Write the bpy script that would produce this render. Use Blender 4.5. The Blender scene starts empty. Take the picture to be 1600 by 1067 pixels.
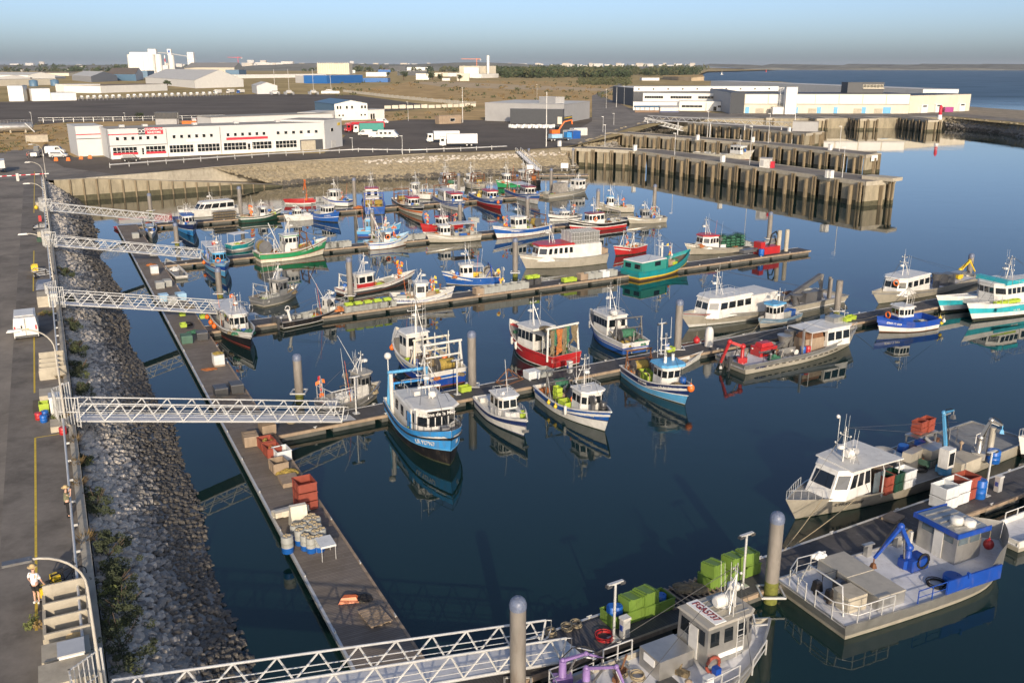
import bpy,math,random
from mathutils import Vector,Matrix
from mathutils.geometry import tessellate_polygon
rnd=random.Random(7)
SC=bpy.context.scene
COL=SC.collection
rad=math.radians
HC,FPX=28.0,1450.0
PITCH=math.atan((533.5-104)/FPX)
def G(px,py,z=0.0):
 """ground point at height z below a pixel of the 1600 px photograph"""
 u,v=(px-800)/FPX,(533.5-py)/FPX
 dz=-math.sin(PITCH)+v*math.cos(PITCH)
 dy=math.cos(PITCH)+v*math.sin(PITCH)
 t=(HC-z)/-dz
 return Vector((u*t,dy*t,z))
def ztop(px,py,base):
 """height of a point straight above base that shows at row py"""
 v=(533.5-py)/FPX
 dz=-math.sin(PITCH)+v*math.cos(PITCH)
 dy=math.cos(PITCH)+v*math.sin(PITCH)
 return HC+dz*base[1]/dy
# ---------------------------------------------------------------- materials
MATS={}
SPEC={}
def spec(name,rgb,rough=.5,metal=0.,var=.18,scale=1.2,dirt=0.,dirtcol=(.09,.06,.035),bump=0.,bscale=30.,stretch=1.,coat=0.,dscale=.9,emit=0.,spec_=.5):
 SPEC[name]=dict(rgb=rgb,rough=rough,metal=metal,var=var,scale=scale,dirt=dirt,dirtcol=dirtcol,bump=bump,bscale=bscale,stretch=stretch,coat=coat,dscale=dscale,emit=emit,spec=spec_)
def M(name):
 if name in MATS:return MATS[name]
 s=SPEC[name]
 m=bpy.data.materials.new(name);m.use_nodes=True
 nt=m.node_tree;N=nt.nodes;L=nt.links
 b=N['Principled BSDF']
 geo=N.new('ShaderNodeNewGeometry')
 mp=N.new('ShaderNodeMapping');mp.inputs['Scale'].default_value=(1,1,s['stretch'])
 L.new(geo.outputs['Position'],mp.inputs['Vector'])
 n1=N.new('ShaderNodeTexNoise');n1.inputs['Scale'].default_value=s['scale'];n1.inputs['Detail'].default_value=5;n1.inputs['Roughness'].default_value=.65
 L.new(mp.outputs['Vector'],n1.inputs['Vector'])
 r1=N.new('ShaderNodeMapRange');r1.inputs['From Min'].default_value=.3;r1.inputs['From Max'].default_value=.7
 L.new(n1.outputs['Fac'],r1.inputs['Value'])
 mx=N.new('ShaderNodeMix');mx.data_type='RGBA'
 c=s['rgb'];v=s['var']
 mx.inputs['A'].default_value=(*[x*(1-v)for x in c],1)
 mx.inputs['B'].default_value=(*[min(1,x*(1+v*.6))for x in c],1)
 L.new(r1.outputs['Result'],mx.inputs['Factor'])
 out=mx.outputs['Result']
 if s['dirt']>0:
  mp2=N.new('ShaderNodeMapping');mp2.inputs['Scale'].default_value=(1,1,.3)
  L.new(geo.outputs['Position'],mp2.inputs['Vector'])
  n2=N.new('ShaderNodeTexNoise');n2.inputs['Scale'].default_value=s['dscale']*2.2;n2.inputs['Detail'].default_value=7;n2.inputs['Roughness'].default_value=.75
  L.new(mp2.outputs['Vector'],n2.inputs['Vector'])
  r2=N.new('ShaderNodeMapRange');r2.inputs['From Min'].default_value=.52;r2.inputs['From Max'].default_value=.78;r2.inputs['To Max'].default_value=s['dirt']
  L.new(n2.outputs['Fac'],r2.inputs['Value'])
  m2=N.new('ShaderNodeMix');m2.data_type='RGBA'
  L.new(r2.outputs['Result'],m2.inputs['Factor']);L.new(out,m2.inputs['A'])
  m2.inputs['B'].default_value=(*s['dirtcol'],1)
  out=m2.outputs['Result']
 L.new(out,b.inputs['Base Color'])
 rr=N.new('ShaderNodeMapRange');rr.inputs['To Min'].default_value=max(.02,s['rough']-.1);rr.inputs['To Max'].default_value=min(1,s['rough']+.1)
 L.new(n1.outputs['Fac'],rr.inputs['Value']);L.new(rr.outputs['Result'],b.inputs['Roughness'])
 b.inputs['Metallic'].default_value=s['metal']
 b.inputs['Specular IOR Level'].default_value=s['spec']
 if s['coat']:b.inputs['Coat Weight'].default_value=s['coat']
 if s['bump']>0:
  n3=N.new('ShaderNodeTexNoise');n3.inputs['Scale'].default_value=s['bscale'];n3.inputs['Detail'].default_value=4
  L.new(geo.outputs['Position'],n3.inputs['Vector'])
  bp=N.new('ShaderNodeBump');bp.inputs['Strength'].default_value=s['bump'];bp.inputs['Distance'].default_value=.05
  L.new(n3.outputs['Fac'],bp.inputs['Height']);L.new(bp.outputs['Normal'],b.inputs['Normal'])
 MATS[name]=m
 return m
for nm,c in dict(white=(.68,.67,.63),cream=(.70,.65,.52),offwhite=(.62,.61,.57),blue=(.015,.095,.36),royal=(.01,.06,.33),sky=(.10,.36,.62),brightblue=(.04,.27,.62),navy=(.012,.03,.12),black=(.012,.012,.014),red=(.42,.022,.025),darkred=(.22,.02,.022),green=(.025,.26,.10),darkgreen=(.015,.06,.04),teal=(.01,.25,.27),turq=(.03,.38,.45),yellow=(.72,.50,.03),orange=(.75,.16,.02),grey=(.34,.34,.32),lime=(.50,.75,.03),purple=(.25,.16,.38),lightblue=(.33,.52,.68),brown=(.16,.085,.04),antifoul=(.20,.05,.03),darkgrey=(.06,.062,.066),magenta=(.32,.02,.20)).items():
 spec(nm,c,rough=.42,var=.16,dirt=.52,dirtcol=(.19,.145,.10),coat=.05)
for nm in('white','cream','offwhite','blue','royal','sky','red','green'):
 spec('worn_'+nm,SPEC[nm]['rgb'],rough=.5,var=.2,dirt=.7,dirtcol=(.17,.085,.035),dscale=1.1)
spec('glass',(.012,.016,.02),rough=.06,var=.3,spec_=.8)
spec('paleglass',(.10,.13,.15),rough=.08,var=.4,spec_=.8)
spec('alu',(.50,.49,.46),rough=.42,metal=.75,var=.16,dirt=.3,dirtcol=(.2,.18,.15))
spec('alupaint',(.45,.415,.34),rough=.5,metal=.25,var=.14,dirt=.4,dirtcol=(.16,.13,.1))
spec('aludeck',(.62,.63,.66),rough=.55,metal=.0,var=.2,scale=.7,dirt=.45,dirtcol=(.12,.1,.085))
spec('galv',(.60,.60,.58),rough=.45,metal=.35,var=.12)
spec('whitealu',(.60,.60,.58),rough=.45,metal=.2,var=.1,dirt=.2)
spec('steel',(.22,.22,.22),rough=.45,metal=.6,var=.25,dirt=.4,dirtcol=(.14,.07,.035))
spec('rust',(.17,.075,.035),rough=.85,var=.35,scale=3)
spec('woodbuff',(.33,.25,.175),rough=.8,var=.3,scale=2,stretch=.3,dirt=.4)
spec('deckgrey',(.26,.26,.25),rough=.7,var=.22,dirt=.45)
spec('deckbrown',(.20,.15,.10),rough=.8,var=.3,dirt=.5)
spec('deckgreen',(.07,.15,.11),rough=.7,var=.25,dirt=.4)
spec('deckblue',(.15,.24,.32),rough=.7,var=.25,dirt=.4)
spec('pile',(.225,.205,.18),rough=.55,var=.3,scale=2,stretch=.25,dirt=.5,dirtcol=(.12,.07,.04))
spec('pilecap',(.13,.16,.24),rough=.45,var=.35,scale=9,dirt=.55,dirtcol=(.5,.5,.48),dscale=6)
spec('weed',(.15,.16,.03),rough=.9,var=.4,scale=6)
spec('floatside',(.10,.10,.09),rough=.85,var=.3,dirt=.6,dirtcol=(.05,.055,.03))
spec('concrete',(.42,.38,.30),rough=.85,var=.2,dirt=.5,dirtcol=(.14,.115,.085),dscale=.35,bump=.2,bscale=6)
spec('pierwall',(.31,.27,.19),rough=.9,var=.3,scale=.5,stretch=.4,dirt=.6,dirtcol=(.07,.06,.04),dscale=.35,bump=.4,bscale=3)
spec('pierwet',(.085,.078,.045),rough=.8,var=.4,dirt=.6,dirtcol=(.05,.055,.02),bump=.5,bscale=4)
spec('fendertimber',(.24,.19,.12),rough=.9,var=.35,stretch=.25,dirt=.6,dirtcol=(.05,.05,.025))
spec('rubber',(.014,.014,.014),rough=.75,var=.3)
spec('skin',(.55,.33,.24),rough=.6,var=.05)
spec('straw',(.55,.40,.20),rough=.85,var=.2,scale=20)
spec('shirt',(.80,.80,.80),rough=.9,var=.06,bump=.2,bscale=12)
spec('khaki',(.17,.17,.10),rough=.9,var=.1)
spec('blackcloth',(.015,.015,.017),rough=.9,var=.2)
spec('hair',(.10,.06,.035),rough=.8)
spec('net',(.20,.155,.09),rough=1,var=.5,scale=7,bump=.8,bscale=14)
spec('netgreen',(.05,.17,.10),rough=1,var=.5,scale=7,bump=.8,bscale=14)
spec('netorange',(.42,.14,.04),rough=1,var=.5,scale=7,bump=.8,bscale=14)
spec('netyellow',(.36,.26,.06),rough=1,var=.5,scale=7,bump=.8,bscale=14)
spec('rope',(.35,.29,.19),rough=1,var=.3,scale=10)
spec('crategrey',(.33,.34,.32),rough=.6,var=.15,dirt=.35)
spec('cratelime',(.36,.48,.05),rough=.5,var=.12,dirt=.15)
spec('crategreen',(.15,.25,.04),rough=.55,var=.15,dirt=.3)
spec('cratered',(.29,.065,.04),rough=.6,var=.2,dirt=.35)
spec('cratewhite',(.66,.68,.68),rough=.5,var=.12,dirt=.3)
spec('drumblue',(.012,.11,.42),rough=.4,var=.15,dirt=.15)
spec('weedline',(.06,.065,.03),rough=.8,var=.4,scale=4)
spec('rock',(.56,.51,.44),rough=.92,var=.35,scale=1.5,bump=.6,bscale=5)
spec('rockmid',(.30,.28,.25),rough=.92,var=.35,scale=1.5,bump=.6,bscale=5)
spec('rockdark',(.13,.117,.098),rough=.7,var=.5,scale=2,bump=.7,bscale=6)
spec('rockbuff',(.33,.28,.19),rough=.95,var=.35,scale=1,bump=.6,bscale=4)  # warm buff stone of the far banks
spec('bush',(.065,.08,.04),rough=1,var=.5,scale=1.5)
spec('drybush',(.22,.15,.06),rough=1,var=.4,scale=2)
spec('treegreen',(.045,.065,.028),rough=1,var=.6,scale=.15)
spec('treeolive',(.085,.09,.04),rough=1,var=.5,scale=.15)
spec('bark',(.10,.07,.05),rough=1)
spec('roofgrey',(.33,.31,.27),rough=.8,var=.15,scale=.2,dirt=.4,dscale=.2)
spec('roofpale',(.55,.54,.50),rough=.7,var=.12,scale=.2,dirt=.3,dscale=.2)
spec('roofbrown',(.20,.155,.11),rough=.85,var=.2,scale=.2,dirt=.3,dscale=.2)
spec('roofdark',(.07,.075,.085),rough=.6,var=.15,scale=.2)
spec('wallwhite',(.72,.71,.67),rough=.7,var=.06,scale=.3,dirt=.22,dirtcol=(.45,.42,.36),dscale=.25)
spec('wallcream',(.62,.57,.46),rough=.8,var=.1,scale=.2,dirt=.4,dirtcol=(.34,.28,.2),dscale=.2)
spec('wallgrey',(.36,.36,.36),rough=.65,var=.08,scale=.3,dirt=.2)
spec('wallpale',(.56,.565,.56),rough=.6,var=.06,scale=.3,dirt=.15,dirtcol=(.35,.34,.31))
spec('walldark',(.055,.06,.068),rough=.55,var=.12)
spec('wallblue',(.02,.12,.36),rough=.5,var=.1)
spec('wallslate',(.09,.17,.26),rough=.5,var=.1)
spec('tarpgreen',(.03,.24,.20),rough=.6,var=.1)
spec('truckred',(.45,.02,.03),rough=.3,var=.06,coat=.4)
spec('silver',(.42,.43,.44),rough=.3,metal=.5,var=.06,coat=.4)
spec('carblack',(.012,.012,.014),rough=.25,var=.1,coat=.5)
spec('linepaint',(.62,.45,.05),rough=.8,var=.25,scale=3,dirt=.5,dirtcol=(.12,.10,.08),dscale=3)
spec('signred',(.55,.03,.05),rough=.5,var=.05)
spec('signwhite',(.8,.8,.78),rough=.5,var=.03)
spec('distwhite',(.62,.60,.56),rough=.9,var=.1)
spec('distcream',(.50,.45,.38),rough=.9,var=.1)
spec('tarp',(.17,.19,.24),rough=.5,var=.25,scale=3,bump=.5,bscale=3)
# ---------------------------------------------------------------- mesh collector
class MB:
 def __init__(s):s.v=[];s.f=[];s.m=[];s.s=[]
 def add(s,verts,faces,m,smooth=False):
  o=len(s.v);s.v+=[tuple(p)for p in verts]
  for i,f in enumerate(faces):
   s.f.append([o+k for k in f]);s.m.append(m[i]if isinstance(m,list)else m);s.s.append(smooth)
  return s
 def quad(s,a,b,c,d,m):return s.add([a,b,c,d],[(0,1,2,3)],m)
 def box(s,x,y,z,sx,sy,sz,m,rz=0.,top=1.,mt=None):
  """x, y centre; z bottom"""
  c,n=math.cos(rz),math.sin(rz);v=[]
  for k,(zz,q)in enumerate(((z,1.),(z+sz,top))):
   for dx,dy in((-1,-1),(1,-1),(1,1),(-1,1)):
    a,b=dx*sx/2*q,dy*sy/2*q
    v.append((x+a*c-b*n,y+a*n+b*c,zz))
  return s.add(v,[(3,2,1,0),(4,5,6,7),(0,1,5,4),(1,2,6,5),(2,3,7,6),(3,0,4,7)],m if mt is None else[m,mt,m,m,m,m])
 def prism(s,poly,z0,z1,m,mt=None,poly2=None):
  n=len(poly);p2=poly2 or poly
  v=[(p[0],p[1],z0)for p in poly]+[(p[0],p[1],p[2]if len(p)>2 else z1)for p in p2]
  f=[tuple(range(n-1,-1,-1)),tuple(range(n,2*n))]+[(i,(i+1)%n,n+(i+1)%n,n+i)for i in range(n)]
  return s.add(v,f,[m,mt or m]+[m]*n)
 def tube(s,p,q,r,m,n=6,r2=None):
  p,q=Vector(p),Vector(q);d=q-p
  if d.length<1e-6:return s
  d.normalize();a=d.orthogonal().normalized();b=d.cross(a)
  r2=r if r2 is None else r2;v=[]
  for pt,rr in((p,r),(q,r2)):
   for k in range(n):
    t=2*math.pi*k/n;v.append(pt+(a*math.cos(t)+b*math.sin(t))*rr)
  s.add(v,[(k,(k+1)%n,n+(k+1)%n,n+k)for k in range(n)],m,n>5)
  return s.add(v,[tuple(range(n-1,-1,-1)),tuple(range(n,2*n))],m)
 def path(s,pts,r,m,n=5,closed=False):
  pts=[Vector(p)for p in pts];v=[];K=len(pts)
  up=Vector((.13,.07,1))
  for i in range(K):
   d=(pts[(i+1)%K]-pts[i-1])if closed else(pts[min(i+1,K-1)]-pts[max(i-1,0)])
   d.normalize();a=d.cross(up)
   if a.length<.05:a=d.orthogonal()
   a.normalize();b=a.cross(d)
   for k in range(n):
    t=2*math.pi*k/n;v.append(pts[i]+(a*math.cos(t)+b*math.sin(t))*r)
  f=[]
  for i in range(K if closed else K-1):
   j=(i+1)%K
   f+=[(i*n+k,i*n+(k+1)%n,j*n+(k+1)%n,j*n+k)for k in range(n)]
  s.add(v,f,m,True)
  if not closed:s.add(v[:n]+v[-n:],[tuple(range(n-1,-1,-1)),tuple(range(n,2*n))],m)
  return s
 def lathe(s,prof,c,m,n=12,axis='z',cap=True):
  v=[]
  for r,h in prof:
   for k in range(n):
    t=2*math.pi*k/n;a,b=r*math.cos(t),r*math.sin(t)
    p=(a,b,h)if axis=='z' else((h,a,b)if axis=='x' else(b,h,a))
    v.append((c[0]+p[0],c[1]+p[1],c[2]+p[2]))
  f=[];ms=[]
  for i in range(len(prof)-1):
   for k in range(n):
    f.append((i*n+k,i*n+(k+1)%n,(i+1)*n+(k+1)%n,(i+1)*n+k));ms.append(m[i]if isinstance(m,list)else m)
  s.add(v,f,ms,True)
  if cap:
   K=len(prof)-1
   s.add(v[:n]+v[K*n:],[tuple(range(n-1,-1,-1)),tuple(range(n,2*n))],[m[0],m[-1]]if isinstance(m,list)else m)
  return s
 def ball(s,c,r,m,n=10,k=6,sz=1.):
  return s.lathe([(max(.001,r*math.sin(math.pi*i/k)),-r*sz*math.cos(math.pi*i/k))for i in range(k+1)],c,m,n)
 def ring(s,c,R,r,m,axis='z',n=16,k=6):
  pts=[]
  for i in range(n):
   t=2*math.pi*i/n;a,b=R*math.cos(t),R*math.sin(t)
   pts.append(Vector(c)+Vector((a,b,0)if axis=='z' else((0,a,b)if axis=='x' else(a,0,b))))
  return s.path(pts,r,m,k,True)
 def poly(s,pts,m):
  """flat many-sided sheet from 3D points"""
  pts=[Vector(p)for p in pts]
  tri=tessellate_polygon([pts]);f=[]
  for t in tri:
   a,b,c=pts[t[0]],pts[t[1]],pts[t[2]]
   f.append(tuple(t)if(b-a).cross(c-a).z>0 else tuple(reversed(t)))
  return s.add(pts,f,m)
 def mesh(s,name):
  me=bpy.data.meshes.new(name);me.from_pydata(s.v,[],s.f)
  names=[]
  for m in s.m:
   if m not in names:names.append(m)
  for m in names:me.materials.append(M(m))
  ix={m:i for i,m in enumerate(names)}
  me.polygons.foreach_set('material_index',[ix[m]for m in s.m])
  me.polygons.foreach_set('use_smooth',s.s)
  me.update();return me
 def build(s,name,parent=None,loc=None,rz=0.):
  return link(name,s.mesh(name),parent,loc,rz)
def link(name,me,parent=None,loc=None,rz=0.):
 o=bpy.data.objects.new(name,me);COL.objects.link(o)
 if parent is not None:o.parent=parent
 if loc is not None:o.location=loc
 if rz:o.rotation_euler.z=rz
 return o
def tag(o,label=None,cat=None,group=None,kind=None):
 if label:o['label']=label
 if cat:o['category']=cat
 if group:o['group']=group
 if kind:o['kind']=kind
 return o
def thing(name,label,cat,loc=(0,0,0),rz=0.,group=None):
 o=bpy.data.objects.new(name,None);COL.objects.link(o);o.location=loc;o.rotation_euler.z=rz
 o.empty_display_size=.2
 return tag(o,label,cat,group)
def copy_tree(o,parent=None,loc=None,rz=None,label=None,group=None):
 c=o.copy();COL.objects.link(c)
 if parent is not None:c.parent=parent
 if loc is not None:c.location=loc
 if rz is not None:c.rotation_euler.z=rz
 if label:c['label']=label
 if group:c['group']=group
 for ch in KIDS(o):copy_tree(ch,c)
 return c
def KIDS(o):return[x for x in list(COL.objects)if x.parent==o]
def text(body,size,parent,loc,rot,m,name='lettering',sx=1.):
 cu=bpy.data.curves.new(name,'FONT');cu.body=body;cu.size=size;cu.align_x='CENTER';cu.align_y='CENTER';cu.extrude=.008;cu.offset=size*.012
 cu.resolution_u=2
 cu.materials.append(M(m))
 tmp=bpy.data.objects.new('tmp',cu);COL.objects.link(tmp);me=bpy.data.meshes.new_from_object(tmp);bpy.data.objects.remove(tmp);bpy.data.curves.remove(cu)
 o=bpy.data.objects.new(name,me);COL.objects.link(o)
 if parent is not None:o.parent=parent
 o.matrix_local=Matrix.Translation(loc)@rot.to_4x4()@Matrix.Diagonal((sx,1,1,1))
 return o
def basis(xdir,ydir):
 x=Vector(xdir).normalized();y=Vector(ydir);z=x.cross(y).normalized();y=z.cross(x)
 return Matrix((x,y,z)).transposed()
# ---------------------------------------------------------------- boats
class Boat:pass
def lerp(a,b,t):return a+(b-a)*t
def boat(name,label,short,stern,bow,B,zs,bands,deck='deckgrey',bul=.55,tr=.85,rake=.09,flare=.5,full=2.4,cap='offwhite',inner=None,cat='fishing boat',strake=None,group='boats moored in the basin',z=0.,low=0.):
 """stern, bow: pixels of the two ends of the waterline; bands: (top fraction of the side, paint) from the water up"""
 a,b=(Z3(q,0)if len(q)==3 else G(*q)for q in(stern,bow));d=b-a;L=d.length
 o=Boat();o.L,o.B,o.zs,o.bul,o.short=L,B,zs,bul,short
 o.loc=(a+b)/2;o.loc.z=z;o.rz=math.atan2(d.y,d.x)
 o.root=thing(name,label,cat,o.loc,o.rz,group)
 o.tr,o.rake,o.flare,o.full,o.low=tr,rake,flare,full,low
 if bands[0][0]>.05:bands=[(.035,'weedline')]+list(bands)
 NS=22;mb=MB();inner=inner or cap
 fr=[0.]+[q for q,_ in bands];ms=[bands[0][1]]+[m for _,m in bands]
 rows=[(-.45,0)]+[(None,f)for f in fr]
 for side in(1,-1):
  v=[];f=[];fm=[]
  for i in range(NS+1):
   s=i/NS
   x,y,zz=o.pt(s,0);v.append((x-(.02*L if s>.9 else 0),y*.7*side,-.45))
   for q in fr:
    x,y,zz=o.pt(s,q);v.append((x,y*side,zz))
  R=len(fr)+1
  for i in range(NS):
   for k in range(R-1):
    q=(i*R+k,(i+1)*R+k,(i+1)*R+k+1,i*R+k+1)
    f.append(q if side<0 else q[::-1]);fm.append(ms[k])
  mb.add(v,f,fm,True)
  for i in range(NS):
   p=[o.edge(s_/NS)for s_ in(i,i+1)]
   th=.09
   def ins(q,e):return(q[0]-(.12 if e>=NS else 0),max(0.,q[1]-th)*side,q[2])
   A,Bq=(p[0][0],p[0][1]*side,p[0][2]),(p[1][0],p[1][1]*side,p[1][2])
   C,D=ins(p[1],i+1),ins(p[0],i)
   q=[A,Bq,C,D]
   mb.add(q,[(0,1,2,3)if side>0 else(3,2,1,0)],cap)
   q=[D,C,(C[0],C[1],C[2]-bul),(D[0],D[1],D[2]-bul)]
   mb.add(q,[(0,1,2,3)if side>0 else(3,2,1,0)],inner)
 R=[o.pt(0,q)for q in fr]
 pr=[(R[0][0]+.02,R[0][1]*.7,-.45)]+R
 for k in range(len(pr)-1):
  p,q=pr[k],pr[k+1]
  mb.quad((p[0],p[1],p[2]),(p[0],-p[1],p[2]),(q[0],-q[1],q[2]),(q[0],q[1],q[2]),ms[k])
 e=o.edge(0)
 mb.quad((e[0]+.09,e[1],e[2]),(e[0]+.09,-e[1],e[2]),(e[0]+.09,-e[1],e[2]-bul),(e[0]+.09,e[1],e[2]-bul),inner)
 mb.quad((e[0],e[1],e[2]),(e[0],-e[1],e[2]),(e[0]+.09,-e[1],e[2]),(e[0]+.09,e[1],e[2]),cap)
 o.hull=mb.build('hull',o.root)
 db=MB();v=[]
 for i in range(NS+1):
  x,y,zz=o.edge(i/NS)
  yy=max(0,y-.07);v+=[(x-(.1 if i==NS else 0),yy,zz-bul+.004),(x-(.1 if i==NS else 0),-yy,zz-bul+.004)]
 db.add(v,[(2*i,2*i+1,2*i+3,2*i+2)for i in range(NS)],deck)
 db.build('deck',o.root)
 if strake:
  sb=MB()
  for q,r,m in strake:
   for side in(1,-1):
    sb.path([(lambda p:(p[0]+(.02 if i==NS else 0),(p[1]+r*.5)*side,p[2]))(o.pt(i/NS,q))for i in range(NS+1)],r,m,5)
  sb.build('rubbing_strake',o.root)
 return o
def _sheer(o,s):
 z0,z1,z2=o.zs
 return z1+(z0-z1)*((.4-s)/.4)**2 if s<.4 else z1+(z2-z1)*((s-.4)/.6)**1.8
def _pt(o,s,q):
 """outside of the hull: s along (0 stern, 1 bow), q up the side (0 water, 1 sheer)"""
 if s<.4:hb=o.B/2*(o.tr+(1-o.tr)*math.sin(math.pi/2*s/.4));k=1
 else:k=1-((s-.4)/.6)**o.full;hb=o.B/2*k
 u=max(0.,(s-.4)/.6)
 wl=hb*lerp(.92,o.flare,u**1.3)
 y=max(.015,lerp(wl,hb,q**.8))
 x=-o.L/2+o.L*s+o.rake*o.L*q*s**4-.02*o.L*q*(1-s)**6
 return(x,y,_sheer(o,s)*q)
Boat.pt=_pt
Boat.edge=lambda o,s:_pt(o,s,1.)
def _sx(o,x):return min(1,max(0,(x+o.L/2)/o.L))
Boat.dz=lambda o,x:_sheer(o,_sx(o,x))-o.bul
def _w(o,x,y,z=None):
 z=o.dz(x)if z is None else z
 c,n=math.cos(o.rz),math.sin(o.rz)
 return Vector((o.loc.x+x*c-y*n,o.loc.y+x*n+y*c,z+o.loc.z))
Boat.W=_w
def hull_text(o,body,s,q,side,size,m='white',sx=1.):
 p=Vector(o.pt(s,q));e=.03
 a,b=Vector(o.pt(s+e,q)),Vector(o.pt(s-e,q));c,d=Vector(o.pt(s,q+.15)),Vector(o.pt(s,q-.15))
 for t in(p,a,b,c,d):t.y*=side
 xd=(b-a)if side>0 else(a-b);yd=c-d
 R=basis(xd,yd);n=R.col[2]if hasattr(R,'col')else Vector((R[0][2],R[1][2],R[2][2]))
 text(body,size,o.hull,p+n*.035,R,m,'registration',sx)
def cabin(o,x0,x1,w,h,wall='white',roof='white',nside=3,nfront=3,slant=.25,ch=.5,zb=None,win=(.48,.84),over=.12,rt=.1,door=True,band=None,glass='glass',back=True,name='wheelhouse',y0=0.,taper=.93,fw=.6,wide=.76):
 z0=o.dz((x0+x1)/2)if zb is None else zb
 hw=w/2
 base=[(x0,-hw),(x1-ch,-hw),(x1,-hw*fw),(x1,hw*fw),(x1-ch,hw),(x0,hw)]
 def lev(t):
  r=[]
  for i,(x,y)in enumerate(base):
   xx=x-slant*t if 1<=i<=4 else x+.05*t
   r.append(Vector((xx,y0+y*lerp(1,taper,t),z0+h*t)))
  return r
 b0,b1=lev(0),lev(1);mb=MB()
 n=6
 if band:
  q=band[0];bm=lev(q)
  mb.add(b0+bm,[(i,(i+1)%n,n+(i+1)%n,n+i)for i in range(n)],band[1])
  mb.add(bm+b1,[(i,(i+1)%n,n+(i+1)%n,n+i)for i in range(n)]+[tuple(range(n,2*n))],wall)
 else:
  mb.add(b0+b1,[(i,(i+1)%n,n+(i+1)%n,n+i)for i in range(n)]+[tuple(range(n,2*n))],wall)
 cb=mb.build(name,o.root)
 def facet(i,k,lo,hi,wf,skip=0):
  A0,B0,A1,B1=b0[i],b0[(i+1)%n],b1[i],b1[(i+1)%n]
  nr=(B0-A0).cross(A1-A0).normalized()
  for j in range(skip,k):
   u0,u1=(j+.5-wf/2)/k,(j+.5+wf/2)/k
   def at(u,t):return A0.lerp(B0,u).lerp(A1.lerp(B1,u),t)
   quad=[at(u0,lo),at(u1,lo),at(u1,hi),at(u0,hi)]
   wb=MB();q2=[p+nr*.018 for p in quad]
   wb.add(quad+q2,[(4,5,6,7),(0,1,5,4),(1,2,6,5),(2,3,7,6),(3,0,4,7)],[glass,'rubber','rubber','rubber','rubber'])
   wb.build('window',cb)
 if nside:
  facet(0,nside,win[0],win[1],wide);facet(4,nside,win[0],win[1],wide)
 if nfront:
  facet(2,max(1,nfront-2)if nfront>1 else 1,win[0],win[1],.84)
  if nfront>1:facet(1,1,win[0],win[1],.76);facet(3,1,win[0],win[1],.76)
 if back:facet(5,2,win[0],win[1],.6)
 if door:
  A0,B0,A1=b0[5],b0[0],b1[5]
  d=MB();yy=y0-hw*.1
  d.box(x0-.02,yy,z0+.06,.04,.62,h*.82,'offwhite');d.build('door',cb)
 if rt:
  rb=MB();pr=[]
  c=Vector(((x0+x1)/2,y0,0))
  for i,p in enumerate(b1):
   pr.append((p.x+(over if 1<=i<=4 else-over),p.y+(over if p.y>y0 else-over)))
  p2=[(lerp(c.x,p[0],.95),lerp(y0,p[1],.93))for p in pr]
  rb.prism(pr,z0+h,z0+h+rt,roof,None,p2);rb.build('roof',cb)
 o.top=z0+h+rt
 return cb
def mast(o,x,h,zb=None,y=0.,m='white',arms=((.55,.8),(.8,.5)),radar=True,whips=2,lean=0.,legs=False):
 z0=o.top if zb is None else zb;mb=MB()
 tip=(x+lean,y,z0+h)
 mb.tube((x,y,z0),tip,.055,m,6,.03)
 if legs:
  mb.tube((x-.7,y-.4,z0),(x+lean*.8,y,z0+h*.75),.035,m,5);mb.tube((x-.7,y+.4,z0),(x+lean*.8,y,z0+h*.75),.035,m,5)
 for q,w in arms:
  xx=x+lean*q
  mb.tube((xx,y-w/2,z0+h*q),(xx,y+w/2,z0+h*q),.03,m,5)
  for sy in(-1,1):mb.ball((xx,y+sy*w/2,z0+h*q+.06),.07,'offwhite',6,4)
 k=mb.build('mast',o.root);rg_=MB()
 for q in((o.L*.47,0,_sheer(o,.97)),(o.L*.3,o.B*.4,_sheer(o,.8)),(o.L*.3,-o.B*.4,_sheer(o,.8)),(-o.L*.4,o.B*.4,o.zs[0]+.6),(-o.L*.4,-o.B*.4,o.zs[0]+.6)):rg_.tube(Vector(tip)-Vector((0,0,.1)),q,.016,'darkgrey',3)
 rg_.build('rigging',k)
 if radar:
  rb=MB();rb.lathe([(.05,0),(.27,.03),(.27,.17),(.16,.25)],(x+.35,y,z0+h*.42),'white',12);rb.tube((x+.02,y,z0+h*.42),(x+.38,y,z0+h*.42+.02),.04,m,5)
  rb.build('radar',k)
 for i in range(whips):
  wb=MB();yy=y+(-1)**i*(.35+.25*(i//2));xx=x-.3-.35*(i%2)
  wb.tube((xx,yy,z0),(xx-.12,yy*1.1,z0+h*(.95+.25*(i%2))),.018,'white',4,.008);wb.build('antenna',o.root)
def part(o,name,fn,parent=None):
 mb=MB();fn(mb);return mb.build(name,parent or o.root)
def gantry(o,x,h,w,m='offwhite',r=.07,braces=True,top=None,z=None,name='gantry'):
 z0=o.dz(x)if z is None else z
 def f(mb):
  for sy in(-1,1):
   mb.tube((x,sy*w/2,z0),(x+.15,sy*w*.45,z0+h),r,m,6)
   if braces:mb.tube((x+1.1,sy*w/2,z0),(x+.15,sy*w*.45,z0+h*.8),r*.7,m,6)
  mb.tube((x+.15,-w*.5,z0+h),(x+.15,w*.5,z0+h),r,m,6)
  if braces:mb.tube((x+.1,-w*.48,z0+h*.6),(x+.1,w*.48,z0+h*.6),r*.8,m,6)
  for sy in(-.3,.3):
   mb.ball((x+.15,sy*w,z0+h-.22),.12,'steel',8,5)
 return part(o,name,f)
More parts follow.
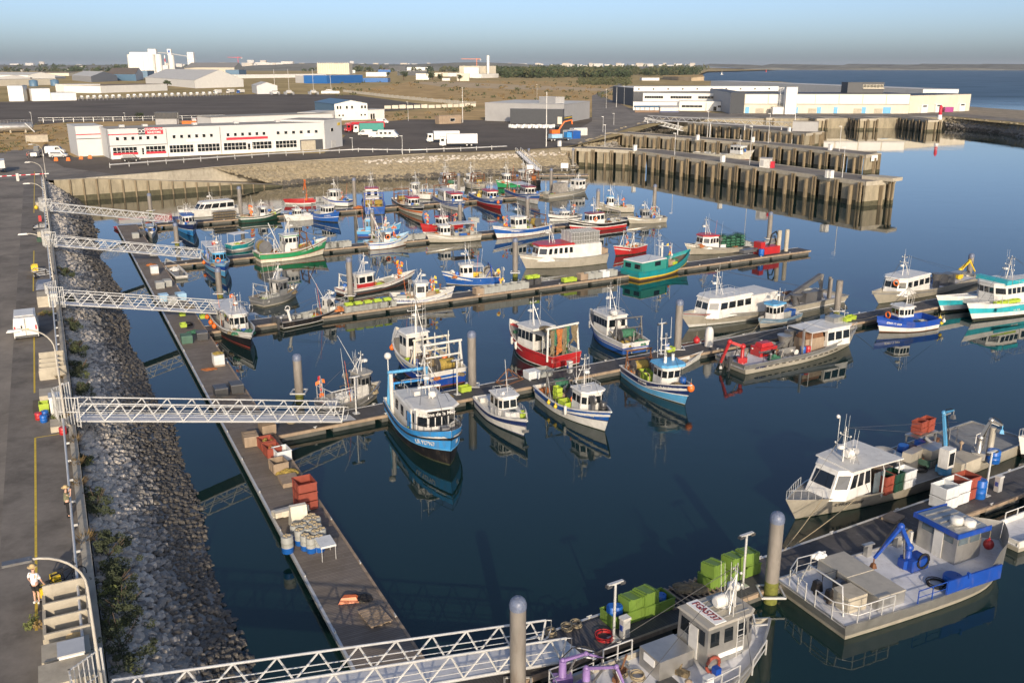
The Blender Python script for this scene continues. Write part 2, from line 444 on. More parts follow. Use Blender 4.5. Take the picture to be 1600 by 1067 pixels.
def drum(o,x,y,w,R=.62,net='netyellow',m='steel',z=None,fl=None):
 z0=(o.dz(x)if z is None else z)
 def f(mb):
  for sy in(-1,1):
   mb.box(x,y+sy*(w/2+.06),z0,.18,.08,R+.25,m)
   mb.lathe([(R*1.05,-.03),(R*1.05,.03)],(x,y+sy*w/2,z0+R+.25),fl or m,16,'y')
 d=part(o,'net_drum',f)
 part(o,'net_roll',lambda mb:mb.lathe([(R*.75,-w/2+.04),(R*.86,-w*.2),(R*.8,0),(R*.9,w*.25),(R*.74,w/2-.04)],(x,y,z0+R+.25),net,14,'y'),d)
def rail(o,pts,h=.7,m='galv',r=.022,mid=True,every=1.1,name='guard_rail',parent=None):
 def f(mb):
  P=[Vector(p)for p in pts]
  mb.path([p+Vector((0,0,h))for p in P],r,m,5)
  if mid:mb.path([p+Vector((0,0,h*.5))for p in P],r*.8,m,4)
  for a,b in zip(P,P[1:]):
   n=max(1,round((b-a).length/every))
   for i in range(n):q=a.lerp(b,i/n);mb.tube(q,q+Vector((0,0,h)),r,m,4)
  mb.tube(P[-1],P[-1]+Vector((0,0,h)),r,m,4)
 return part(o,name,f,parent)
def bowrail(o,s0=.62,h=.55,m='galv'):
 pts=[]
 for side in(1,-1):
  r=[o.edge(lerp(s0,1.,k/6))for k in range(7)]
  r=[(p[0]-.06,max(0,p[1]-.06)*side,p[2])for p in r]
  pts+=r if side>0 else r[::-1][1:]
 rail(o,pts,h,m,.02,False,.9)
def busy(o,n,seed,x0=-.44,x1=.4,skip=(9,9)):
 r=random.Random(seed*7+n)
 for i in range(n):
  fx=r.uniform(x0,x1)
  if skip[0]-.03<fx<skip[1]+.03:continue
  x,y=fx*o.L,r.uniform(-.36,.36)*o.B*(1 if fx<.2 else.6);z=o.dz(x);m=r.choice(('steel','rust','galv','woodbuff','net','darkgrey','offwhite','alupaint'));k=r.randrange(5);s=r.uniform(.7,1.3)
  if k==0:f=lambda mb:(mb.box(x,y,z,.7*s,.6*s,.4*s,m,r.uniform(0,3)),mb.box(x,y,z+.4*s,.5*s,.4*s,.12,'steel'))
  elif k==1:f=lambda mb:(mb.tube((x,y,z),(x,y,z+.8*s),.07,m),mb.lathe([(.16,0),(.18,.1),(.05,.2)],(x,y,z+.8*s),m,8))
  elif k==2:f=lambda mb:mb.path([(x-.5,y-.4,z),(x-.5,y-.4,z+1.1*s),(x+.5,y-.4,z+1.1*s),(x+.5,y-.4,z)],.045,m,5)
  elif k==3:f=lambda mb:(mb.lathe([(.3,-.35),(.3,-.3),(.16,-.28),(.16,.28),(.3,.3),(.3,.35)],(x,y,z+.42),m,10,'y'),mb.box(x,y,z,.5,.8,.2,'steel'))
  else:f=lambda mb:(mb.box(x,y,z,1.1*s,.3,.25,m,r.uniform(0,3)),mb.tube((x,y,z+.2),(x+.6*s,y+.3,z+.9*s),.05,m,5))
  part(o,'deck_fitting',f)
def ladder_ring(o,x,y,z,nx,ny,m='orange',R=.33):
 ax='x' if abs(nx)>abs(ny)else 'y'
 part(o,'lifebuoy',lambda mb:(mb.ring((x,y,z),R,.08,m,ax,16,6)))
def knuckle(o,x,y,z,m='royal',h=1.6,az=0.,e1=55,l1=2.2,e2=-40,l2=1.8,base=True,name='deck_crane',r=.13,tip='steel'):
 """folding deck crane"""
 P=Vector((x,y,z));u=Vector((math.cos(az),math.sin(az),0))
 A=P+Vector((0,0,h));B_=A+u*l1*math.cos(rad(e1))+Vector((0,0,l1*math.sin(rad(e1))))
 C=B_+u*l2*math.cos(rad(e2))+Vector((0,0,l2*math.sin(rad(e2))))
 k=part(o,name,lambda mb:(mb.lathe([(.32,0),(.32,.12),(.2,.2),(.17,h)],P,m,10),mb.box(P.x,P.y,P.z+.1,.9,.5,.5,m,az)))
 part(o,'boom',lambda mb:(mb.tube(A,B_,r,m,4,r*.85),mb.ball(A,r*1.5,m,8,5),mb.ball(B_,r*1.3,m,8,5)),k)
 part(o,'jib',lambda mb:(mb.tube(B_,C,r*.8,m,4,r*.55),mb.tube(B_-Vector((0,0,.2)),C.lerp(B_,.3)-Vector((0,0,.15)),.04,'galv',5)),k)
 part(o,'ram',lambda mb:mb.tube(P+Vector((0,0,h*.5))+u*.25,A.lerp(B_,.6),.06,'steel',6),k)
 part(o,'hose',lambda mb:mb.path([A+Vector((0,.15,0)),A.lerp(B_,.5)+Vector((0,.2,.35)),B_+Vector((0,.15,.3)),B_.lerp(C,.5)+Vector((0,.1,.25)),C],.03,'rubber',5),k)
 part(o,'grab',lambda mb:(mb.tube(C,C-Vector((0,0,.35)),.04,tip,5),mb.box(C.x,C.y,C.z-.6,.3,.3,.28,tip,az,.6)),k)
 return k
def outboard(o,x,y,z,m='darkgrey'):
 k=part(o,'outboard_motor',lambda mb:(mb.box(x,y,z,.5,.42,.55,m,0,.75),mb.box(x-.03,y,z+.55,.36,.34,.1,m,0,.6),mb.box(x-.05,y,z-.75,.22,.16,.78,m),mb.box(x-.12,y,z-.95,.4,.1,.2,m)))
 return k
def winch(o,x,y,z=None,m='steel',r=.3):
 z=o.dz(x)if z is None else z
 part(o,'winch',lambda mb:(mb.box(x,y,z,.7,.9,.18,m),mb.lathe([(r,-.3),(r,-.26),(r*.55,-.25),(r*.55,.25),(r,.26),(r,.3)],(x,y,z+.42),'rust',12,'y'),mb.box(x,y+.42,z+.15,.3,.1,.45,m),mb.box(x,y-.42,z+.15,.3,.1,.45,m),mb.box(x+.35,y,z+.18,.3,.4,.35,m)))
def canopy(o,x0,x1,w,z,m='white',posts=True,t=.07,post='galv',zd=None):
 k=part(o,'canopy',lambda mb:mb.prism([(x0,-w/2),(x1,-w/2),(x1,w/2),(x0,w/2)],z,z+t,m,None,[(x0,-w/2+.15),(x1,-w/2+.15),(x1,w/2-.15),(x0,w/2-.15)]))
 if posts:
  for x in(x0+.06,x1-.06)if x1-x0>3 else(x0+.06,):
   for sy in(-1,1):part(o,'post',lambda mb:mb.tube((x,sy*(w/2-.08),(o.dz(x)if zd is None else zd)),(x,sy*(w/2-.08),z),.035,post,5),k)
 return k
def liferaft(o,x,y,z,az=0.):
 part(o,'life_raft',lambda mb:(mb.lathe([(.2,-.55),(.3,-.5),(.3,-.05),(.32,-.04),(.32,.04),(.3,.05),(.3,.5),(.2,.55)],(x,y,z+.34),'white',12,'x' if abs(math.cos(az))>.7 else 'y'),mb.box(x,y,z,.5,.5,.1,'galv')))
# ---------------------------------------------------------------- loose gear: one mesh of each kind, copied
MESH={}
def mesh_of(key,fn):
 if key not in MESH:
  mb=MB();fn(mb);MESH[key]=mb.mesh(key.split(':')[0])
 return MESH[key]
def put(name,key,fn,loc,rz,label,cat,group=None,scale=None):
 o=link(name,mesh_of(key,fn),None,loc,rz)
 if scale:o.scale=scale if not isinstance(scale,(int,float))else(scale,)*3
 return tag(o,label,cat,group)
def crate_mesh(m,sx,sy,sz,fill=None):
 def f(mb):
  t=.035
  mb.box(0,0,0.05,sx-.06,sy-.06,.05,m)
  for s in(-1,1):
   mb.box(s*(sx/2-t/2),0,.04,t,sy-2*t,sz-.04,m);mb.box(0,s*(sy/2-t/2),.04,sx,t,sz-.04,m)
   mb.box(s*(sx/2+.012),0,sz-.09,.03,sy+.05,.07,m);mb.box(0,s*(sy/2+.012),sz-.09,sx+.0,.03,.07,m)
   mb.box(s*sx*.33,0,0,.1,sy*.96,.045,m)
  for k in(-.5,0,.5):
   for s in(-1,1):mb.box(k*sx*.8,s*(sy/2+.01),.06,.05,.025,sz-.16,m)
  if fill:
   r=random.Random(3)
   for i in range(9):mb.ball((r.uniform(-.35,.35)*sx,r.uniform(-.35,.35)*sy,sz*.75),r.uniform(.1,.18)*min(1,sx),fill,7,4,.7)
 return f
def crate(loc,rz,label,m='crategrey',size=(1.2,1.,.75),fill=None,group=None,name='fish_crate',cat='crate',scale=None):
 return put(name,f'{name}:{m}{size}{fill}',crate_mesh(m,*size,fill),loc,rz,label,cat,group,scale)
def lidded(loc,rz,label,m='crategrey',size=(1.2,1.,.8),group=None,name='insulated_tub'):
 def f(mb):
  sx,sy,sz=size
  for s in(-1,1):mb.box(s*sx*.36,0,0,.14,sy*.98,.1,m)
  mb.box(0,0,.1,sx,sy,sz-.2,m,0,1.03);mb.box(0,0,sz-.1,sx*1.06,sy*1.06,.1,m,0,.95)
  for s in(-1,1):mb.box(s*sx*.25,0,sz,.05,sy*.8,.02,m)
 return put(name,f'{name}:{m}{size}',f,loc,rz,label,'tub',group)
def barrel(loc,label,m='drumblue',top=None,R=.29,H=.9,group=None,name='plastic_drum',cap=True):
 def f(mb):
  mb.lathe([(R*.92,0),(R,.04),(R,H*.32),(R*1.04,H*.34),(R,H*.36),(R,H*.64),(R*1.04,H*.66),(R,H*.68),(R,H*.96),(R*.9,H)],(0,0,0),m if not top else[m]*4+[top]*5,14)
  if top:
   r=random.Random(5)
   for i in range(7):mb.ball((r.uniform(-.16,.16),r.uniform(-.16,.16),H),r.uniform(.05,.1),'rope',6,4)
  else:mb.lathe([(.04,0),(.04,.04)],(R*.5,0,H),m,6)
 return put(name,f'{name}:{m}{top}{R}{H}',f,loc,0,label,'drum',group)
def pile_mesh(seed,m,lumps=16):
 def f(mb):
  r=random.Random(seed)
  for i in range(lumps):
   a=r.uniform(0,6.28);q=r.random()**.6
   mb.lathe([(.001,.22),(.16,.17),(.24,.05),(.26,-.1)][::-1],(q*.5*math.cos(a),q*.5*math.sin(a),.1+.32*(1-q)*r.uniform(.6,1.2)),m,7,'z',False)
  for i in range(4):
   pts=[];a=r.uniform(0,6.28)
   for k in range(9):a+=r.uniform(-.6,.9);q=r.uniform(.3,.72);pts.append((q*math.cos(a),q*math.sin(a),.06+.35*max(0,.7-q)))
   mb.path(pts,.025,'rope',4)
 return f
def netpile(loc,rz,label,m='net',size=(1.4,1.1,.8),seed=1,group=None,name='net_heap',cat='net heap'):
 return put(name,f'{name}:{m}{seed}',pile_mesh(seed,m),loc,rz,label,cat,group,size)
def coil(loc,label,m='rope',R=.4,group=None,name='rope_coil',n=4):
 def f(mb):
  for i in range(n):mb.ring((0.02*(-1)**i,.015*i,.03+.05*i),R*(1-.08*(i%3)),.032,m,'z',16,5)
 return put(name,f'{name}:{m}{R}{n}',f,loc,0,label,'rope coil' if m!='rubber' else 'hose coil',group)
def flags(loc,label,n=7,seed=1,h=2.4,cols=('orange','yellow','red','orange','offwhite'),group=None,z=None,lean=.35,name='flag_buoys',cat='marker buoys'):
 """bundle of dan buoys: every pole with its float and flag is a part"""
 r=random.Random(seed)
 t=thing(name,label,cat,loc,r.uniform(0,6),group)
 for i in range(n):
  a=r.uniform(0,6.28);q=r.uniform(.05,.3);tip=Vector((q*math.cos(a)*3*lean+.2,q*math.sin(a)*3*lean,h*r.uniform(.75,1.1)));b=Vector((q*math.cos(a),q*math.sin(a),0))
  c=r.choice(cols);mb=MB()
  mb.tube(b,tip,.016,'offwhite',4);f=b.lerp(tip,r.uniform(.3,.55))
  mb.lathe([(.03,-.18),(.11,-.12),(.12,.1),(.03,.18)],f,c,8)
  d=Vector((math.cos(a+1),math.sin(a+1),-.4)).normalized();w=r.uniform(.25,.42);e=b.lerp(tip,.86)
  n_=Vector((-d.y,d.x,0))*.012
  mb.add([tip+n_,e+n_,e+d*w+n_,tip+d*w*.9+n_,tip-n_,e-n_,e+d*w-n_,tip+d*w*.9-n_],[(0,1,2,3),(7,6,5,4),(0,3,7,4),(1,5,6,2),(2,6,7,3)],c)
  mb.build('marker_pole',t)
 return t
def fender(loc,label,m='orange',R=.28,group=None,cat='buoy',name='ball_fender'):
 return put(name,f'{name}:{m}{R}',lambda mb:(mb.ball((0,0,0),R,m,12,8,1.1),mb.lathe([(.06,0),(.05,.12)],(0,0,R*1.05),m,6),mb.tube((0,0,R*1.1),(0,0,R*1.1+.5),.015,'rope',4)),loc,0,label,cat,group)
def cyl_fender(loc,label,m='white',group=None):
 return put('hanging_fender',f'hanging_fender:{m}',lambda mb:(mb.lathe([(.05,-.4),(.13,-.33),(.13,.33),(.05,.4)],(0,0,0),m,10),mb.tube((0,0,.4),(0,0,.9),.012,'rope',4)),loc,0,label,'fender',group)
def pots(loc,rz,label,m='darkgreen',n=(4,2,3),group=None,size=(.7,.5,.35),name='pot_stack'):
 """stack of trap frames: each cage a part"""
 t=thing(name,label,'trap stack',loc,rz,group)
 def f(mb):
  sx,sy,sz=size
  for z in(0,sz):
   for s in(-1,1):mb.tube((-sx/2,s*sy/2,z),(sx/2,s*sy/2,z),.022,m,4);mb.tube((s*sx/2,-sy/2,z),(s*sx/2,sy/2,z),.022,m,4)
  for a in(-1,1):
   for b in(-1,1):mb.tube((a*sx/2,b*sy/2,0),(a*sx/2,b*sy/2,sz),.022,m,4)
  for k in range(1,5):
   x=-sx/2+sx*k/5;mb.tube((x,-sy/2,0),(x,-sy/2,sz),.01,m,3);mb.tube((x,sy/2,0),(x,sy/2,sz),.01,m,3);mb.tube((x,-sy/2,sz),(x,sy/2,sz),.01,m,3)
  mb.box(0,0,.02,sx*.9,sy*.9,sz*.55,'netgreen' if 'green' in m else 'net',0,.8)
 me=mesh_of(f'cage:{m}{size}',f);r=random.Random(n[0])
 for i in range(n[0]):
  for j in range(n[1]):
   for k in range(n[2]):
    if k==n[2]-1 and r.random()<.3:continue
    link('cage',me,t,((i-(n[0]-1)/2)*size[0]*1.05,(j-(n[1]-1)/2)*size[1]*1.08,k*size[2]*1.03),r.uniform(-.06,.06))
 return t
def rope_between(p,q,label,sag=.4,r=.022,m='rope',group='mooring lines'):
 p,q=Vector(p),Vector(q);mb=MB()
 mb.path([p.lerp(q,t/8)-Vector((0,0,sag*4*(t/8)*(1-t/8)))for t in range(9)],r,m,5)
 return tag(mb.build('mooring_line'),label,'mooring line',group)
# ---------------------------------------------------------------- water, land, quay
ZL=4.7
HF=rad(30.3);EU=Vector((math.cos(HF),math.sin(HF),0));HM=rad(116.4);EM=Vector((math.cos(HM),math.sin(HM),0));NM=Vector((math.sin(HM),-math.cos(HM),0))
Z3=lambda v,z:Vector((v[0],v[1],z))
def node_mat(name,build):
 m=bpy.data.materials.new(name);m.use_nodes=True;MATS[name]=m
 nt=m.node_tree;build(nt,nt.nodes,nt.links,nt.nodes['Principled BSDF']);return m
def noise(N,L,vec,sc,det=4,ro=.6):
 n=N.new('ShaderNodeTexNoise');n.inputs['Scale'].default_value=sc;n.inputs['Detail'].default_value=det;n.inputs['Roughness'].default_value=ro
 L.new(vec,n.inputs['Vector']);return n.outputs['Fac']
def ramp(N,L,fac,a,b,c0,c1):
 r=N.new('ShaderNodeMapRange');r.inputs['From Min'].default_value=a;r.inputs['From Max'].default_value=b;r.inputs['To Min'].default_value=c0;r.inputs['To Max'].default_value=c1
 L.new(fac,r.inputs['Value']);return r.outputs['Result']
def mixc(N,L,fac,a,b):
 m=N.new('ShaderNodeMix');m.data_type='RGBA'
 if isinstance(fac,(int,float)):m.inputs['Factor'].default_value=fac
 else:L.new(fac,m.inputs['Factor'])
 for k,c in(('A',a),('B',b)):
  if isinstance(c,tuple):m.inputs[k].default_value=(*c,1)
  else:L.new(c,m.inputs[k])
 return m.outputs['Result']
def scaled(N,L,vec,s):
 mp=N.new('ShaderNodeMapping');mp.inputs['Scale'].default_value=s;L.new(vec,mp.inputs['Vector']);return mp.outputs['Vector']
def water_mat(nt,N,L,b):
 p=N.new('ShaderNodeNewGeometry').outputs['Position']
 b.inputs['Base Color'].default_value=(.0055,.0215,.021,1);b.inputs['IOR'].default_value=1.43
 big=noise(N,L,scaled(N,L,p,(.012,.02,1)),1,3)
 ra_=N.new('ShaderNodeMath');ra_.operation='ADD';sp_=N.new('ShaderNodeSeparateXYZ');L.new(p,sp_.inputs[0]);L.new(ramp(N,L,big,.45,.68,.015,.085),ra_.inputs[0]);L.new(ramp(N,L,sp_.outputs['Y'],450,900,0,.36),ra_.inputs[1]);L.new(ra_.outputs[0],b.inputs['Roughness'])
 f1=noise(N,L,scaled(N,L,p,(.9,1.5,1)),1,3,.5);f2=noise(N,L,scaled(N,L,p,(.12,.2,1)),1,2,.5)
 a=N.new('ShaderNodeMath');a.operation='MULTIPLY_ADD';L.new(f2,a.inputs[0]);a.inputs[1].default_value=2.2;L.new(f1,a.inputs[2])
 sep=N.new('ShaderNodeSeparateXYZ');L.new(p,sep.inputs[0])
 st=ramp(N,L,big,.46,.64,.014,.1)
 far=N.new('ShaderNodeMath');far.operation='ADD';L.new(st,far.inputs[0]);L.new(ramp(N,L,sep.outputs['Y'],450,900,0,1.),far.inputs[1])
 bp=N.new('ShaderNodeBump');bp.inputs['Distance'].default_value=.12;L.new(far.outputs[0],bp.inputs['Strength']);L.new(a.outputs[0],bp.inputs['Height']);L.new(bp.outputs['Normal'],b.inputs['Normal'])
node_mat('water',water_mat)
def asphalt(c,v=.3,patch=.12):
 def f(nt,N,L,b):
  p=N.new('ShaderNodeNewGeometry').outputs['Position']
  n1=noise(N,L,p,patch,6,.7);n2=noise(N,L,p,1.4,5,.7)
  k=mixc(N,L,ramp(N,L,n1,.35,.65,0,1),tuple(x*(1-v)for x in c),tuple(x*(1+v)for x in c))
  k=mixc(N,L,ramp(N,L,n2,.5,.75,0,.45),k,tuple(x*1.5 for x in c))
  n3=noise(N,L,scaled(N,L,p,(.5,.5,1)),.6,4,.6)
  k=mixc(N,L,ramp(N,L,n3,.6,.72,0,.5),k,tuple(x*.55 for x in c))
  L.new(k,b.inputs['Base Color']);b.inputs['Roughness'].default_value=.92;b.inputs['Specular IOR Level'].default_value=.2
 return f
node_mat('asphalt',asphalt((.21,.188,.16)));node_mat('asphaltdark',asphalt((.125,.106,.085),.25,.03));node_mat('asphaltstrip',asphalt((.165,.15,.132),.3,.3))
def land_mat(nt,N,L,b):
 p=N.new('ShaderNodeNewGeometry').outputs['Position']
 n1=noise(N,L,p,.012,8,.68);n2=noise(N,L,p,.09,6,.7)
 k=mixc(N,L,ramp(N,L,n1,.38,.62,0,1),(.50,.39,.21),(.34,.27,.14))
 k=mixc(N,L,ramp(N,L,n2,.52,.68,0,.7),k,(.15,.145,.07))
 L.new(k,b.inputs['Base Color']);b.inputs['Roughness'].default_value=1;b.inputs['Specular IOR Level'].default_value=0
node_mat('land',land_mat)
spec('sand',(.50,.40,.27),rough=1,var=.2,scale=.05,spec_=0)
spec('dryfield',(.50,.36,.19),rough=1,var=.3,scale=.06,dirt=.6,dirtcol=(.19,.17,.08),dscale=.03,spec_=0)
spec('gravelpale',(.33,.29,.23),rough=1,var=.25,scale=.3,spec_=0)
spec('far_shore',(.23,.23,.205),rough=1,var=.3,scale=.004,spec_=0)
def planks(c,v,grid=False):
 def f(nt,N,L,b):
  tc=N.new('ShaderNodeTexCoord').outputs['Object']
  w=N.new('ShaderNodeTexBrick');w.inputs['Scale'].default_value=1;w.inputs['Brick Width'].default_value=.155;w.inputs['Row Height'].default_value=6;w.inputs['Mortar Size'].default_value=.012;w.offset=0
  w.inputs['Color1'].default_value=(*c,1);w.inputs['Color2'].default_value=(*[x*(1-v)for x in c],1);w.inputs['Mortar'].default_value=(.02,.018,.016,1)
  L.new(tc,w.inputs['Vector'])
  p=N.new('ShaderNodeNewGeometry').outputs['Position']
  n1=noise(N,L,p,.55,6,.7);n2=noise(N,L,p,2.3,5,.75)
  k=mixc(N,L,ramp(N,L,n1,.35,.7,0,.75),w.outputs['Color'],tuple(x*.5 for x in c))
  k=mixc(N,L,ramp(N,L,n2,.6,.74,0,.5),k,(.30,.285,.26))
  L.new(k,b.inputs['Base Color']);L.new(ramp(N,L,n1,.3,.7,.55,.9),b.inputs['Roughness'])
  bp=N.new('ShaderNodeBump');bp.inputs['Strength'].default_value=.4;bp.inputs['Distance'].default_value=.02;L.new(w.outputs['Fac'],bp.inputs['Height']);bp.invert=True;L.new(bp.outputs['Normal'],b.inputs['Normal'])
 return f
node_mat('planks',planks((.245,.205,.165),.3));node_mat('planksdark',planks((.105,.10,.10),.25))
def sheet(name,pts,m,z=None,kind='structure'):
 mb=MB();mb.poly([Z3(p,z if z is not None else p[2])for p in pts],m);return tag(mb.build(name),kind=kind)
W=30000
tag(MB().quad((-W,-600,0),(W,-600,0),(W,26000,0),(-W,26000,0),'water').build('water'),kind='structure')
Q0=Vector((-25.9,51.3,ZL))
def quay(t,off=0.,z=ZL):return Z3(Q0+EM*t+NM*off,z)
t_end=(G(75,281,ZL)-Q0).dot(EM)
Qs,Qe=quay(-75),quay(t_end)
top=[G(330,262,ZL),G(410,256,ZL),G(500,250,ZL),G(590,245,ZL),G(665,241,ZL),G(745,238,ZL),G(805,236,ZL),G(880,231,ZL)]
ra,rb=G(84,282,ZL),G(441,290.5,.1);n_=Vector((-(rb-ra).y,(rb-ra).x,0)).normalized();cn=Z3(ra.lerp(rb,.13)+n_*.3,ZL)
SL=[Qe,Z3(ra+n_*.3,ZL),cn,G(262,268.8,ZL)]+[p+Vector((0,-.5,0))for p in top]
HQ=[G(985,208,ZL),G(1060,186,ZL),G(1165,186,ZL),G(1480,184,ZL),G(1600,196,ZL),G(1700,208,ZL)]
coast=[Qs]+SL+[G(905,226,ZL)]+HQ+[G(1700,176,ZL),G(1600,172.5,ZL),G(1520,168,ZL),G(1440,150,ZL),G(1215,127.5,ZL),G(1101,126.5,ZL),G(1085,119,ZL),G(1105,112.2,ZL),G(1200,109.6,ZL),G(1330,108.9,ZL)]
coast=coast[:-2]+[G(1215,109.4,ZL)]
far_land=coast+[Vector((5000,26000,ZL)),Vector((-W,26000,ZL)),Vector((-W,-600,ZL)),Vector((-400,-600,ZL))]
sheet('ground',far_land,'land',ZL-.06)
mb=MB();r_=random.Random(4);pv=[]
for i in range(90):
 x=1150+i*7.2;d=lerp(7400,6200,i/90);az=(x-800)/FPX
 pv.append((Vector((az*d,d,-1)),20+12*r_.random()+10*math.sin(i*.3),1400))
v=[];f=[]
for p,h,w in pv:v+=[p,p+Vector((0,60,h*.45)),p+Vector((0,700,h)),p+Vector((0,2400,h*1.3))]
for i in range(89):f+=[(i*4+k,i*4+4+k,i*4+5+k,i*4+1+k)for k in range(3)]
mb.add(v,f,'far_shore');tag(mb.build('hills'),kind='structure')
mb=MB();v=[];f=[]
for i in range(50):
 x=-150+i*24.8;d=5200;az=(x-800)/FPX;h=22*min(1,(52-i)/12)+14*min(1,(52-i)/12)*math.sin(i*.21+1)+9*math.sin(i*.55)+5*r_.random()
 p=Vector((az*d,d,ZL-1));v+=[p,p+Vector((az*500,500,h)),p+Vector((az*3000,3000,h+12))]
for i in range(49):f+=[(i*3+k,i*3+3+k,i*3+4+k,i*3+1+k)for k in range(2)]
mb.add(v,f,'far_shore');tag(mb.build('hills'),kind='structure')
def quay_wall():
 mb=MB();a,b=quay(-75),quay(t_end+.5)
 mb.add([Z3(a,ZL+.25),Z3(b,ZL+.25),Z3(b,ZL-1.5),Z3(a,ZL-1.5),Z3(a-NM*.45,ZL+.25),Z3(b-NM*.45,ZL+.25),Z3(a-NM*.45,ZL-.4),Z3(b-NM*.45,ZL-.4)],[(0,3,2,1),(0,1,5,4),(4,5,7,6)],'concrete')
 o=mb.build('quay_wall');tag(o,'low concrete coping and wall along the edge of the quay road, above the riprap','wall');return o
quay_wall()
TOE=6.4
def slope_pt(t,u,jit=0.):
 z=lerp(ZL-.55,-.05,u);return Z3(quay(t,.05+(TOE-.05+(1.1*math.sin(t*.11)+.6*math.sin(t*.37+1))*.35*u)*u),z+jit)
mb=MB();v=[];f=[];NU=10;TT=int((t_end+75)/1.5)
for i in range(TT+1):
 for k in range(NU+1):v.append(slope_pt(-75+i*1.5,k/NU*1.35,r_.uniform(-.1,.1)))
for i in range(TT):
 for k in range(NU):a=i*(NU+1)+k;f.append((a,a+1,a+NU+2,a+NU+1))
mb.add(v,f,'rockmid');tag(mb.build('embankment'),kind='structure')
def rock_shape(seed):
 """one irregular block: a coarse ball pushed about and flattened"""
 r=random.Random(seed);n,k=7,4;v=[(0,0,-.5)];ax=(r.uniform(.75,1.25),r.uniform(.6,1.),r.uniform(.5,.75))
 for i in range(1,k):
  for j in range(n):
   a=2*math.pi*(j+.5*i)/n;p=math.pi*i/k;q=r.uniform(.78,1.15)
   v.append((.55*math.sin(p)*math.cos(a)*q*ax[0],.55*math.sin(p)*math.sin(a)*q*ax[1],-.5*math.cos(p)*q*ax[2]))
 v[0]=(0,0,-.5*ax[2]);v.append((r.uniform(-.1,.1),r.uniform(-.1,.1),.46*ax[2]))
 f=[(0,1+(j+1)%n,1+j)for j in range(n)]
 for i in range(k-2):
  for j in range(n):
   a,b=1+i*n+j,1+i*n+(j+1)%n;f+=[(a,b,b+n),(a,b+n,a+n)]
 T=len(v)-1;f+=[(T,1+(k-2)*n+j,1+(k-2)*n+(j+1)%n)for j in range(n)]
 return v,f
ROCKS=[rock_shape(i)for i in range(14)]
def rock_into(mb,seed,p,s,m,rz):
 v,f=ROCKS[seed%14];c,n=math.cos(rz),math.sin(rz)
 mb.add([(p[0]+s*(a*c-b*n),p[1]+s*(a*n+b*c),p[2]+s*h)for a,b,h in v],f,m)
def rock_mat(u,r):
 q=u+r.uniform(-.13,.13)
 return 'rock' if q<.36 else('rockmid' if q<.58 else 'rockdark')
rr=random.Random(21);mb=MB();near=[]
t=-46.
while t<t_end+1:
 dist=max(30,(quay(t)).length);s0=.38 if t<40 else(.5 if t<100 else.9)
 for k in range(int(9.2/s0*1.12)):
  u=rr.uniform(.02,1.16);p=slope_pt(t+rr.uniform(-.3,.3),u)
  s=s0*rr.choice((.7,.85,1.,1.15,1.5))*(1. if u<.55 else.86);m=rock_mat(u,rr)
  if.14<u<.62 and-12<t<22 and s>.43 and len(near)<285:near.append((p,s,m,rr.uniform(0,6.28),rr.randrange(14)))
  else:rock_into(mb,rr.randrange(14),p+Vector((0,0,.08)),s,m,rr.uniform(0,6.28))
 t+=s0*.62
tag(mb.build('riprap'),kind='stuff')
cache={}
for p,s,m,a,k in near:
 if(k,m)not in cache:
  b_=MB();b_.add(*ROCKS[k],m);cache[(k,m)]=b_.mesh('boulder')
 o=link('boulder',cache[(k,m)],None,p+Vector((0,0,.1)),a);o.scale=(s,s,s)
 tag(o,'loose weathered boulder on the upper part of the rubble slope below the quay road','boulder','boulders on the slope below the quay')
rw=[quay(-75,-.45),quay(t_end+1,-.45),G(165,262,ZL),G(0,215,ZL),Vector((-260,300,ZL)),Vector((-200,-60,ZL))]
sheet('road',rw,'asphalt',ZL)
sheet('road',[quay(t_end+.8,-.5),ra,cn,G(262,268.8,ZL),G(165,262,ZL)],'asphaltstrip',ZL-.02)
sheet('pavement',[quay(-75,-.46),quay(t_end-8,-.46),quay(t_end-8,-4.1),quay(-75,-4.1)],'asphaltstrip',ZL+.004)
def line(name,pts,w,m='linepaint',z=ZL+.012):
 mb=MB()
 for a,b in zip(pts,pts[1:]):
  d=(b-a).normalized();n=Vector((-d.y,d.x,0))*w/2
  mb.quad(Z3(a+n,z),Z3(a-n,z),Z3(b-n,z),Z3(b+n,z),m)
 return tag(mb.build(name),kind='structure')
for a,b in(((57,985),(55,684)),((54,614),(53,492)),((52,455),(53,392)),((53,333),(54,268))):
 line('road_marking',[G(*a,ZL),G(*b,ZL)],.12)
for a,b in(((55,684),(101,677)),((53,492),(88,487))):line('road_marking',[G(*a,ZL),G(*b,ZL)],.1)
bank_toe=[G(441,290.5),G(500,284),G(560,281),G(640,279),G(700,276.5),G(790,271),G(850,267),G(905,262)]
mb=MB();v=[];f=[]
for a,b in zip(top,bank_toe):
 for k in range(7):q=a.lerp(b,k/6*1.12);v.append(q+Vector((0,0,0 if k in(0,)else r_.uniform(-.15,.15))))
for i in range(len(top)-1):f+=[(i*7+k,i*7+k+1,i*7+8+k,i*7+7+k)for k in range(6)]
mb.add(v,f,'rockbuff');tag(mb.build('embankment'),kind='structure')
mb=MB()
for i in range(2600):
 u=rr.random()*(len(top)-1);k=int(u);w=u-k;q=rr.uniform(.12,1.03);p=top[k].lerp(top[k+1],w).lerp(bank_toe[k].lerp(bank_toe[k+1],w),q)
 rock_into(mb,rr.randrange(14),p,rr.uniform(.5,1.15),'rock' if q<.35 and u>2.6 and rr.random()<.75 else('rockbuff' if q<.82 else 'rockdark'),rr.uniform(0,6))
tag(mb.build('riprap'),kind='stuff')
mb=MB()
wl_=[cn,G(262,268.8,ZL)]+top[:5]
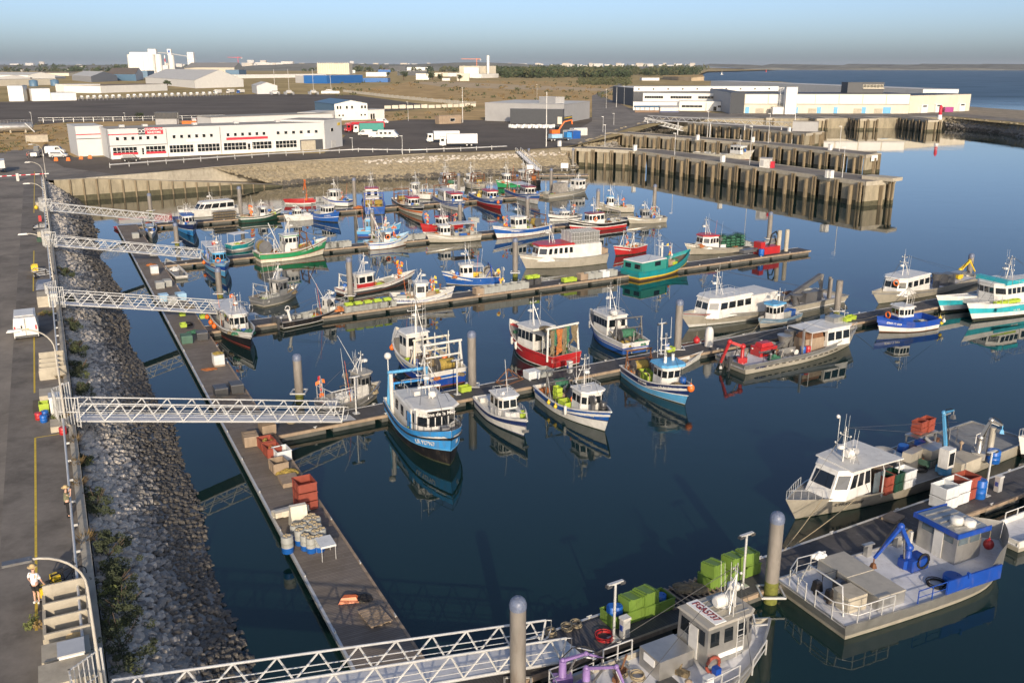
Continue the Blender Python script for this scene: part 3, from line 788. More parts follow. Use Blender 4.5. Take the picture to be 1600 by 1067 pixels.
for k,(a,b)in enumerate(zip(wl_,wl_[1:])):
 d=(b-a).normalized();n=Vector((-d.y,d.x,0))*.4
 mb.add([Z3(a,ZL+.1),Z3(b,ZL+.1),Z3(b,-.5 if k<5 else ZL-1.7),Z3(a,-.5 if k<5 else ZL-1.7),Z3(a+n,ZL+.1),Z3(b+n,ZL+.1)],[(0,3,2,1),(0,1,5,4)],'concrete')
tag(mb.build('retaining_wall'),'stained concrete retaining wall below the guard rail of the far road','wall')
spec('lamppost',(.47,.44,.38),rough=.55,var=.15,dirt=.3)
ztop_=lambda s:lerp(ZL+.05,.35,max(0,(s-.12)/.88)**1.05)
mb=MB()
for i in range(24):
 a,b=ra.lerp(rb,i/24),ra.lerp(rb,(i+1)/24);za,zb=ztop_(i/24)-.3,ztop_((i+1)/24)-.3;wa,wb=n_*lerp(16,26,i/24),n_*lerp(16,26,(i+1)/24)
 mb.quad(Z3(a,za),Z3(b,zb),Z3(b+wb,zb),Z3(a+wa,za),'gravelpale')
tag(mb.build('slipway'),kind='structure')
wall=thing('sheet_pile_wall','stained concrete wall with upright piles in front of the slipway, falling to the water','wall',(0,0,0))
mb=MB();off=-n_*.25
for i in range(24):
 s,s2=i/24,(i+1)/24;a,b=ra.lerp(rb,s)+off,ra.lerp(rb,s2)+off
 mb.quad(Z3(a,-1),Z3(b,-1),Z3(b,1.2 if ztop_(s2)>1.3 else ztop_(s2)-.1),Z3(a,1.2 if ztop_(s)>1.3 else ztop_(s)-.1),'pierwet')
 if ztop_(s)>1.3:mb.quad(Z3(a,1.2),Z3(b,1.2),Z3(b,max(1.2,ztop_(s2))),Z3(a,ztop_(s)),'pierwall')
 mb.quad(Z3(a,ztop_(s)),Z3(b,ztop_(s2)),Z3(b-off*5,ztop_(s2)),Z3(a-off*5,ztop_(s)),'concrete')
mb.build('wall',wall)
for i in range(17):
 s=.06+i*.053;p=ra.lerp(rb,s)+off*1.9;h=ztop_(s)-.1
 if h>.6:MB().tube((p.x,p.y,-1),(p.x,p.y,h),.2,'fendertimber',7).build('pile',wall)
# ---------------------------------------------------------------- pontoons
def pontoon(label,a,heading,length,width,m,near=True,edge='woodbuff',cat='pontoon'):
 """a: start of the near edge, deck to the left of the heading"""
 t=thing('pontoon',label,cat,Z3(a,0),heading,'floating pontoons')
 MB().box(length/2,width/2,.52,length,width-.3,.1,m).build('deck',t)
 for y in(.075,width-.075):MB().box(length/2,y,.40,length,.15,.24,edge if y<1 else 'galv').build('edge_beam',t)
 n=max(2,round(length/4.2));w=length/n;me=mesh_of('float:%.2f%.2f'%(w,width),lambda mb:mb.box(0,0,-.5,w*.86,width-.35,1.0,'floatside'))
 for i in range(n):link('float',me,t,((i+.5)*w,width/2,0))
 me=mesh_of('cleat',lambda mb:(mb.box(0,0,0,.1,.06,.12,'galv'),mb.tube((-.16,0,.13),(.16,0,.13),.03,'galv',5)))
 for i in range(int(length/6)):
  link('cleat',me,t,(3+i*6,.1,.64));link('cleat',me,t,(3+i*6,width-.1,.64))
 return t
m0=G(385,735,.6);MW=3.4
mt_=(G(195,352,.6)-m0).dot(EM)
main=pontoon('long weathered timber pontoon running parallel to the quay, all the gangways land beside it',Z3(m0,0)-EM*55+NM*MW,HM,mt_+55,MW,'planks')
def main_pt(t,off,z=.62):return Z3(m0+EM*t+NM*off,z)
NF=Vector((-math.sin(HF),math.cos(HF),0))
def finger(label,pt,end,m='planksdark',width=2.8):
 p=Z3(G(*pt,.6),0)
 e=Z3(m0+NM*MW,0);k=((e-p).dot(NM))/EU.dot(NM);s=p+EU*(k+.05)
 L=(Z3(G(*end,.6),0)-s).dot(EU)
 return pontoon(label,s,HF,L,width,m),s,L
FP={}
for k,lab,pt,end in((1,'finger pontoon farthest from the camera, nearest the rocky bank',(558,328),(895,303)),(2,'second finger pontoon from the rocky bank, the green and white trawler along it',(746,367),(1041,338)),(3,'middle finger pontoon with red machinery at its end and the teal trawler alongside',(860,447),(1250,388)),(4,'long finger pontoon where the bright blue trawler lies, reaching the right edge of the photo',(827,605),(1700,430)),(5,'finger pontoon closest to the camera, dark ribbed deck carrying green tubs',(1211,918),(1800,690))):
 FP[k]=finger(lab,pt,end)
def fpt(k,px,off=1.4,z=.63):
 """point on finger k at photo column px of its near edge, off metres in from that edge"""
 s=FP[k][1];lo,hi=-5.,160.
 for _ in range(40):
  md=(lo+hi)/2;p=s+EU*md
  d=p.y*math.cos(PITCH)+(HC-.6)*math.sin(PITCH)
  if 800+FPX*p.x/d<px:lo=md
  else:hi=md
 return Z3(s+EU*lo+NF*off,z)
# ---------------------------------------------------------------- piles
def pile_thing(px,py,ptop,label,R=.37,cap='pilecap',weed=False):
 b=G(px,py);h=ztop(px,ptop,b);t=thing('mooring_pile',label,'mooring pile',b,0,'steel mooring piles')
 MB().lathe([(R,-1),(R,.55 if not weed else 1.3),(R,.56 if not weed else 1.31),(R,h-.55)],(0,0,0),['weed','weed','pile'],16).build('shaft',t)
 if cap:MB().lathe([(R+.025,h-.56),(R+.03,h-.3),(R*.93,h-.14),(R*.66,h-.03),(.01,h+.03)],(0,0,0),cap,16).build('cap',t)
 b_=MB()
 for k in range(4):a=math.pi/4+k*math.pi/2;b_.box(.62*math.cos(a+.78),.62*math.sin(a+.78),.56,1.3 if k%2==0 else.1,.1 if k%2==0 else 1.3,.12,'galv')
 b_.build('pile_guide',t);return t
for px,py,pt,lab in((1203,940,800,'mooring pile with green weed at its foot, between the grey workboats of the nearest pontoon'),(809,1090,933,'mooring pile in front of the end of the nearest gangway'),(468,622,553,'mooring pile just behind the fourth gangway, near its pontoon end'),(738,612,517,'mooring pile behind the small white cruiser with navy stripe'),(1058,553,468,'mooring pile near the white skiff, behind the light blue and navy boat'),(1307,492,431,'brown mooring pile without a cap behind the bow of the long oyster barge'),(1513,436,396,'mooring pile beside the yellow deck crane and turquoise catamaran'),(548,468,402,'pale streaked mooring pile in front of the red and white cabin boat'),(344,465,418,'mooring pile behind the orange buoys of the black and white boat'),(805,432,372,'mooring pile to the left of the red roofed white boat'),(1201,378,331,'mooring pile among red machinery at the end of the middle pontoon'),(236,334,302,'mooring pile behind the first gangway near the sheet-piled wall'),(377,340,291,'mooring pile at the stern of the dark green boat with flag buoys'),(719,352,315,'mooring pile behind the grey boat with a canopy roof'),(824,347,306,'mooring pile behind the wheelhouse of the blue and white boat with a net drum'),(934,330,295,'mooring pile behind the black and red boat'),(1022,328,288,'mooring pile at the outer end of the second finger pontoon'),(555,330,278,'mooring pile at the bow of the blue trawler seen from astern'),(717,302,271,'mooring pile among the clustered trawlers by the rocky bank'),(861,303,263,'mooring pile beside the grey barge with white cabin by the rocky bank'),(583,372,327,'mooring pile beside the rusty pale blue boat'),(277,384,348,'mooring pile at the bow of the blue boat beside the first gangway')):
 pile_thing(px,py,pt,lab,cap=None if 'without a cap' in lab else 'pilecap',weed='weed' in lab)
# ---------------------------------------------------------------- gangways
def gangway(label,R,gate,L=18.6,hd=None,w=1.55,h=1.25,nearE=None):
 """R: pixel of the near lower corner at the pontoon; runs back to the quay edge"""
 e=nearE if nearE is not None else G(*R,.75);hd=rad(hd or 32)
 d=Vector((math.cos(hd),math.sin(hd),0));k=((Z3(e,0)-Z3(Q0,0)).dot(NM)-.1)/d.dot(NM)
 s=Z3(e-d*k,ZL+.15);ax=(e-s);Lg=ax.length;n=Vector((-d.y,d.x,0))
 t=thing('gangway',label,'gangway',s,0,'access gangways')
 ax=ax/Lg;up=n.cross(ax)*-1
 if up.z<0:up=-up
 bays=11;bl=Lg/bays
 for y in(0,w):
  mb=MB();o=n*y
  for hh,r in((0.,.085),(h,.06)):mb.tube(o+up*hh,o+ax*Lg+up*hh,r,'whitealu',6)
  mb.tube(o+up*h*.52,o+ax*Lg+up*h*.52,.028,'whitealu',4);mb.tube(o+up*h*.27,o+ax*Lg+up*h*.27,.02,'whitealu',4)
  for i in range(bays):
   a=o+ax*(bl*i);mb.tube(a+up*.05,a+ax*bl/2+up*h,.045,'whitealu',5);mb.tube(a+ax*bl/2+up*h,a+ax*bl+up*.05,.045,'whitealu',5)
  for q in(0,Lg):mb.tube(o+ax*q,o+ax*q+up*h,.055,'whitealu',6)
  mb.path([o+ax*Lg+up*h,o+ax*(Lg+.35)+up*(h-.05),o+ax*(Lg+.45)+up*h*.6,o+ax*(Lg+.35)+up*.25,o+ax*Lg+up*.2],.03,'whitealu',5)
  mb.build('side_truss',t)
 mb=MB();a,b=n*.08,n*(w-.08);z=up*.04
 mb.quad(a+z,a+ax*Lg+z,b+ax*Lg+z,b+z,'aludeck');mb.quad(a-z,b-z,b+ax*Lg-z,a+ax*Lg-z,'aludeck')
 for i in range(bays+1):q=ax*(bl*i)-up*.06;mb.tube(q,q+n*w,.05,'whitealu',4)
 mb.build('walkway',t)
 mb=MB();c=ax*Lg;mb.add([c+n*.1,c+n*(w-.1),c+n*(w-.1)+d*1.3-Vector((0,0,.12)),c+n*.1+d*1.3-Vector((0,0,.12))],[(3,2,1,0)],'galv');mb.build('landing_plate',t)
 g=thing('gate_cage','barred gate cage at the quay end of the '+gate+' gangway','gate',s-d*1.0+Vector((0,0,-.1)),hd,'gangway gates')
 for nm,a,b in(('gate',(-.1,-.25),(-.1,w+.25)),('side_panel',(-.1,-.25),(1.1,-1.1)),('side_panel',(-.1,w+.25),(1.1,w+1.1))):
  mb=MB();A,Bv=Vector((*a,0)),Vector((*b,0));k=7
  for zz in(.1,1.1,2.1):mb.tube(A+Vector((0,0,zz)),Bv+Vector((0,0,zz)),.035,'galv',4)
  for i in range(k+1):q=A.lerp(Bv,i/k);mb.tube(q,q+Vector((0,0,2.15)),.03 if 0<i<k else.05,'galv',4)
  mb.build(nm,g)
 return t,s,d,n
GW=[]
for lab,R,hd,gt in(('white truss gangway farthest from the camera, by the sheet-piled wall',(262,347.5),42,'farthest white truss'),('white truss gangway second from the sheet-piled wall, ending at the light blue boat',(313,404),37,'second farthest white truss'),('white truss gangway in the middle, ending above the black and white boat',(388,493),35.5,'middle white truss'),('white truss gangway ending just left of the bright blue trawler',(534,659),32.8,'second nearest white truss')):
 GW.append(gangway(lab,R,gt,hd=hd))
GW.append(gangway('white truss gangway closest to the camera, ending behind the purple deck crane',None,'nearest white truss',hd=31.6,w=1.75,nearE=Vector((2.35,38.15,.75))))
# ---------------------------------------------------------------- rail along the quay
gr=thing('guard_rail','white pipe rail on short posts along the edge of the quay road','railing',(0,0,0))
gts=sorted((g[1]-Q0).dot(EM)for g in GW)
edges=[-40]+[x for t in gts for x in(t-1.2,t+2.6)]+[t_end-2]
for a,b in zip(edges[::2],edges[1::2]):
 if b-a<1:continue
 mb=MB();mb.tube(quay(a,-.7,ZL+.85),quay(b,-.7,ZL+.85),.065,'whitealu',7);mb.build('rail',gr)
 n=max(1,round((b-a)/3));
 for i in range(n+1):
  q=quay(lerp(a+.1,b-.1,i/n),-.7);b_=MB();b_.tube(q,q+Vector((0,0,.85)),.05,'whitealu',5);b_.box(q.x+.12*NM.x,q.y+.12*NM.y,ZL+.25,.05,.22,.12,'galv',HM);b_.build('rail_post',gr)
# ---------------------------------------------------------------- street lamps
def street_lamp(px,py,label,h=9.6,reach=2.7,sign=False,led=False):
 b=G(px,py,ZL);t=thing('street_lamp',label,'street lamp',b,0,'curved street lamps along the quay')
 d=-NM;mb=MB();mb.tube((0,0,0),(0,0,1.2),.09,'lamppost',8);mb.tube((0,0,1.2),(0,0,h-1.6),.07,'lamppost',8,.055)
 pts=[Vector((0,0,h-1.65))]
 for k in range(1,9):a=math.pi/2*k/8;pts.append(d*(reach*(1-math.cos(a)))+Vector((0,0,h-1.6+1.55*math.sin(a))))
 mb.path(pts,.048,'lamppost',7);mb.box(0,0,0,.35,.35,.06,'concrete');mb.build('pole',t)
 c=d*(reach+.35)+Vector((0,0,h-.1));mb=MB();a=math.atan2(d.y,d.x)
 if led:mb.box(c.x,c.y,c.z,.95,.34,.09,'steel',a)
 else:mb.box(c.x,c.y,c.z-.03,.95,.32,.14,'offwhite',a,.75);mb.box(c.x,c.y,c.z-.07,.6,.24,.05,'paleglass',a)
 mb.build('lamp_head',t)
 if sign:MB().box(.0,.06,h*.62,.6,.05,.55,'signwhite',HM+.3).build('sign_plate',t)
 return t
street_lamp(162,1092,'curved street lamp closest to the camera, above the man in the white shirt',6.5,1.75,led=True)
street_lamp(104,671,'curved street lamp beside the fourth gangway gate, leaning over the white van',7.2,1.8)
street_lamp(88,470,'curved street lamp standing by the third gangway gate',7.2,1.8)
street_lamp(78,362,'curved street lamp standing by the first gangway gate',7.2,1.8)
street_lamp(73,316,'curved street lamp between the first gangway and the slipway wall',7.2,1.8)
street_lamp(72,277,'curved street lamp with a small white sign, near the silver estate car',7.2,1.8,sign=True)
# ---------------------------------------------------------------- far side: yards, fields, buildings
def gz(x,y):return G(x,y,ZL)
def yard(name,px,m,dz=0.):return sheet(name,[gz(*p)for p in px],m,ZL+dz)
yard('field',[(536,144),(640,128),(820,126),(985,135),(985,150),(960,178),(745,166)],'dryfield',.01)
yard('sand',[(640,129),(700,128),(830,134),(985,140),(950,143),(800,140),(690,136)],'sand',.05)
yard('field',[(-60,240),(-60,195),(112,190),(350,186),(600,176),(745,170),(860,172),(758,190),(600,196),(520,200),(118,247),(70,232)],'dryfield',.012)
yard('car_park',[(-150,214),(-150,160),(0,159.5),(250,152),(420,147),(552,149),(690,167),(640,172),(350,188),(110,191)],'asphaltdark',.03)
yard('car_park',[(100,262),(60,240),(70,224),(116,246),(506,240),(540,212),(500,199),(640,187),(760,188),(905,186),(985,176),(1060,184),(985,200),(905,226),(870,231),(785,236),(640,240.5),(420,254),(182,273)],'asphaltdark',.022)
yard('road',[(905,226),(1000,195),(1120,185),(1480,181.5),(1610,193),(1610,188),(1480,176),(1120,177),(985,170),(940,150),(985,127),(975,127),(925,150),(925,190),(868,222)],'asphalt',.035)
yard('field',[(1480,181),(1610,193),(1700,200),(1700,178),(1600,173),(1500,166)],'gravelpale',.025)
def umap(B,C,px):
 lo,hi=-.5,1.5
 for _ in range(40):
  m=(lo+hi)/2;p=B.lerp(C,m);d=p.y*math.cos(PITCH)+(HC-p.z)*math.sin(PITCH)
  if 800+FPX*p.x/d<px:lo=m
  else:hi=m
 return lo
class Bld:pass
def bld(label,pts,ytop,wall='wallwhite',roof='roofpale',kind='flat',depth=12.,rise=2.,cat='building',name='building',over=.3,group=None,parapet=0.,h=None,wallside=None):
 """pts: [A,] B, C base corners in pixels; B the near corner; kind flat, gable (ridge along A-B) or gablex (ridge along B-C)"""
 P3=[gz(*p)for p in pts]
 if len(P3)==2:
  B,C=P3;d=(C-B).normalized();n=Vector((-d.y,d.x,0));A=B+n*depth
 else:A,B,C=P3
 h=ztop(pts[-2][0],ytop,B)-ZL if h is None else h
 b=Bld();b.A,b.B,b.C,b.h=A,B,C,h;D=A+(C-B);b.D=D
 t=b.t=thing(name,label,cat,B,0,group);o=B
 q=[p-o for p in(B,C,D,A)];up=Vector((0,0,h));mb=MB();ws=wallside or wall
 mb.add(q+[p+up for p in q],[(0,1,5,4),(1,2,6,5),(2,3,7,6),(3,0,4,7)],[wall,ws,wall,ws])
 if kind!='flat':
  i,j,k,l=(0,1,2,3)if kind=='gable' else(1,2,3,0)
  r0=(q[i]+q[j])/2+up+Vector((0,0,rise));r1=(q[k]+q[l])/2+up+Vector((0,0,rise))
  w_=wall if kind=='gable' else ws
  mb.add([q[i]+up,q[j]+up,r0,q[k]+up,q[l]+up,r1],[(0,1,2),(3,4,5)],w_)
  mb.build('wall',t)
  e=(r0-r1).normalized()*over;rm=MB();T=Vector((0,0,.12));
  for a,b_,c,d in((q[j]+up,q[k]+up,r1,r0),(q[l]+up,q[i]+up,r0,r1)):
   ea=e if(a-r0).length<(a-r1).length else-e;out=(a-(r0 if(a-r0).length<(a-r1).length else r1));out=Vector((out.x,out.y,out.z)).normalized()*over
   P_=[a+ea+out,b_-ea+out,c-ea,d+ea]
   rm.add([p+T for p in P_]+[p+T*.2 for p in P_],[(0,1,2,3),(4,7,6,5),(0,4,5,1),(1,5,6,2),(3,2,6,7),(0,3,7,4)],roof)
  rm.build('roof',t)
 else:
  mb.build('wall',t);c=sum(q,Vector())/4;rm=MB()
  p2=[(c+(p-c)*(1+(over*.5)/(p-c).length))for p in q]
  rm.prism([(p.x,p.y)for p in p2],h,h+.18+parapet,wall if parapet else roof,roof)
  rm.build('roof',t)
 return b
def win(b,face,u0,u1,z0,z1,n=1,wf=.7,m='glass',frame='offwhite',grid=(1,1),name='window'):
 P,Q={'f':(b.B,b.C),'s':(b.A,b.B),'r':(b.C,b.D)}[face]
 d=(Q-P);L=d.length;d=d.normalized();nr=Vector((d.y,-d.x,0))
 for i in range(n):
  s=lerp(u0,u1,(i+.5)/n)*L;w=(u1-u0)*L/n*wf;c=P+d*s-b.B;mb=MB()
  a=c-d*w/2+nr*.03;e=c+d*w/2+nr*.03
  mb.quad(Z3(a,z0),Z3(e,z0),Z3(e,z1),Z3(a,z1),m)
  if frame:
   r=min(.09,w*.08);rz=math.atan2(d.y,d.x);f=c+nr*.05
   for k in range(grid[0]+1):p=a.lerp(e,k/grid[0])+nr*.03;mb.box(p.x,p.y,z0,r,.07,z1-z0,frame,rz)
   for k in range(grid[1]+1):mb.box(f.x,f.y,lerp(z0,z1,k/grid[1])-r/2,w,.075,r,frame,rz)
  mb.build(name,b.t)
def board(b,u0,u1,z0,z1,m,th=.1,name='sign_panel',face='f'):
 P,Q=(b.B,b.C)if face=='f' else((b.A,b.B)if face=='s' else(b.C,b.D))
 d=(Q-P);L=d.length;d=d.normalized();nr=Vector((d.y,-d.x,0));c=P+d*(u0+u1)/2*L-b.B+nr*(th/2+.01);mb=MB()
 mb.box(c.x,c.y,z0,(u1-u0)*L,th,z1-z0,m,math.atan2(d.y,d.x));o=mb.build(name,b.t)
 return o,c+nr*(th/2+.02),d,L*(u1-u0)
cl=bld('white wing with red and black stripes at the left end of the cooperative building',[(123,245),(166,243)],200.5,'wallpale','roofpale',depth=14,parapet=.25)
board(cl,0,1,5.6,5.85,'signred',.05,'stripe');board(cl,0,1,4.5,4.7,'walldark',.05,'stripe')
cb=bld('long white two storey cooperative building with red shop sign and rows of windows',[(174.5,249.5),(507.6,233.7)],205.5,'wallpale','roofgrey',depth=13,parapet=.35)
um=lambda zx:umap(cb.B,cb.C,zx/3.81)
board(cb,.0,um(1640),0,.9,'wallwhite',.06,'plinth')
for a,b_,n in((678,822,6),(874,990,5),(1014,1156,7),(1180,1312,6),(1336,1470,6),(1505,1620,5),(1644,1769,6)):
 win(cb,'f',um(a),um(b_),1.0,3.0,1,1.,'glass','wallwhite',(n,2))
 board(cb,um(a-12),um(a)-.001,.9,3.2,'wallwhite',.12,'pier_panel')
for a,b_ in((676,825),(872,992)):board(cb,um(a),um(b_),.98,1.55,'signred',.09,'sill_panel')
for a,b_,n in((690,960,6),(1025,1290,6),(1345,1600,6),(1520+120,1520+390,6)):win(cb,'f',um(a),um(b_),4.75,5.65,n,.42,'glass','wallwhite')
for k,a in enumerate((850,1478,1494)):win(cb,'f',um(a),um(a+18),0.05,2.6,1,1.,'glass','offwhite',(1,2),'door')
board(cb,um(1789),um(1924),.1,3.,'walldark',.03,'loading_bay');board(cb,um(1795),um(1880),.1,2.7,'concrete',.05,'shutter')
board(cb,um(660),um(838),6.15,6.4,'signred',.05,'stripe');board(cb,um(660),um(1000),3.3,3.45,'walldark',.04,'stripe')
board(cb,um(1355),um(1600),3.75,4.4,'signred',.1)
board(cb,um(1118),um(1206),3.75,4.3,'signwhite',.08);board(cb,um(1818),um(1870),3.9,4.7,'signwhite',.08)
s1,p1,d1,w1=board(cb,um(880),um(985),6.05,7.75,'signred',.16);s2,p2,d2,w2=board(cb,um(838),um(879.5),6.05,7.75,'walldark',.16)
R_=basis(d1,(0,0,1))
text('COOPÉRATIVE',.78,cb.t,Z3(p1,7.3),R_,'signwhite',sx=min(1,1.));text('MARITIME',.78,cb.t,Z3(p1,6.5),R_,'signwhite')
for dx in(-.45,.45):
 mb=MB();mb.ring((0,0,0),.42,.07,'signwhite','y',16,5);o=mb.build('logo',cb.t,Z3(p2+d2*dx,6.9),math.atan2(d2.y,d2.x))
for x in(655,1005,1322):
 c=cb.B.lerp(cb.C,um(x))-cb.B;MB().tube((c.x,c.y-.1,0),(c.x,c.y-.1,7.4),.07,'steel',6).build('downpipe',cb.t)
for x in(760,900,1200,1450,1700):
 c=cb.B.lerp(cb.C,um(x))-cb.B+Vector((-3.5,7,0));MB().box(c.x,c.y,cb.h+.3,1.3,1.1,.8,'galv',.6).build('roof_unit',cb.t)
cr=bld('grey white end block of the cooperative building with one small window',[(508.5,233.6),(535.5,228.6)],191,'wallpale','roofgrey',depth=14,parapet=.3)
win(cr,'f',.3,.55,4.8,5.8);board(cr,.35,.6,.1,2.2,'offwhite',.05,'door');board(cr,.75,.9,6.3,7.1,'yellow',.08)
bld('pale grey shed standing behind the roof of the cooperative building',[(331,203),(520,195)],184.5,'wallpale','roofgrey',depth=14)
b1=bld('white building with blue side wall and two rows of small windows',[(493,184),(523.6,189),(574.8,187.3)],163,'wallwhite','wallslate','gable',rise=1.5,wallside='wallslate')
for a,b_ in((.05,.22),(.32,.42),(.48,.58),(.78,.98)):win(b1,'f',a,b_,5,6.3,2 if b_-a>.12 else 1,.6,'glass','offwhite')
for a,b_ in((.08,.3),(.75,.97)):win(b1,'f',a,b_,1.8,2.6,2,.45,'glass','offwhite')
bld('low white annex on the left of the white and blue building',[(494,195),(523,190.5)],177,'wallwhite','roofpale',depth=8)
a1=bld('low white annex with a dark door on the right of the white and blue building',[(576,187.4),(601,186)],172.5,'wallwhite','roofpale',depth=9);win(a1,'f',.1,.4,.1,2.6,2,.8)
g1=bld('grey metal warehouse with green, red and blue doors on its right wall',[(758,189),(881,193),(921,185.5)],163,'wallgrey','roofpale',parapet=.1,h=7.6)
for a,m,m2 in((.22,'crategreen','green'),(.5,'signred','red'),(.78,'wallblue','sky')):
 for du,mm in((0,m2),(.085,'signwhite')):board(g1,a+du,a+du+.08,.1,4.6,mm,.1,'door','r')
gd=bld('dark low block built against the front of the grey metal warehouse',[(797,193.4),(879.5,194.6)],171,'walldark','roofdark',depth=2.6)
board(gd,.9,.98,.1,3,'cream',.08,'door')
board(g1,0,.3,0,2.6,'walldark',.08,'plinth');
for i in range(5):board(g1,.01+i*.058,.05+i*.058,1.9,2.3,'yellow',.2,'stripe')
c=(g1.A+g1.C)/2*.5+g1.B*.5;p=G(852,168,ZL)
gp=bld('small grey plant room on the flat roof of the grey warehouse',[(829,181),(852,182.5)],165,'wallgrey','roofpale',depth=5,h=2.6);gp.t.location=Vector((12,425,ZL+7.7))
for i in range(19):
 p=gz(797+i*3.75,199.5+(i%3)*.5);put('bulk_bag','bulk_bag',lambda mb:(mb.box(0,0,0,1.1,1.1,1.2,'signwhite',0,.9),mb.ball((0,0,1.1),.4,'offwhite',8,5,.6)),p,rnd.uniform(0,1.5),'white bulk bag in the row along the front of the dark warehouse block','bulk bag','white bulk bags before the warehouse')
hl=bld('long white fish hall with dark roof and blue doors along the far quay',[(1162,177.5),(1419,178)],148.5,'wallcream','roofdark',depth=34,h=9.6)
for i in range(7):board(hl,i/7+.004,(i+1)/7-.004,4.9,9.3,'wallwhite',.25,'cladding_panel')
board(hl,0,1,4.55,4.85,'wallgrey',.5,'canopy')
for x in(1167,1243,1279,1305,1349,1382,1388):u=umap(hl.B,hl.C,x);board(hl,u-.012,u+.012,.1,3.2,'sky',.15,'door')
for x in(1180,1215,1262,1333,1365):u=umap(hl.B,hl.C,x);board(hl,u,u+.05,.1,2.5,'concrete',.12,'shutter')
bg_=bld('dark grey metal block at the left end of the long fish hall',[(1108,168),(1140,178.6),(1162,178.2)],147,'walldark','roofdark',h=10.4,wallside='wallgrey')
of=bld('white two storey office wing with ribbon windows, left of the dark grey block',[(1061,173.5),(1136,174)],159,'wallwhite','roofpale',depth=9)
for a,b_ in((.05,.48),(.8,.97)):win(of,'f',a,b_,1.8,3,1,1.,'glass','offwhite',(5,1))
win(of,'f',.71,.78,.1,2.4,1,1,'glass','offwhite',(1,1),'door');board(of,.56,.66,.05,4.4,'wallwhite',.8,'stair_wall')
o2=bld('upper white office floor with long window bands behind the two storey office wing',[(1004,169),(1131,170)],149.5,'wallwhite','roofpale',depth=10,h=8.2)
for a,b_ in((.02,.25),(.34,.6),(.68,.98)):win(o2,'f',a,b_,5.4,6.8,1,1.,'glass','offwhite',(8,1))
o4=bld('low white quayside block behind the cafe awnings',[(989,172.6),(1060,173)],160,'wallwhite','roofpale',depth=8)
o3=bld('long white roof building with round vents behind the offices',[(989,166),(1214,165)],140.5,'walldark','roofpale',depth=60,h=10.5)
board(o3,0,1,8.6,11.4,'wallwhite',.5,'fascia')
for i in range(10):
 q=o3.B.lerp(o3.C,.035+i*.1)-o3.B;mb=MB();mb.lathe([(.55,0),(.55,.12)],(0,0,0),'walldark',10,'y');mb.build('vent',o3.t,Vector((q.x,q.y-.75,10)))
bld('very long low white roof building stretching along the seaward side of the fish hall',[(1110,140),(1440,161)],139,'wallwhite','roofpale',depth=26,h=8.5)
tw=bld('white lift tower with cross bracing standing in front of the fish hall',[(1226,179),(1243.5,179)],137,'wallwhite','roofpale',depth=4)
sc_=thing('scaffold_tower','grey cross braced frame joined to the left side of the white lift tower','tower',gz(1217,178))
for k in range(4):
 mb=MB();z=k*3.2
 for a,b_ in(((0,0),(2.8,0)),((0,3),(2.8,3))):
  mb.tube((*a,z),(*b_,z+3.2),.09,'galv',4);mb.tube((*b_,z),(*a,z+3.2),.09,'galv',4);mb.tube((*a,z+3.2),(*b_,z+3.2),.09,'galv',4);mb.tube((*a,z),(*a,z+3.2),.1,'galv',4);mb.tube((*b_,z),(*b_,z+3.2),.1,'galv',4)
 mb.build('bay',sc_)
bld('small white shed on the quay beneath the scaffold tower',[(1207,178.8),(1224,178.8)],168,'offwhite','roofpale',depth=4)
kb=bld('dark control room with an overhanging top on the fish hall roof',[(1326,156),(1367,156)],130.5,'walldark','roofdark',depth=10,h=5.2);kb.t.location.z=ZL+9.8;kb.t.location.x=hl.B.x+58;kb.t.location.y=hl.B.y+16
win(kb,'f',.42,.98,2.6,4.2,1,1,'glass','cream',(6,1));board(kb,.42,1,2.1,2.5,'wallcream',.8,'balcony')
cg=bld('plain concrete building at the right end of the fish hall',[(1419.5,177.5),(1514,173.5)],146.5,'wallcream','roofdark',depth=24,h=8.8)
for x in(1440,1462,1499):u=umap(cg.B,cg.C,x);board(cg,u-.05,u+.05,0,4.2,'wallwhite',1.5,'cabin');board(cg,u-.03,u+.03,3.,3.8,'walldark',1.55,'window')
def container(px,rz,label,m,L=6.06,name='shipping_container',z=ZL,H=2.6):
 def f(mb):
  mb.box(0,0,.05,L,2.44,H-.05,m)
  n=int(L/.55)
  for i in range(n+1):
   for s in(-1,1):mb.box(-L/2+.15+(L-.3)*i/n,s*1.235,.15,.22,.05,H-.3,m)
  for a in(-1,1):
   for b in(-1,1):mb.box(a*(L/2-.06),b*1.18,0,.16,.16,H+.03,'steel')
  for y in(-.5,-.15,.15,.5):mb.tube((L/2+.05,y,.2),(L/2+.05,y,H-.2),.03,'galv',4)
 return put(name,f'{name}:{m}{L}',f,G(*px,z)if isinstance(px,tuple)else px,rz,label,'container',None)
container((1481,175.5),0,'magenta container standing against the plain concrete building','magenta',4.6)
cf=thing('cafe_awning','blue awning over an open timber cafe terrace below the white offices','awning',gz(1010,176))
MB().prism([(-6.5,-2),(6.5,-2),(6.5,2),(-6.5,2)],2.6,3.3,'wallslate',None,[(-6.5,.5,3.4),(6.5,.5,3.4),(6.5,2,3.4),(-6.5,2,3.4)]).build('canopy',cf)
for i in range(6):MB().box(-6.2+i*2.5,-1.9,0,.3,.2,2.6,'brown').build('post',cf)
MB().box(0,-1.8,0,12.4,.15,1.1,'brown').build('screen',cf)
aw=thing('cafe_awning','pale striped awning on a white glazed terrace beside the blue awning','awning',gz(1045,176))
MB().prism([(-5,-2),(5,-2),(5,2),(-5,2)],2.6,3.4,'wallgrey',None,[(-5,1,3.5),(5,1,3.5),(5,2,3.5),(-5,2,3.5)]).build('canopy',aw);MB().box(0,0,0,9.6,3.6,2.6,'offwhite').build('screen',aw);MB().box(0,-1.9,0,9.6,.12,.8,'navy').build('skirt',aw)
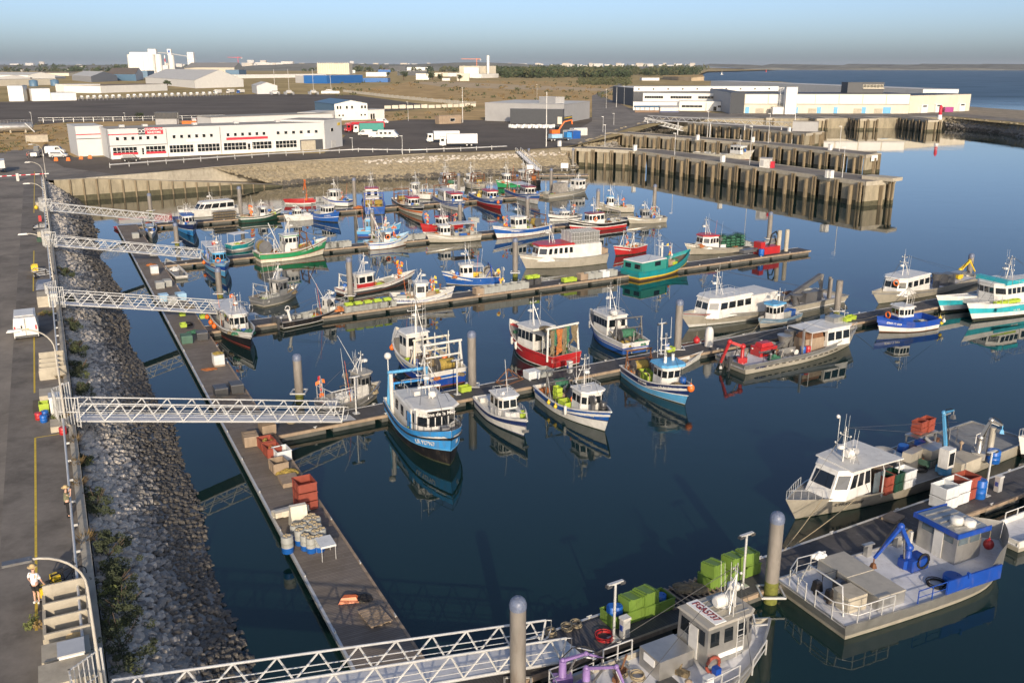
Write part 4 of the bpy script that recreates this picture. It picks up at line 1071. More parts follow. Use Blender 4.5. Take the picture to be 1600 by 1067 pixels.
si=thing('grain_silo','cluster of tall white concrete silo cylinders with a white head house','silo',gz(228,118.5))
o=gz(228,118.5);sc=o.y*.965/FPX*1.02
H_=ztop(228,85.5,o)-ZL
for i in range(5):
 for j in range(2):MB().lathe([(5.2*sc,0),(5.2*sc,H_)],((-20+i*7.6)*sc,j*9*sc,0),'wallwhite',14).build('cylinder',si)
MB().lathe([(5*sc,0),(5*sc,H_)],(21*sc,2*sc,0),'wallwhite',14).build('cylinder',si)
MB().box(14*sc,3*sc,0,4*sc,6*sc,H_*.99,'wallgrey').build('lift_shaft',si);MB().box(-4*sc,3*sc,H_,34*sc,8*sc,3.2*sc,'wallwhite').build('gallery',si)
MB().box(13*sc,3*sc,H_+.5,12*sc,7*sc,7.5*sc,'wallwhite').build('head_house',si)
s2=thing('silo_tower','slim white silo tower with a blue square at its top','tower',gz(270,117.5));H2=ztop(270,85,o)-ZL
MB().lathe([(5*sc,0),(5*sc,H2)],(0,0,0),'wallwhite',14).build('shaft',s2);MB().box(-1.5*sc,0,H2,6*sc,6*sc,9*sc,'wallwhite').build('head_house',s2);MB().box(-1.5*sc,-3.1*sc,H2+3.5*sc,3.4*sc,.3*sc,3.6*sc,'blue').build('sign_panel',s2)
MB().box(-10*sc,0,0,9*sc,6*sc,H2*.48,'wallwhite').build('annex',s2)
s3=thing('elevator_tower','white tower at the end of the conveyor bridge over the beige shed','tower',gz(301,116));H3=ztop(301,77.5,o)-ZL
MB().box(0,0,0,11.5*sc,8*sc,H3,'wallwhite').build('shaft',s3)
for a in(.5,.65,.8,.92):
 for u in(-.25,.25):MB().box(u*11*sc,-4.05*sc,H3*a,.9*sc,.2*sc,1.3*sc,'walldark').build('window',s3)
cv=thing('conveyor_bridge','thin conveyor bridge joining the silo heads and towers high above the sheds','conveyor',gz(270,117.5))
MB().tube((-26*sc,-4*sc,H_+4.5*sc),(-3*sc,-4*sc,H_+3*sc),.9*sc,'wallgrey',4).build('gallery',cv);MB().tube((2*sc,-4*sc,H2+2*sc),(28*sc,-4*sc,H2-2.2*sc),.9*sc,'wallgrey',4).build('gallery',cv)
sp=thing('chimney','thin red and white banded mast beside the slim silo tower','chimney',gz(260,117));mb=MB()
for k in range(6):mb.lathe([(.9*sc,k*H2/6),(.9*sc,(k+1)*H2/6)],(0,0,0),'signwhite' if k%2 else 'signred',8)
mb.build('mast',sp)
b=bld('big beige concrete store with a long ribbed roof beside the silos',[(289,117),(367,117.5),(381,116)],106,'wallcream','roofgrey','gable',rise=14)
b=bld('big white gabled warehouse with roof lights below the silos',[(228,131),(305,138.5),(381,136.2)],126,'wallwhite','roofpale','gable',rise=11)
b=bld('blue end shed behind the big white gabled warehouse',[(353,121),(374,121)],109.5,'wallslate','roofgrey',depth=60)
b=bld('olive brown roofed shed with a blue gable end, left of the silos',[(168,126.5),(213,126.8),(224.5,124)],116.5,'wallpale','roofbrown','gable',rise=10,wallside='wallslate')
bld('small blue block between the silo cylinders and the blue gabled shed',[(231,122),(242,121.5)],111,'wallslate','roofgrey',depth=20)
bld('grey gabled shed with white roof in the middle of the left industrial area',[(113,126),(143,129),(184,127)],120,'wallgrey','roofpale','gable',rise=7)
bld('white sided shed with pale roof at the far left edge',[(-20,124),(44,124.5)],117.5,'wallwhite','roofpale','gablex',depth=60,rise=5)
bld('broad shed with brown roof behind the left industrial area',[(42,119),(108,119)],114.5,'wallcream','roofbrown','gablex',depth=140,rise=3)
bld('cream walled low shed stretching to the left edge',[(-30,136),(89,133)],125.5,'wallcream','roofgrey',depth=26)
bld('white roofed low shed behind the cream walled shed',[(47,124.5),(103,123)],121.5,'wallgrey','roofpale','gablex',depth=60,rise=4)
bld('dark brown roofed store on the skyline left of the silos',[(144,110.5),(168,110)],106.5,'wallcream','roofbrown','gablex',depth=100,rise=10)
bld('pale store with dark flat roof on the skyline left of the silos',[(165,108),(206,107)],102.5,'wallwhite','roofdark',depth=150)
bld('white office box with two small windows beside the brown tank',[(14.5,158.8),(38,158.6)],134.5,'wallwhite','wallslate',depth=14)
bld('white box shed standing right of the brown tank',[(50.5,158.5),(80,158)],139,'wallwhite','wallslate',depth=14)
bld('lower white box shed joined to the right of the white box shed',[(80.5,158),(120,157.2)],145.5,'wallwhite','wallslate',depth=12)
bt=thing('storage_tank','brown cylindrical tank between two white box sheds','tank',gz(43.8,157.5));MB().lathe([(2.9,0),(2.9,7.8),(2.5,8.2)],(0,0,0),'roofbrown',16).build('shell',bt)
bld('long white low building with a dark square window behind the parked boats',[(115,145.5),(158,144.5)],132.5,'wallwhite','roofpale',depth=30)
bld('long white low building with a brown roof strip behind the parked boats',[(158,146),(262,142)],134.5,'wallwhite','roofbrown',depth=40)
for i,(x,y,m)in enumerate(((53,135.5,'wallslate'),(86,134.5,'wallslate'))):
 t=thing('storage_tank',('blue grey tank left of the pair behind the white box sheds','blue grey tank right of the pair behind the white box sheds')[i],'tank',gz(x,y));MB().lathe([(4.8,0),(4.8,7),(.2,8)],(0,0,0),m,16).build('shell',t)
bld('white gabled boat shed at the edge of the big dark car park',[(394,145),(402,147.5),(434,147)],131.5,'wallpale','roofpale','gable',rise=2.8,h=7)
bld('long low white building beyond the dark car park',[(370,123),(510,121)],117.3,'wallwhite','roofpale',depth=30)
bld('grey half of the long shed on the skyline side of the car park',[(462,130),(511,130.5)],118.5,'wallgrey','roofpale',depth=40)
bld('bright blue half of the long shed on the skyline side of the car park',[(511,131),(567,129.5)],118.2,'wallblue','roofpale',depth=40)
bs=bld('beige concrete grain store with vertical ribs on the skyline',[(496,116.5),(546,116.5)],99.5,'wallcream','roofgrey',depth=60)
for i in range(14):board(bs,i/14+.02,i/14+.035,0,bs.h+3,'wallcream',3,'rib')
bld('grey roofed low block with blue doors right of the bright blue shed',[(567,129),(606,129)],122.5,'wallblue','roofgrey',depth=30)
fc=bld('white factory block with a grey upper floor, right of the tower crane',[(725,122),(748,122)],106,'wallwhite','roofpale',depth=40)
f2=bld('concrete factory block with a chimney on the skyline',[(748,121.5),(775,121)],103.5,'wallcream','roofgrey',depth=50)
MB().lathe([(3.2,0),(3,46)],(20,20,0),'wallwhite',10).build('chimney',f2.t)
bld('low white annex at the right foot of the concrete factory',[(752,122.5),(779,121.8)],116,'wallwhite','roofpale',depth=20)
for i,(x0,x1,y,yt,w,lab)in enumerate(((572,604,120,113.5,'wallwhite','white flat building left of the deep blue one near the skyline'),(591,610,113.5,109.5,'wallblue','deep blue low building near the skyline'),(595,608,110,104.5,'wallgrey','grey office building on the skyline above the deep blue one'),(608,634,112,104.8,'walldark','dark glass office building on the skyline'),(621,667,118.5,111.5,'walldark','long dark navy shed near the skyline'),(650,670,125,115.5,'wallwhite','white house with dark windows in front of the navy shed'),(636,668,111,105.5,'wallwhite','long white shed behind the navy shed'),(672,700,120,114,'wallcream','cream low building between pine trees near the sand'),(700,724,120,114.5,'wallpale','pale grey building left of the white factory block'),(714,733,127,115.5,'wallcream','cream wall building at the left foot of the white factory'),(691,703,126.5,122.8,'wallwhite','small white cabin at the edge of the sand'),(548,555,115,110,'wallpale','small pale shed at the right of the beige grain store'),(1003,1030,126.3,122.3,'wallwhite','white house at the edge of the wood near the headland'))):
 bld(lab,[(x0,y),(x1,y)],yt,w,'roofpale' if i!=7 else 'roofbrown',depth=(x1-x0)*1.0)
for i,(x0,x1,y,yt)in enumerate(((378,396,104.5,98.5),(399,420,105.5,98),(387,397,103,94.2),(407,416,103,94.5),(420,440,105.5,98.5),(440,458,105.5,96.5),(344,352,105,98),(547,553,103.5,96),(628,640,104.5,99.5),(645,668,104.8,101),(685,692,104.5,101),(876,884,104.6,101),(885,902,105.3,101.2),(905,919,106.5,102.5),(920,942,104.8,99.8),(945,960,106,102.5),(992,998,105,100.8),(1000,1012,105.5,100),(1013,1024,107,103.3),(1026,1040,106.8,102.3),(1042,1060,106.2,102),(1062,1078,107,104),(590,600,104.6,101.5),(40,52,103,99),(62,69,101,96.8),(16,30,103.5,100),(120,127,104.5,101),(104,124,107,104),(70,84,107,104.5))+tuple((x_:=240+k*13.7+(k*37)%11,x_+4+(k*7)%9,105+(k*5)%3,101-(k*11)%3)for k in range(62)if not 285<240+k*13.7<375)):
 q=Bld();B_,C_=gz(x0,max(105.6,y+1.2)),gz(x1,max(105.6,y+1.2));h=max(6,ztop(x0,yt,B_)-ZL);mb=MB();w_=(C_-B_).length
 t=thing('apartment_block','pale apartment block of the distant town on the skyline','building',B_,0,'blocks of the distant town');mb.box(w_/2,w_*.3,0,w_,w_*.6,h,'distwhite' if i%3 else 'distcream');mb.build('wall',t);mb=MB()
 for k in range(max(2,int(h/7))):mb.box(w_/2,-.1,3+k*7,w_*.92,.4,2.2,'wallgrey')
 mb.build('window_band',t)
def tower_crane(px,ytop_,label,m,jib,cj):
 b=gz(*px);h=ztop(px[0],ytop_,b)-ZL;s=b.y*.965/FPX;t=thing('tower_crane',label,'crane',b)
 MB().tube((0,0,0),(0,0,h*1.04),.5*s,m,4).build('tower',t);MB().tube((-jib*s,0,h),(0,0,h*.99),.4*s,m,4,.5*s).build('jib',t);MB().tube((0,0,h*.99),(cj*s,0,h*.99),.6*s,m,4).build('counter_jib',t);MB().box(cj*s,0,h*.99-2.2*s,2*s,1.5*s,2.2*s,'wallgrey').build('counterweight',t)
tower_crane((745,112),92.5,'orange tower crane above the white factory block','orange',24,6)
tower_crane((373,108),90,'red and white tower crane far behind the beige store','signred',16,6)
def leafball(mb,c,r,n,m,rg,leaf,sz=.8):
 for i in range(n):
  d=Vector((rg.gauss(0,1),rg.gauss(0,1),rg.gauss(0,1))).normalized();p=Vector(c)+Vector((d.x*r,d.y*r,d.z*r*sz))*rg.uniform(.6,1.08)
  a=Vector((rg.uniform(-1,1),rg.uniform(-1,1),rg.uniform(-1,1))).normalized();b=a.orthogonal().normalized();l=leaf*rg.uniform(.6,1.3)
  mb.add([p-a*l,p+b*l*.6,p+a*l,p-b*l*.6],[(0,1,2,3)],m)
def tree(px,h,w,label,m='treegreen',name='tree',group='trees on the far side'):
 b=gz(*px);rg=random.Random(int(px[0]*7));t=thing(name,label,'tree',b,0,group)
 mb=MB();mb.tube((0,0,0),(0,0,h*.5),w*.05,'bark',6,w*.03)
 for k in range(4):a=rg.uniform(0,6.3);mb.tube((0,0,h*.4),(w*.3*math.cos(a),w*.3*math.sin(a),h*.72),w*.025,'bark',5,w*.01)
 mb.build('trunk',t);mb=MB()
 for k in range(11):
  a=rg.uniform(0,6.3);q=rg.uniform(0,.38)*w;leafball(mb,(q*math.cos(a),q*math.sin(a),h*rg.uniform(.45,.85)),w*rg.uniform(.14,.24),36,m,rg,w*.055)
 mb.build('crown',t);return t
for x,y,h,w,lab in((262,139,9,10,'round dark tree in front of the big white gabled warehouse'),(631,126,17,17,'dark pine standing before the navy shed'),(576,114,22,26,'broad dark tree behind the white flat building near the skyline'),(688,127,11,16,'dark shrubby pine at the left of the small white cabin'),(718,127.5,11,13,'small round tree at the edge of the sand'),(676,125,13,22,'broad pine behind the white house with dark windows'),(607,120,11,12,'small tree at the right of the white flat building'),(219,188,3.2,4.5,'green bush behind the cooperative roof beside the containers')):
 tree((x,y),h,w,lab)
rg=random.Random(3);mb=MB()
n_f=0
for i in range(620):
 u=rg.random();x=lerp(770,1088,u);y=rg.uniform(112.5,122.5)if u<.75 else rg.uniform(114.5,121.5)
 if x>985 and y>119:continue
 b=gz(x,y);r=rg.uniform(6,13)*(b.y/1900)**.4;leafball(mb,b+Vector((0,0,r*.75)),r,34,'treegreen' if rg.random()<.72 else 'treeolive',rg,r*.34,.75)
for i in range(260):
 x=rg.uniform(905,985);y=rg.uniform(123,134);b=gz(x,y);r=rg.uniform(2,5);leafball(mb,b+Vector((0,0,r*.4)),r,16,'treeolive',rg,r*.4,.6)
tag(mb.build('woods'),kind='stuff')
mb=MB()
for i in range(900):
 x=rg.uniform(-30,1100);y=rg.choice((105.8,106.4,107.5,109.5,112))+rg.uniform(-.4,.8)
 if 380<x<470 and y>106:continue
 if 235<x<400 and y>107:continue
 b=gz(x,y);k=min(b.y,9000)/2500;r=rg.uniform(7,14)*max(.6,k**.8);leafball(mb,b+Vector((0,0,r*.5)),r,14,'treegreen' if rg.random()<.6 else 'treeolive',rg,r*.5,.6)
tag(mb.build('treeline'),kind='stuff')
mb=MB()
for i in range(520):
 x=rg.uniform(500,990);y=rg.uniform(127,188);
 if(x>740 and y>158)or(x<700 and y>150-(x-540)*.1 and x<690 and y<176):continue
 b=gz(x,y);r=rg.uniform(.5,1.5)*(1+(190-y)/30);leafball(mb,b+Vector((0,0,r*.2)),r,10,'treeolive' if rg.random()<.6 else 'drybush',rg,r*.4,.45)
tag(mb.build('undergrowth'),kind='stuff')
mb=MB()
for i in range(170):
 x=rg.uniform(-5,110);y=rg.uniform(192,240);b=gz(x,y)
 if x>40 and y>228:continue
 leafball(mb,b,rg.uniform(.5,1.3),12,'treeolive' if rg.random()<.5 else 'drybush',rg,.35,.4)
tag(mb.build('undergrowth'),kind='stuff')
for i in range(120):
 x=rg.uniform(-20,300)if i<70 else rg.uniform(540,730);y=rg.uniform(105.9,112);b=gz(x,y);w_=rg.uniform(10,26);h=rg.uniform(5,9)
 t=thing('town_house','small pale house among the trees of the distant town','house',b,rg.uniform(-.4,.4),'houses of the distant town')
 MB().box(0,0,0,w_,10,h,rg.choice(('distwhite','distcream','distwhite'))).build('wall',t)
 MB().prism([(-w_/2-.5,-5.5),(w_/2+.5,-5.5),(w_/2+.5,5.5),(-w_/2-.5,5.5)],h,h+3,rg.choice(('roofbrown','cratered','roofgrey')),None,[(-w_/2,-.3),(w_/2,-.3),(w_/2,.3),(-w_/2,.3)]).build('roof',t)
mb=MB();cl_=[(1035,124.6),(1060,126.2),(1080,126.8),(1100,126.4),(1098,121.5)]
P_=[gz(*p)for p in cl_]
for a,b_ in zip(P_,P_[1:]):mb.quad(Z3(a,-.5),Z3(b_,-.5),Z3(b_,ZL+6.5),Z3(a,ZL+5),'sand')
mb.poly([Z3(p,ZL+6)for p in[gz(1035,123.2)]+P_],'dryfield');tag(mb.build('cliff'),kind='structure')
# ---------------------------------------------------------------- piers
def pier(label,pts,C,bay=6.3,hz=5.0,holes=True,deck='asphalt',thick=.75):
 """pts: pixels of the near top edge from the land to the corner; C: right end of the end face"""
 P=[G(*p,hz)for p in pts];E=G(*C,hz);t=thing('pier',label,'pier',(0,0,0),0,'concrete piers across the basin')
 d=(P[-1]-P[-2]).normalized();nrm=Vector((-d.y,d.x,0));w=abs((E-P[-1]).dot(nrm));ef=E-P[-1]
 back=[p+nrm*w for p in P];back[-1]=E
 mb=MB();poly=P+back[::-1];mb.poly([Z3(p,hz)for p in poly],deck);mb.build('deck',t)
 mb=MB();
 for a,b in list(zip(P,P[1:]))+[(P[-1],E)]+list(zip(back[::-1],back[::-1][1:])):
  q=(b-a).normalized();n=Vector((q.y,-q.x,0))*.06
  mb.add([Z3(a+n,hz+.12),Z3(b+n,hz+.12),Z3(b+n,hz-thick),Z3(a+n,hz-thick),Z3(a-n*5,hz+.12),Z3(b-n*5,hz+.12),Z3(a-n*5,hz-.1),Z3(b-n*5,hz-.1)],[(0,3,2,1),(0,1,5,4),(4,5,7,6)],'concrete')
 mb.poly([Z3(p,hz-thick)for p in poly],'pierwall');mb.build('edge_beam',t)
 def panel(a,b,th=.5):
  c=(a+b)/2;L=(b-a).length;rz=math.atan2((b-a).y,(b-a).x);m_=MB();q=(b-a).normalized();n=Vector((-q.y,q.x,0))*th/2
  m_.box(c.x+n.x,c.y+n.y,1.0,L,th,hz-thick-1.,'pierwall',rz);m_.box(c.x+n.x,c.y+n.y,-1.5,L,th,2.5,'pierwet',rz)
  m_.build('wall_panel',t)
  for k,pq in enumerate((.16,)):
   s=a.lerp(b,1-.3)-n*2.0/th*.55;m2=MB();m2.box(s.x,s.y,-1.5,.45,.8,hz+.6,'fendertimber',rz);m2.build('buttress',t)
 def face(a,b,front=True):
  L=(b-a).length;n=max(1,round(L/bay));q=(b-a).normalized();nn=Vector((q.y,-q.x,0))
  for i in range(n):
   p0,p1=a+q*(L*i/n),a+q*(L*(i+1)/n);w_=L/n
   panel(p0+q*.1,p0+q*w_*.68)
   if front:
    for s in(.76,.87):
     c=p0+q*w_*s+nn*.35;m_=MB();m_.box(c.x,c.y,-1.5,.34,.4,hz+1.35,'fendertimber',math.atan2(q.y,q.x),.92);m_.box(c.x,c.y,-1.49,.37,.43,2.3,'pierwet',math.atan2(q.y,q.x));m_.build('fender_pile',t)
 for a,b in zip(P,P[1:]):face(a,b)
 for a,b in list(zip(P,P[1:])):
  q=(b-a).normalized();a_=a+Vector((-q.y,q.x,0))*w*.5;c_=a_+(b-a)*(.98 if b is not P[-1]else.6);MB().box((a_.x+c_.x)/2,(a_.y+c_.y)/2,-1.5,(c_-a_).length,.6,hz+.8,'pierwet',math.atan2((c_-a_).y,(c_-a_).x)).build('shade_backing',t)  # added inner wall, its dark colour stands in for shade in the gaps
 face(P[-1],E);
 for a,b in list(zip(back[::-1],back[::-1][1:])):face(a,b,False)
 return t,P,E,nrm,w
PR=[pier('nearest concrete pier, whose end carries a low concrete block',[(876,231),(992,236),(1353,285)],(1400,281)),pier('second concrete pier from the basin, with a white plate on its end',[(952,207.3),(1180,224.5),(1353,243)],(1377,240)),pier('third concrete pier, carrying a grey truss walkway and a grey cabin',[(1075,191.2),(1259,209.5)],(1288,206),6.5),pier('short pier under the white lift tower of the fish hall',[(1160,180),(1197,185)],(1211,184.8),5),pier('short pier right of the white lift tower',[(1243,180.5),(1276,186.2)],(1295,186),5),pier('short broad pier in front of the middle of the fish hall',[(1302,180.5),(1344,186.3)],(1374,186),6),pier('short pier with a red and white beacon at its end',[(1382,181),(1450,188.5)],(1473,188),6)]
hq=thing('quay_wall','dark stained quay wall in front of the fish hall','wall',(0,0,0));mb=MB()
for a,b_ in zip(HQ[1:3],HQ[2:4]):mb.quad(Z3(a,-1),Z3(b_,-1),Z3(b_,ZL),Z3(a,ZL),'pierwall');mb.quad(Z3(a,ZL+.04),Z3(b_,ZL+.04),Z3(b_+Vector((0,14,0)),ZL+.04),Z3(a+Vector((0,14,0)),ZL+.04),'concrete')
mb.build('wall',hq)
mb=MB()
def rockbank(a,b,out,n,s0=1.,s1=1.8,w=9.,mats=('rockbuff','rockmid','rockdark')):
 for i in range(n):
  u,q=rg.random(),rg.uniform(0,1.05);p=a.lerp(b,u)+out*(q*w);p.z=lerp(ZL+.1,-.3,q)
  rock_into(mb,rg.randrange(14),p,rg.uniform(s0,s1),mats[0]if q<.45 else(mats[1]if q<.72 else mats[2]),rg.uniform(0,6))
for a,b_,out,n in(((1474,183.5),(1560,190.5),(-.15,-1),420),((1560,190.5),(1720,210),(-.35,-.9),420),((895,227),(950,209),(.6,-.8),260),((955,205),(1004,192),(.6,-.8),220),((1008,189),(1062,184),(.15,-1),240)):
 rockbank(gz(*a),gz(*b_),Vector((*out,0)).normalized(),n)
tag(mb.build('riprap'),kind='stuff')
mb=MB()
for a,b_,out in(((1474,183.5),(1560,190.5),(-.15,-1)),((1560,190.5),(1720,210),(-.35,-.9)),((880,229.5),(950,208),(.6,-.8)),((950,206),(1004,191),(.6,-.8)),((1004,189),(1062,184),(.15,-1))):
 a,b_=gz(*a),gz(*b_);o_=Vector((*out,0)).normalized()*9;mb.quad(Z3(a,ZL-.1),Z3(a+o_,-.6),Z3(b_+o_,-.6),Z3(b_,ZL-.1),'rockmid')
tag(mb.build('embankment'),kind='structure')
# ---------------------------------------------------------------- the fleet
def drape(mb,x,y,z,w,h,m):
 r=random.Random(int(y*100));v=[];nx,nz=4,7
 for i in range(nz+1):
  for k in range(nx+1):q=i/nz;v.append((x+r.uniform(-.12,.12)*(.4+q),y+(k/nx-.5)*w*(1-.35*math.sin(q*3)+r.uniform(-.05,.05)),z-h*q*(1+(.14*r.uniform(-1,1)if i==nz else 0))))
 f=[(i*(nx+1)+k,i*(nx+1)+k+1,(i+1)*(nx+1)+k+1,(i+1)*(nx+1)+k)for i in range(nz)for k in range(nx)]
 mb.add(v,f,m,True);mb.add([(a-.05,b,c)for a,b,c in v],f,m,True)
FL={}
def deckgear(o,items,seed=1):
 """loose things on a deck: (kind, x fraction of L, y fraction of B, colour, extra)"""
 r=random.Random(seed)
 for it in items:
  k,fx,fy=it[:3];m=it[3]if len(it)>3 else None;where=it[4]if len(it)>4 else('aft deck' if fx<0 else 'fore deck')
  x,y=fx*o.L,fy*o.B;z=o.dz(x)+.01+(it[5]if len(it)>5 else 0);loc=o.W(x,y,z);rz=o.rz+r.uniform(-.25,.25)
  nm={'cratelime':'lime green','crategrey':'grey','cratewhite':'white','cratered':'rust red','drumblue':'blue','crategreen':'green','net':'brown','netgreen':'green','netorange':'orange','netyellow':'yellowish','orange':'orange','yellow':'yellow','rope':'pale','black':'black','white':'white','woodbuff':'wooden','blue':'blue','red':'red','rubber':'black','darkgrey':'dark grey','cratebuff':'buff'}.get(m,'')
  g=f'{nm} {k} on {o.short}'
  if k=='crate':crate(loc,rz,f'{nm} fish crate on the {where} of {o.short}',m,(.8,.5,.42),None,g)
  elif k=='bin':crate(loc,rz,f'{nm} bulk bin on the {where} of {o.short}',m,(1.15,.95,.75),None,g,'bulk_bin','bin')
  elif k=='tub':lidded(loc,rz,f'{nm} lidded tub on the {where} of {o.short}',m,(1.1,.8,.7),g)
  elif k=='drum':barrel(loc,f'{nm} plastic drum on the {where} of {o.short}',m,None,.28,.85,g)
  elif k=='net':netpile(loc,rz,f'{nm} net heaped on the {where} of {o.short}',m,(1.25,1.,.9),r.randrange(4),g)
  elif k=='coil':coil(loc,f'{nm} rope coil on the {where} of {o.short}',m or 'rope',.33,g)
  elif k=='flags':flags(loc,f'bundle of flag buoys standing on the {where} of {o.short}',it[6]if len(it)>6 else 8,r.randrange(99),2.3)
  elif k=='pots':pots(loc,o.rz,f'stack of {it[6] if len(it) > 6 else "dark"} trap frames on the {where} of {o.short}',m,it[7]if len(it)>7 else(3,2,3))
def fend(o,ss,m='orange',side=1,R=.26,q=.75):
 c={'orange':'orange','white':'white','yellow':'yellow','red':'red'}[m]
 for s in ss:
  p=o.pt(s,q);d=R if m!='white' else.14
  loc=o.W(p[0],(p[1]+d)*side,p[2])
  if m=='white':cyl_fender(loc,f'white cylinder fender hanging at the side of {o.short}','white',f'white fenders of {o.short}')
  else:fender(loc,f'{c} ball fender hanging at the side of {o.short}',m,R,f'{c} fenders of {o.short}')
def moor(o,s,side,to,lab,sag=.35):
 p=o.edge(s);rope_between(o.W(p[0],p[1]*side,p[2]+.05),to,f'{lab} of {o.short}',sag)
def toprail(o,x0,x1,w,h=.4):rail(o,[(x0,-w/2,o.top),(x1,-w/2,o.top),(x1,w/2,o.top),(x0,w/2,o.top),(x0,-w/2,o.top)],h,'galv',.018,False,.9,'roof_rail')
# --- fourth finger pontoon, camera side
o=boat('trawler','bright blue and black trawler with white wheelhouse, registration LR 927967 on its bow','the bright blue trawler',(636,648),(703,727),4.3,(1.75,1.55,2.9),[(.12,'black'),(.42,'black'),(.46,'sky'),(.72,'brightblue'),(.8,'black'),(1,'brightblue')],deck='deckgrey',bul=.55,strake=[(.76,.07,'black'),(.44,.035,'sky')],rake=.05,flare=.6,full=3.8,tr=.9)
L,B=o.L,o.B
hull_text(o,'LR 927967',.84,.6,-1,.5);hull_text(o,'LR',.93,.62,1,.4)
part(o,'foredeck',lambda mb:mb.poly([(L*.2,-B*.42,1.62+.0),(L*.36,-B*.36,1.95),(L*.5,-B*.14,2.35),(L*.55,0,2.5),(L*.5,B*.14,2.35),(L*.36,B*.36,1.95),(L*.2,B*.42,1.62)],'deckgrey'))
k=cabin(o,-L*.3,L*.12,B*.78,2.05,'white','offwhite',3,1,slant=.0,ch=.1,win=(.42,.8),rt=.12,over=.1,fw=.95,taper=.97,wide=.5)
cabin(o,L*.04,L*.27,B*.72,2.2,'white','offwhite',1,5,slant=-.12,ch=.75,win=(.38,.72),over=.3,rt=.14,zb=o.dz(0)+.28,back=False,door=False,name='bridge',fw=.5,taper=.98,wide=.5)
tt=o.top
mb=MB()
for i,(px_,py_)in enumerate(((L*.272,0),)):mb.box(px_+.16,0,o.dz(0)+.28+1.62,.12,B*.4,.5,'black')
nb=mb.build('name_board',o.root)
text('Reine de la Mer',.4,nb,Vector((L*.272+.24,0,o.dz(0)+.28+1.87)),basis((0,1,0),(0,0,1)),'white','boat_name')
mast(o,-.1,3.1,tt,0,'galv',((.5,1.3),(.8,.8)),True,3,legs=True)
part(o,'radar_scanner',lambda mb:(mb.tube((.9,0,tt),(.9,0,tt+.9),.06,'white'),mb.box(.9,0,tt+.9,.2,1.8,.12,'white')))
part(o,'satellite_dome',lambda mb:(mb.tube((L*.1,.2,tt),(L*.1,.2,tt+.25),.06,'white'),mb.lathe([(.3,0),(.36,.1),(.36,.28),(.2,.4)],(L*.1,.2,tt+.22),'white',12)))
part(o,'roof_box',lambda mb:mb.box(-L*.06,-.6,tt-.15,.8,.5,.35,'white'))
toprail(o,-L*.24,-L*.02,B*.55,.45)
gantry(o,-L*.45,3.0,B*.8,'sky',.15,False);gantry(o,-L*.39,2.3,B*.72,'brightblue',.1,True)
drum(o,-L*.4,0,B*.42,.55,'net');part(o,'exhaust',lambda mb:mb.tube((-L*.33,-B*.4,o.dz(-3)),(-L*.34,-B*.4,4.4),.17,'offwhite',10))
part(o,'satellite_dome',lambda mb:(mb.tube((-L*.47,-B*.36,3.9),(-L*.47,-B*.36,5.2),.05,'offwhite'),mb.ball((-L*.47,-B*.36,5.45),.3,'offwhite',12,8)))
bowrail(o,.68,.5,'black');part(o,'anchor_winch',lambda mb:(mb.box(L*.42,0,2.15,.5,.6,.3,'steel'),mb.lathe([(.22,-.3),(.22,.3)],(L*.42,0,2.5),'steel',10,'y')))
part(o,'side_door',lambda mb:mb.box(L*.1,-B*.4,o.dz(0)+.05,.95,.06,1.7,'brightblue'))
deckgear(o,[('net',-.46,.1,'netyellow'),('crate',.13,-.38,'cratelime','side deck')]);busy(o,6,5,-.46,-.32)
o=boat('cabin_cruiser','small white cabin cruiser with a navy stripe and dark rubbing bands','the white cruiser with a navy stripe',(760,634),(818,683),2.75,(1.0,.95,1.75),[(.1,'navy'),(.62,'white'),(.84,'navy'),(.9,'white'),(1,'offwhite')],deck='offwhite',bul=.3,strake=[(.9,.05,'offwhite'),(.6,.03,'navy')],full=2.3,flare=.45,cat='motor boat')
L,B=o.L,o.B
cabin(o,-L*.12,L*.16,B*.66,1.75,'white','white',2,4,slant=.12,ch=.3,win=(.5,.86),over=.14,rt=.09,fw=.7,wide=.6)
tt=o.top
cabin(o,L*.14,L*.33,B*.56,.55,'white','offwhite',0,0,slant=.3,ch=.5,rt=.05,over=.0,back=False,door=False,name='cuddy',fw=.5,zb=o.dz(L*.2))
part(o,'hatch',lambda mb:mb.box(L*.24,0,o.top,.5,.5,.07,'paleglass'));o.top=tt
toprail(o,-L*.1,L*.1,B*.5,.3);part(o,'antenna',lambda mb:(mb.tube((0,.3,tt),(-.5,.3,tt+2.6),.03,'offwhite',5,.012),mb.lathe([(.12,0),(.14,.12),(.05,.2)],(.5,-.3,tt),'white',10)))
bowrail(o,.55,.5);rail(o,[(-L*.47,B*.36,o.dz(-3)+.3),(-L*.3,B*.42,o.dz(-2)+.3),(-L*.14,B*.4,o.dz(0)+.3)],.45)
part(o,'cockpit_seat',lambda mb:(mb.box(-L*.3,0,o.dz(-2),.9,1.0,.5,'white'),mb.box(-L*.42,0,o.dz(-3),.5,1.8,.4,'offwhite')))
part(o,'anchor',lambda mb:(mb.tube((L*.53,0,1.45),(L*.56,0,.7),.05,'steel'),mb.box(L*.555,0,.55,.12,.5,.2,'steel')))
deckgear(o,[('crate',.28,.24,'cratelime')])
o=boat('fishing_boat','blue and white fishing boat with white wheelhouse, registration LR 877470, yellow fenders on its side','the blue and white boat LR 877470',(858,618),(945,674),3.5,(1.15,1.05,2.0),[(.1,'white'),(.5,'white'),(.55,'navy'),(.92,'blue'),(1,'offwhite')],bul=.5,strake=[(.96,.06,'offwhite')],full=2.6,cap='offwhite')
L,B=o.L,o.B
hull_text(o,'LR 877470',.83,.72,-1,.34)
cabin(o,L*.12,L*.31,B*.62,1.95,'white','white',2,4,slant=-.12,ch=.4,win=(.5,.8),over=.16,rt=.12,fw=.62)
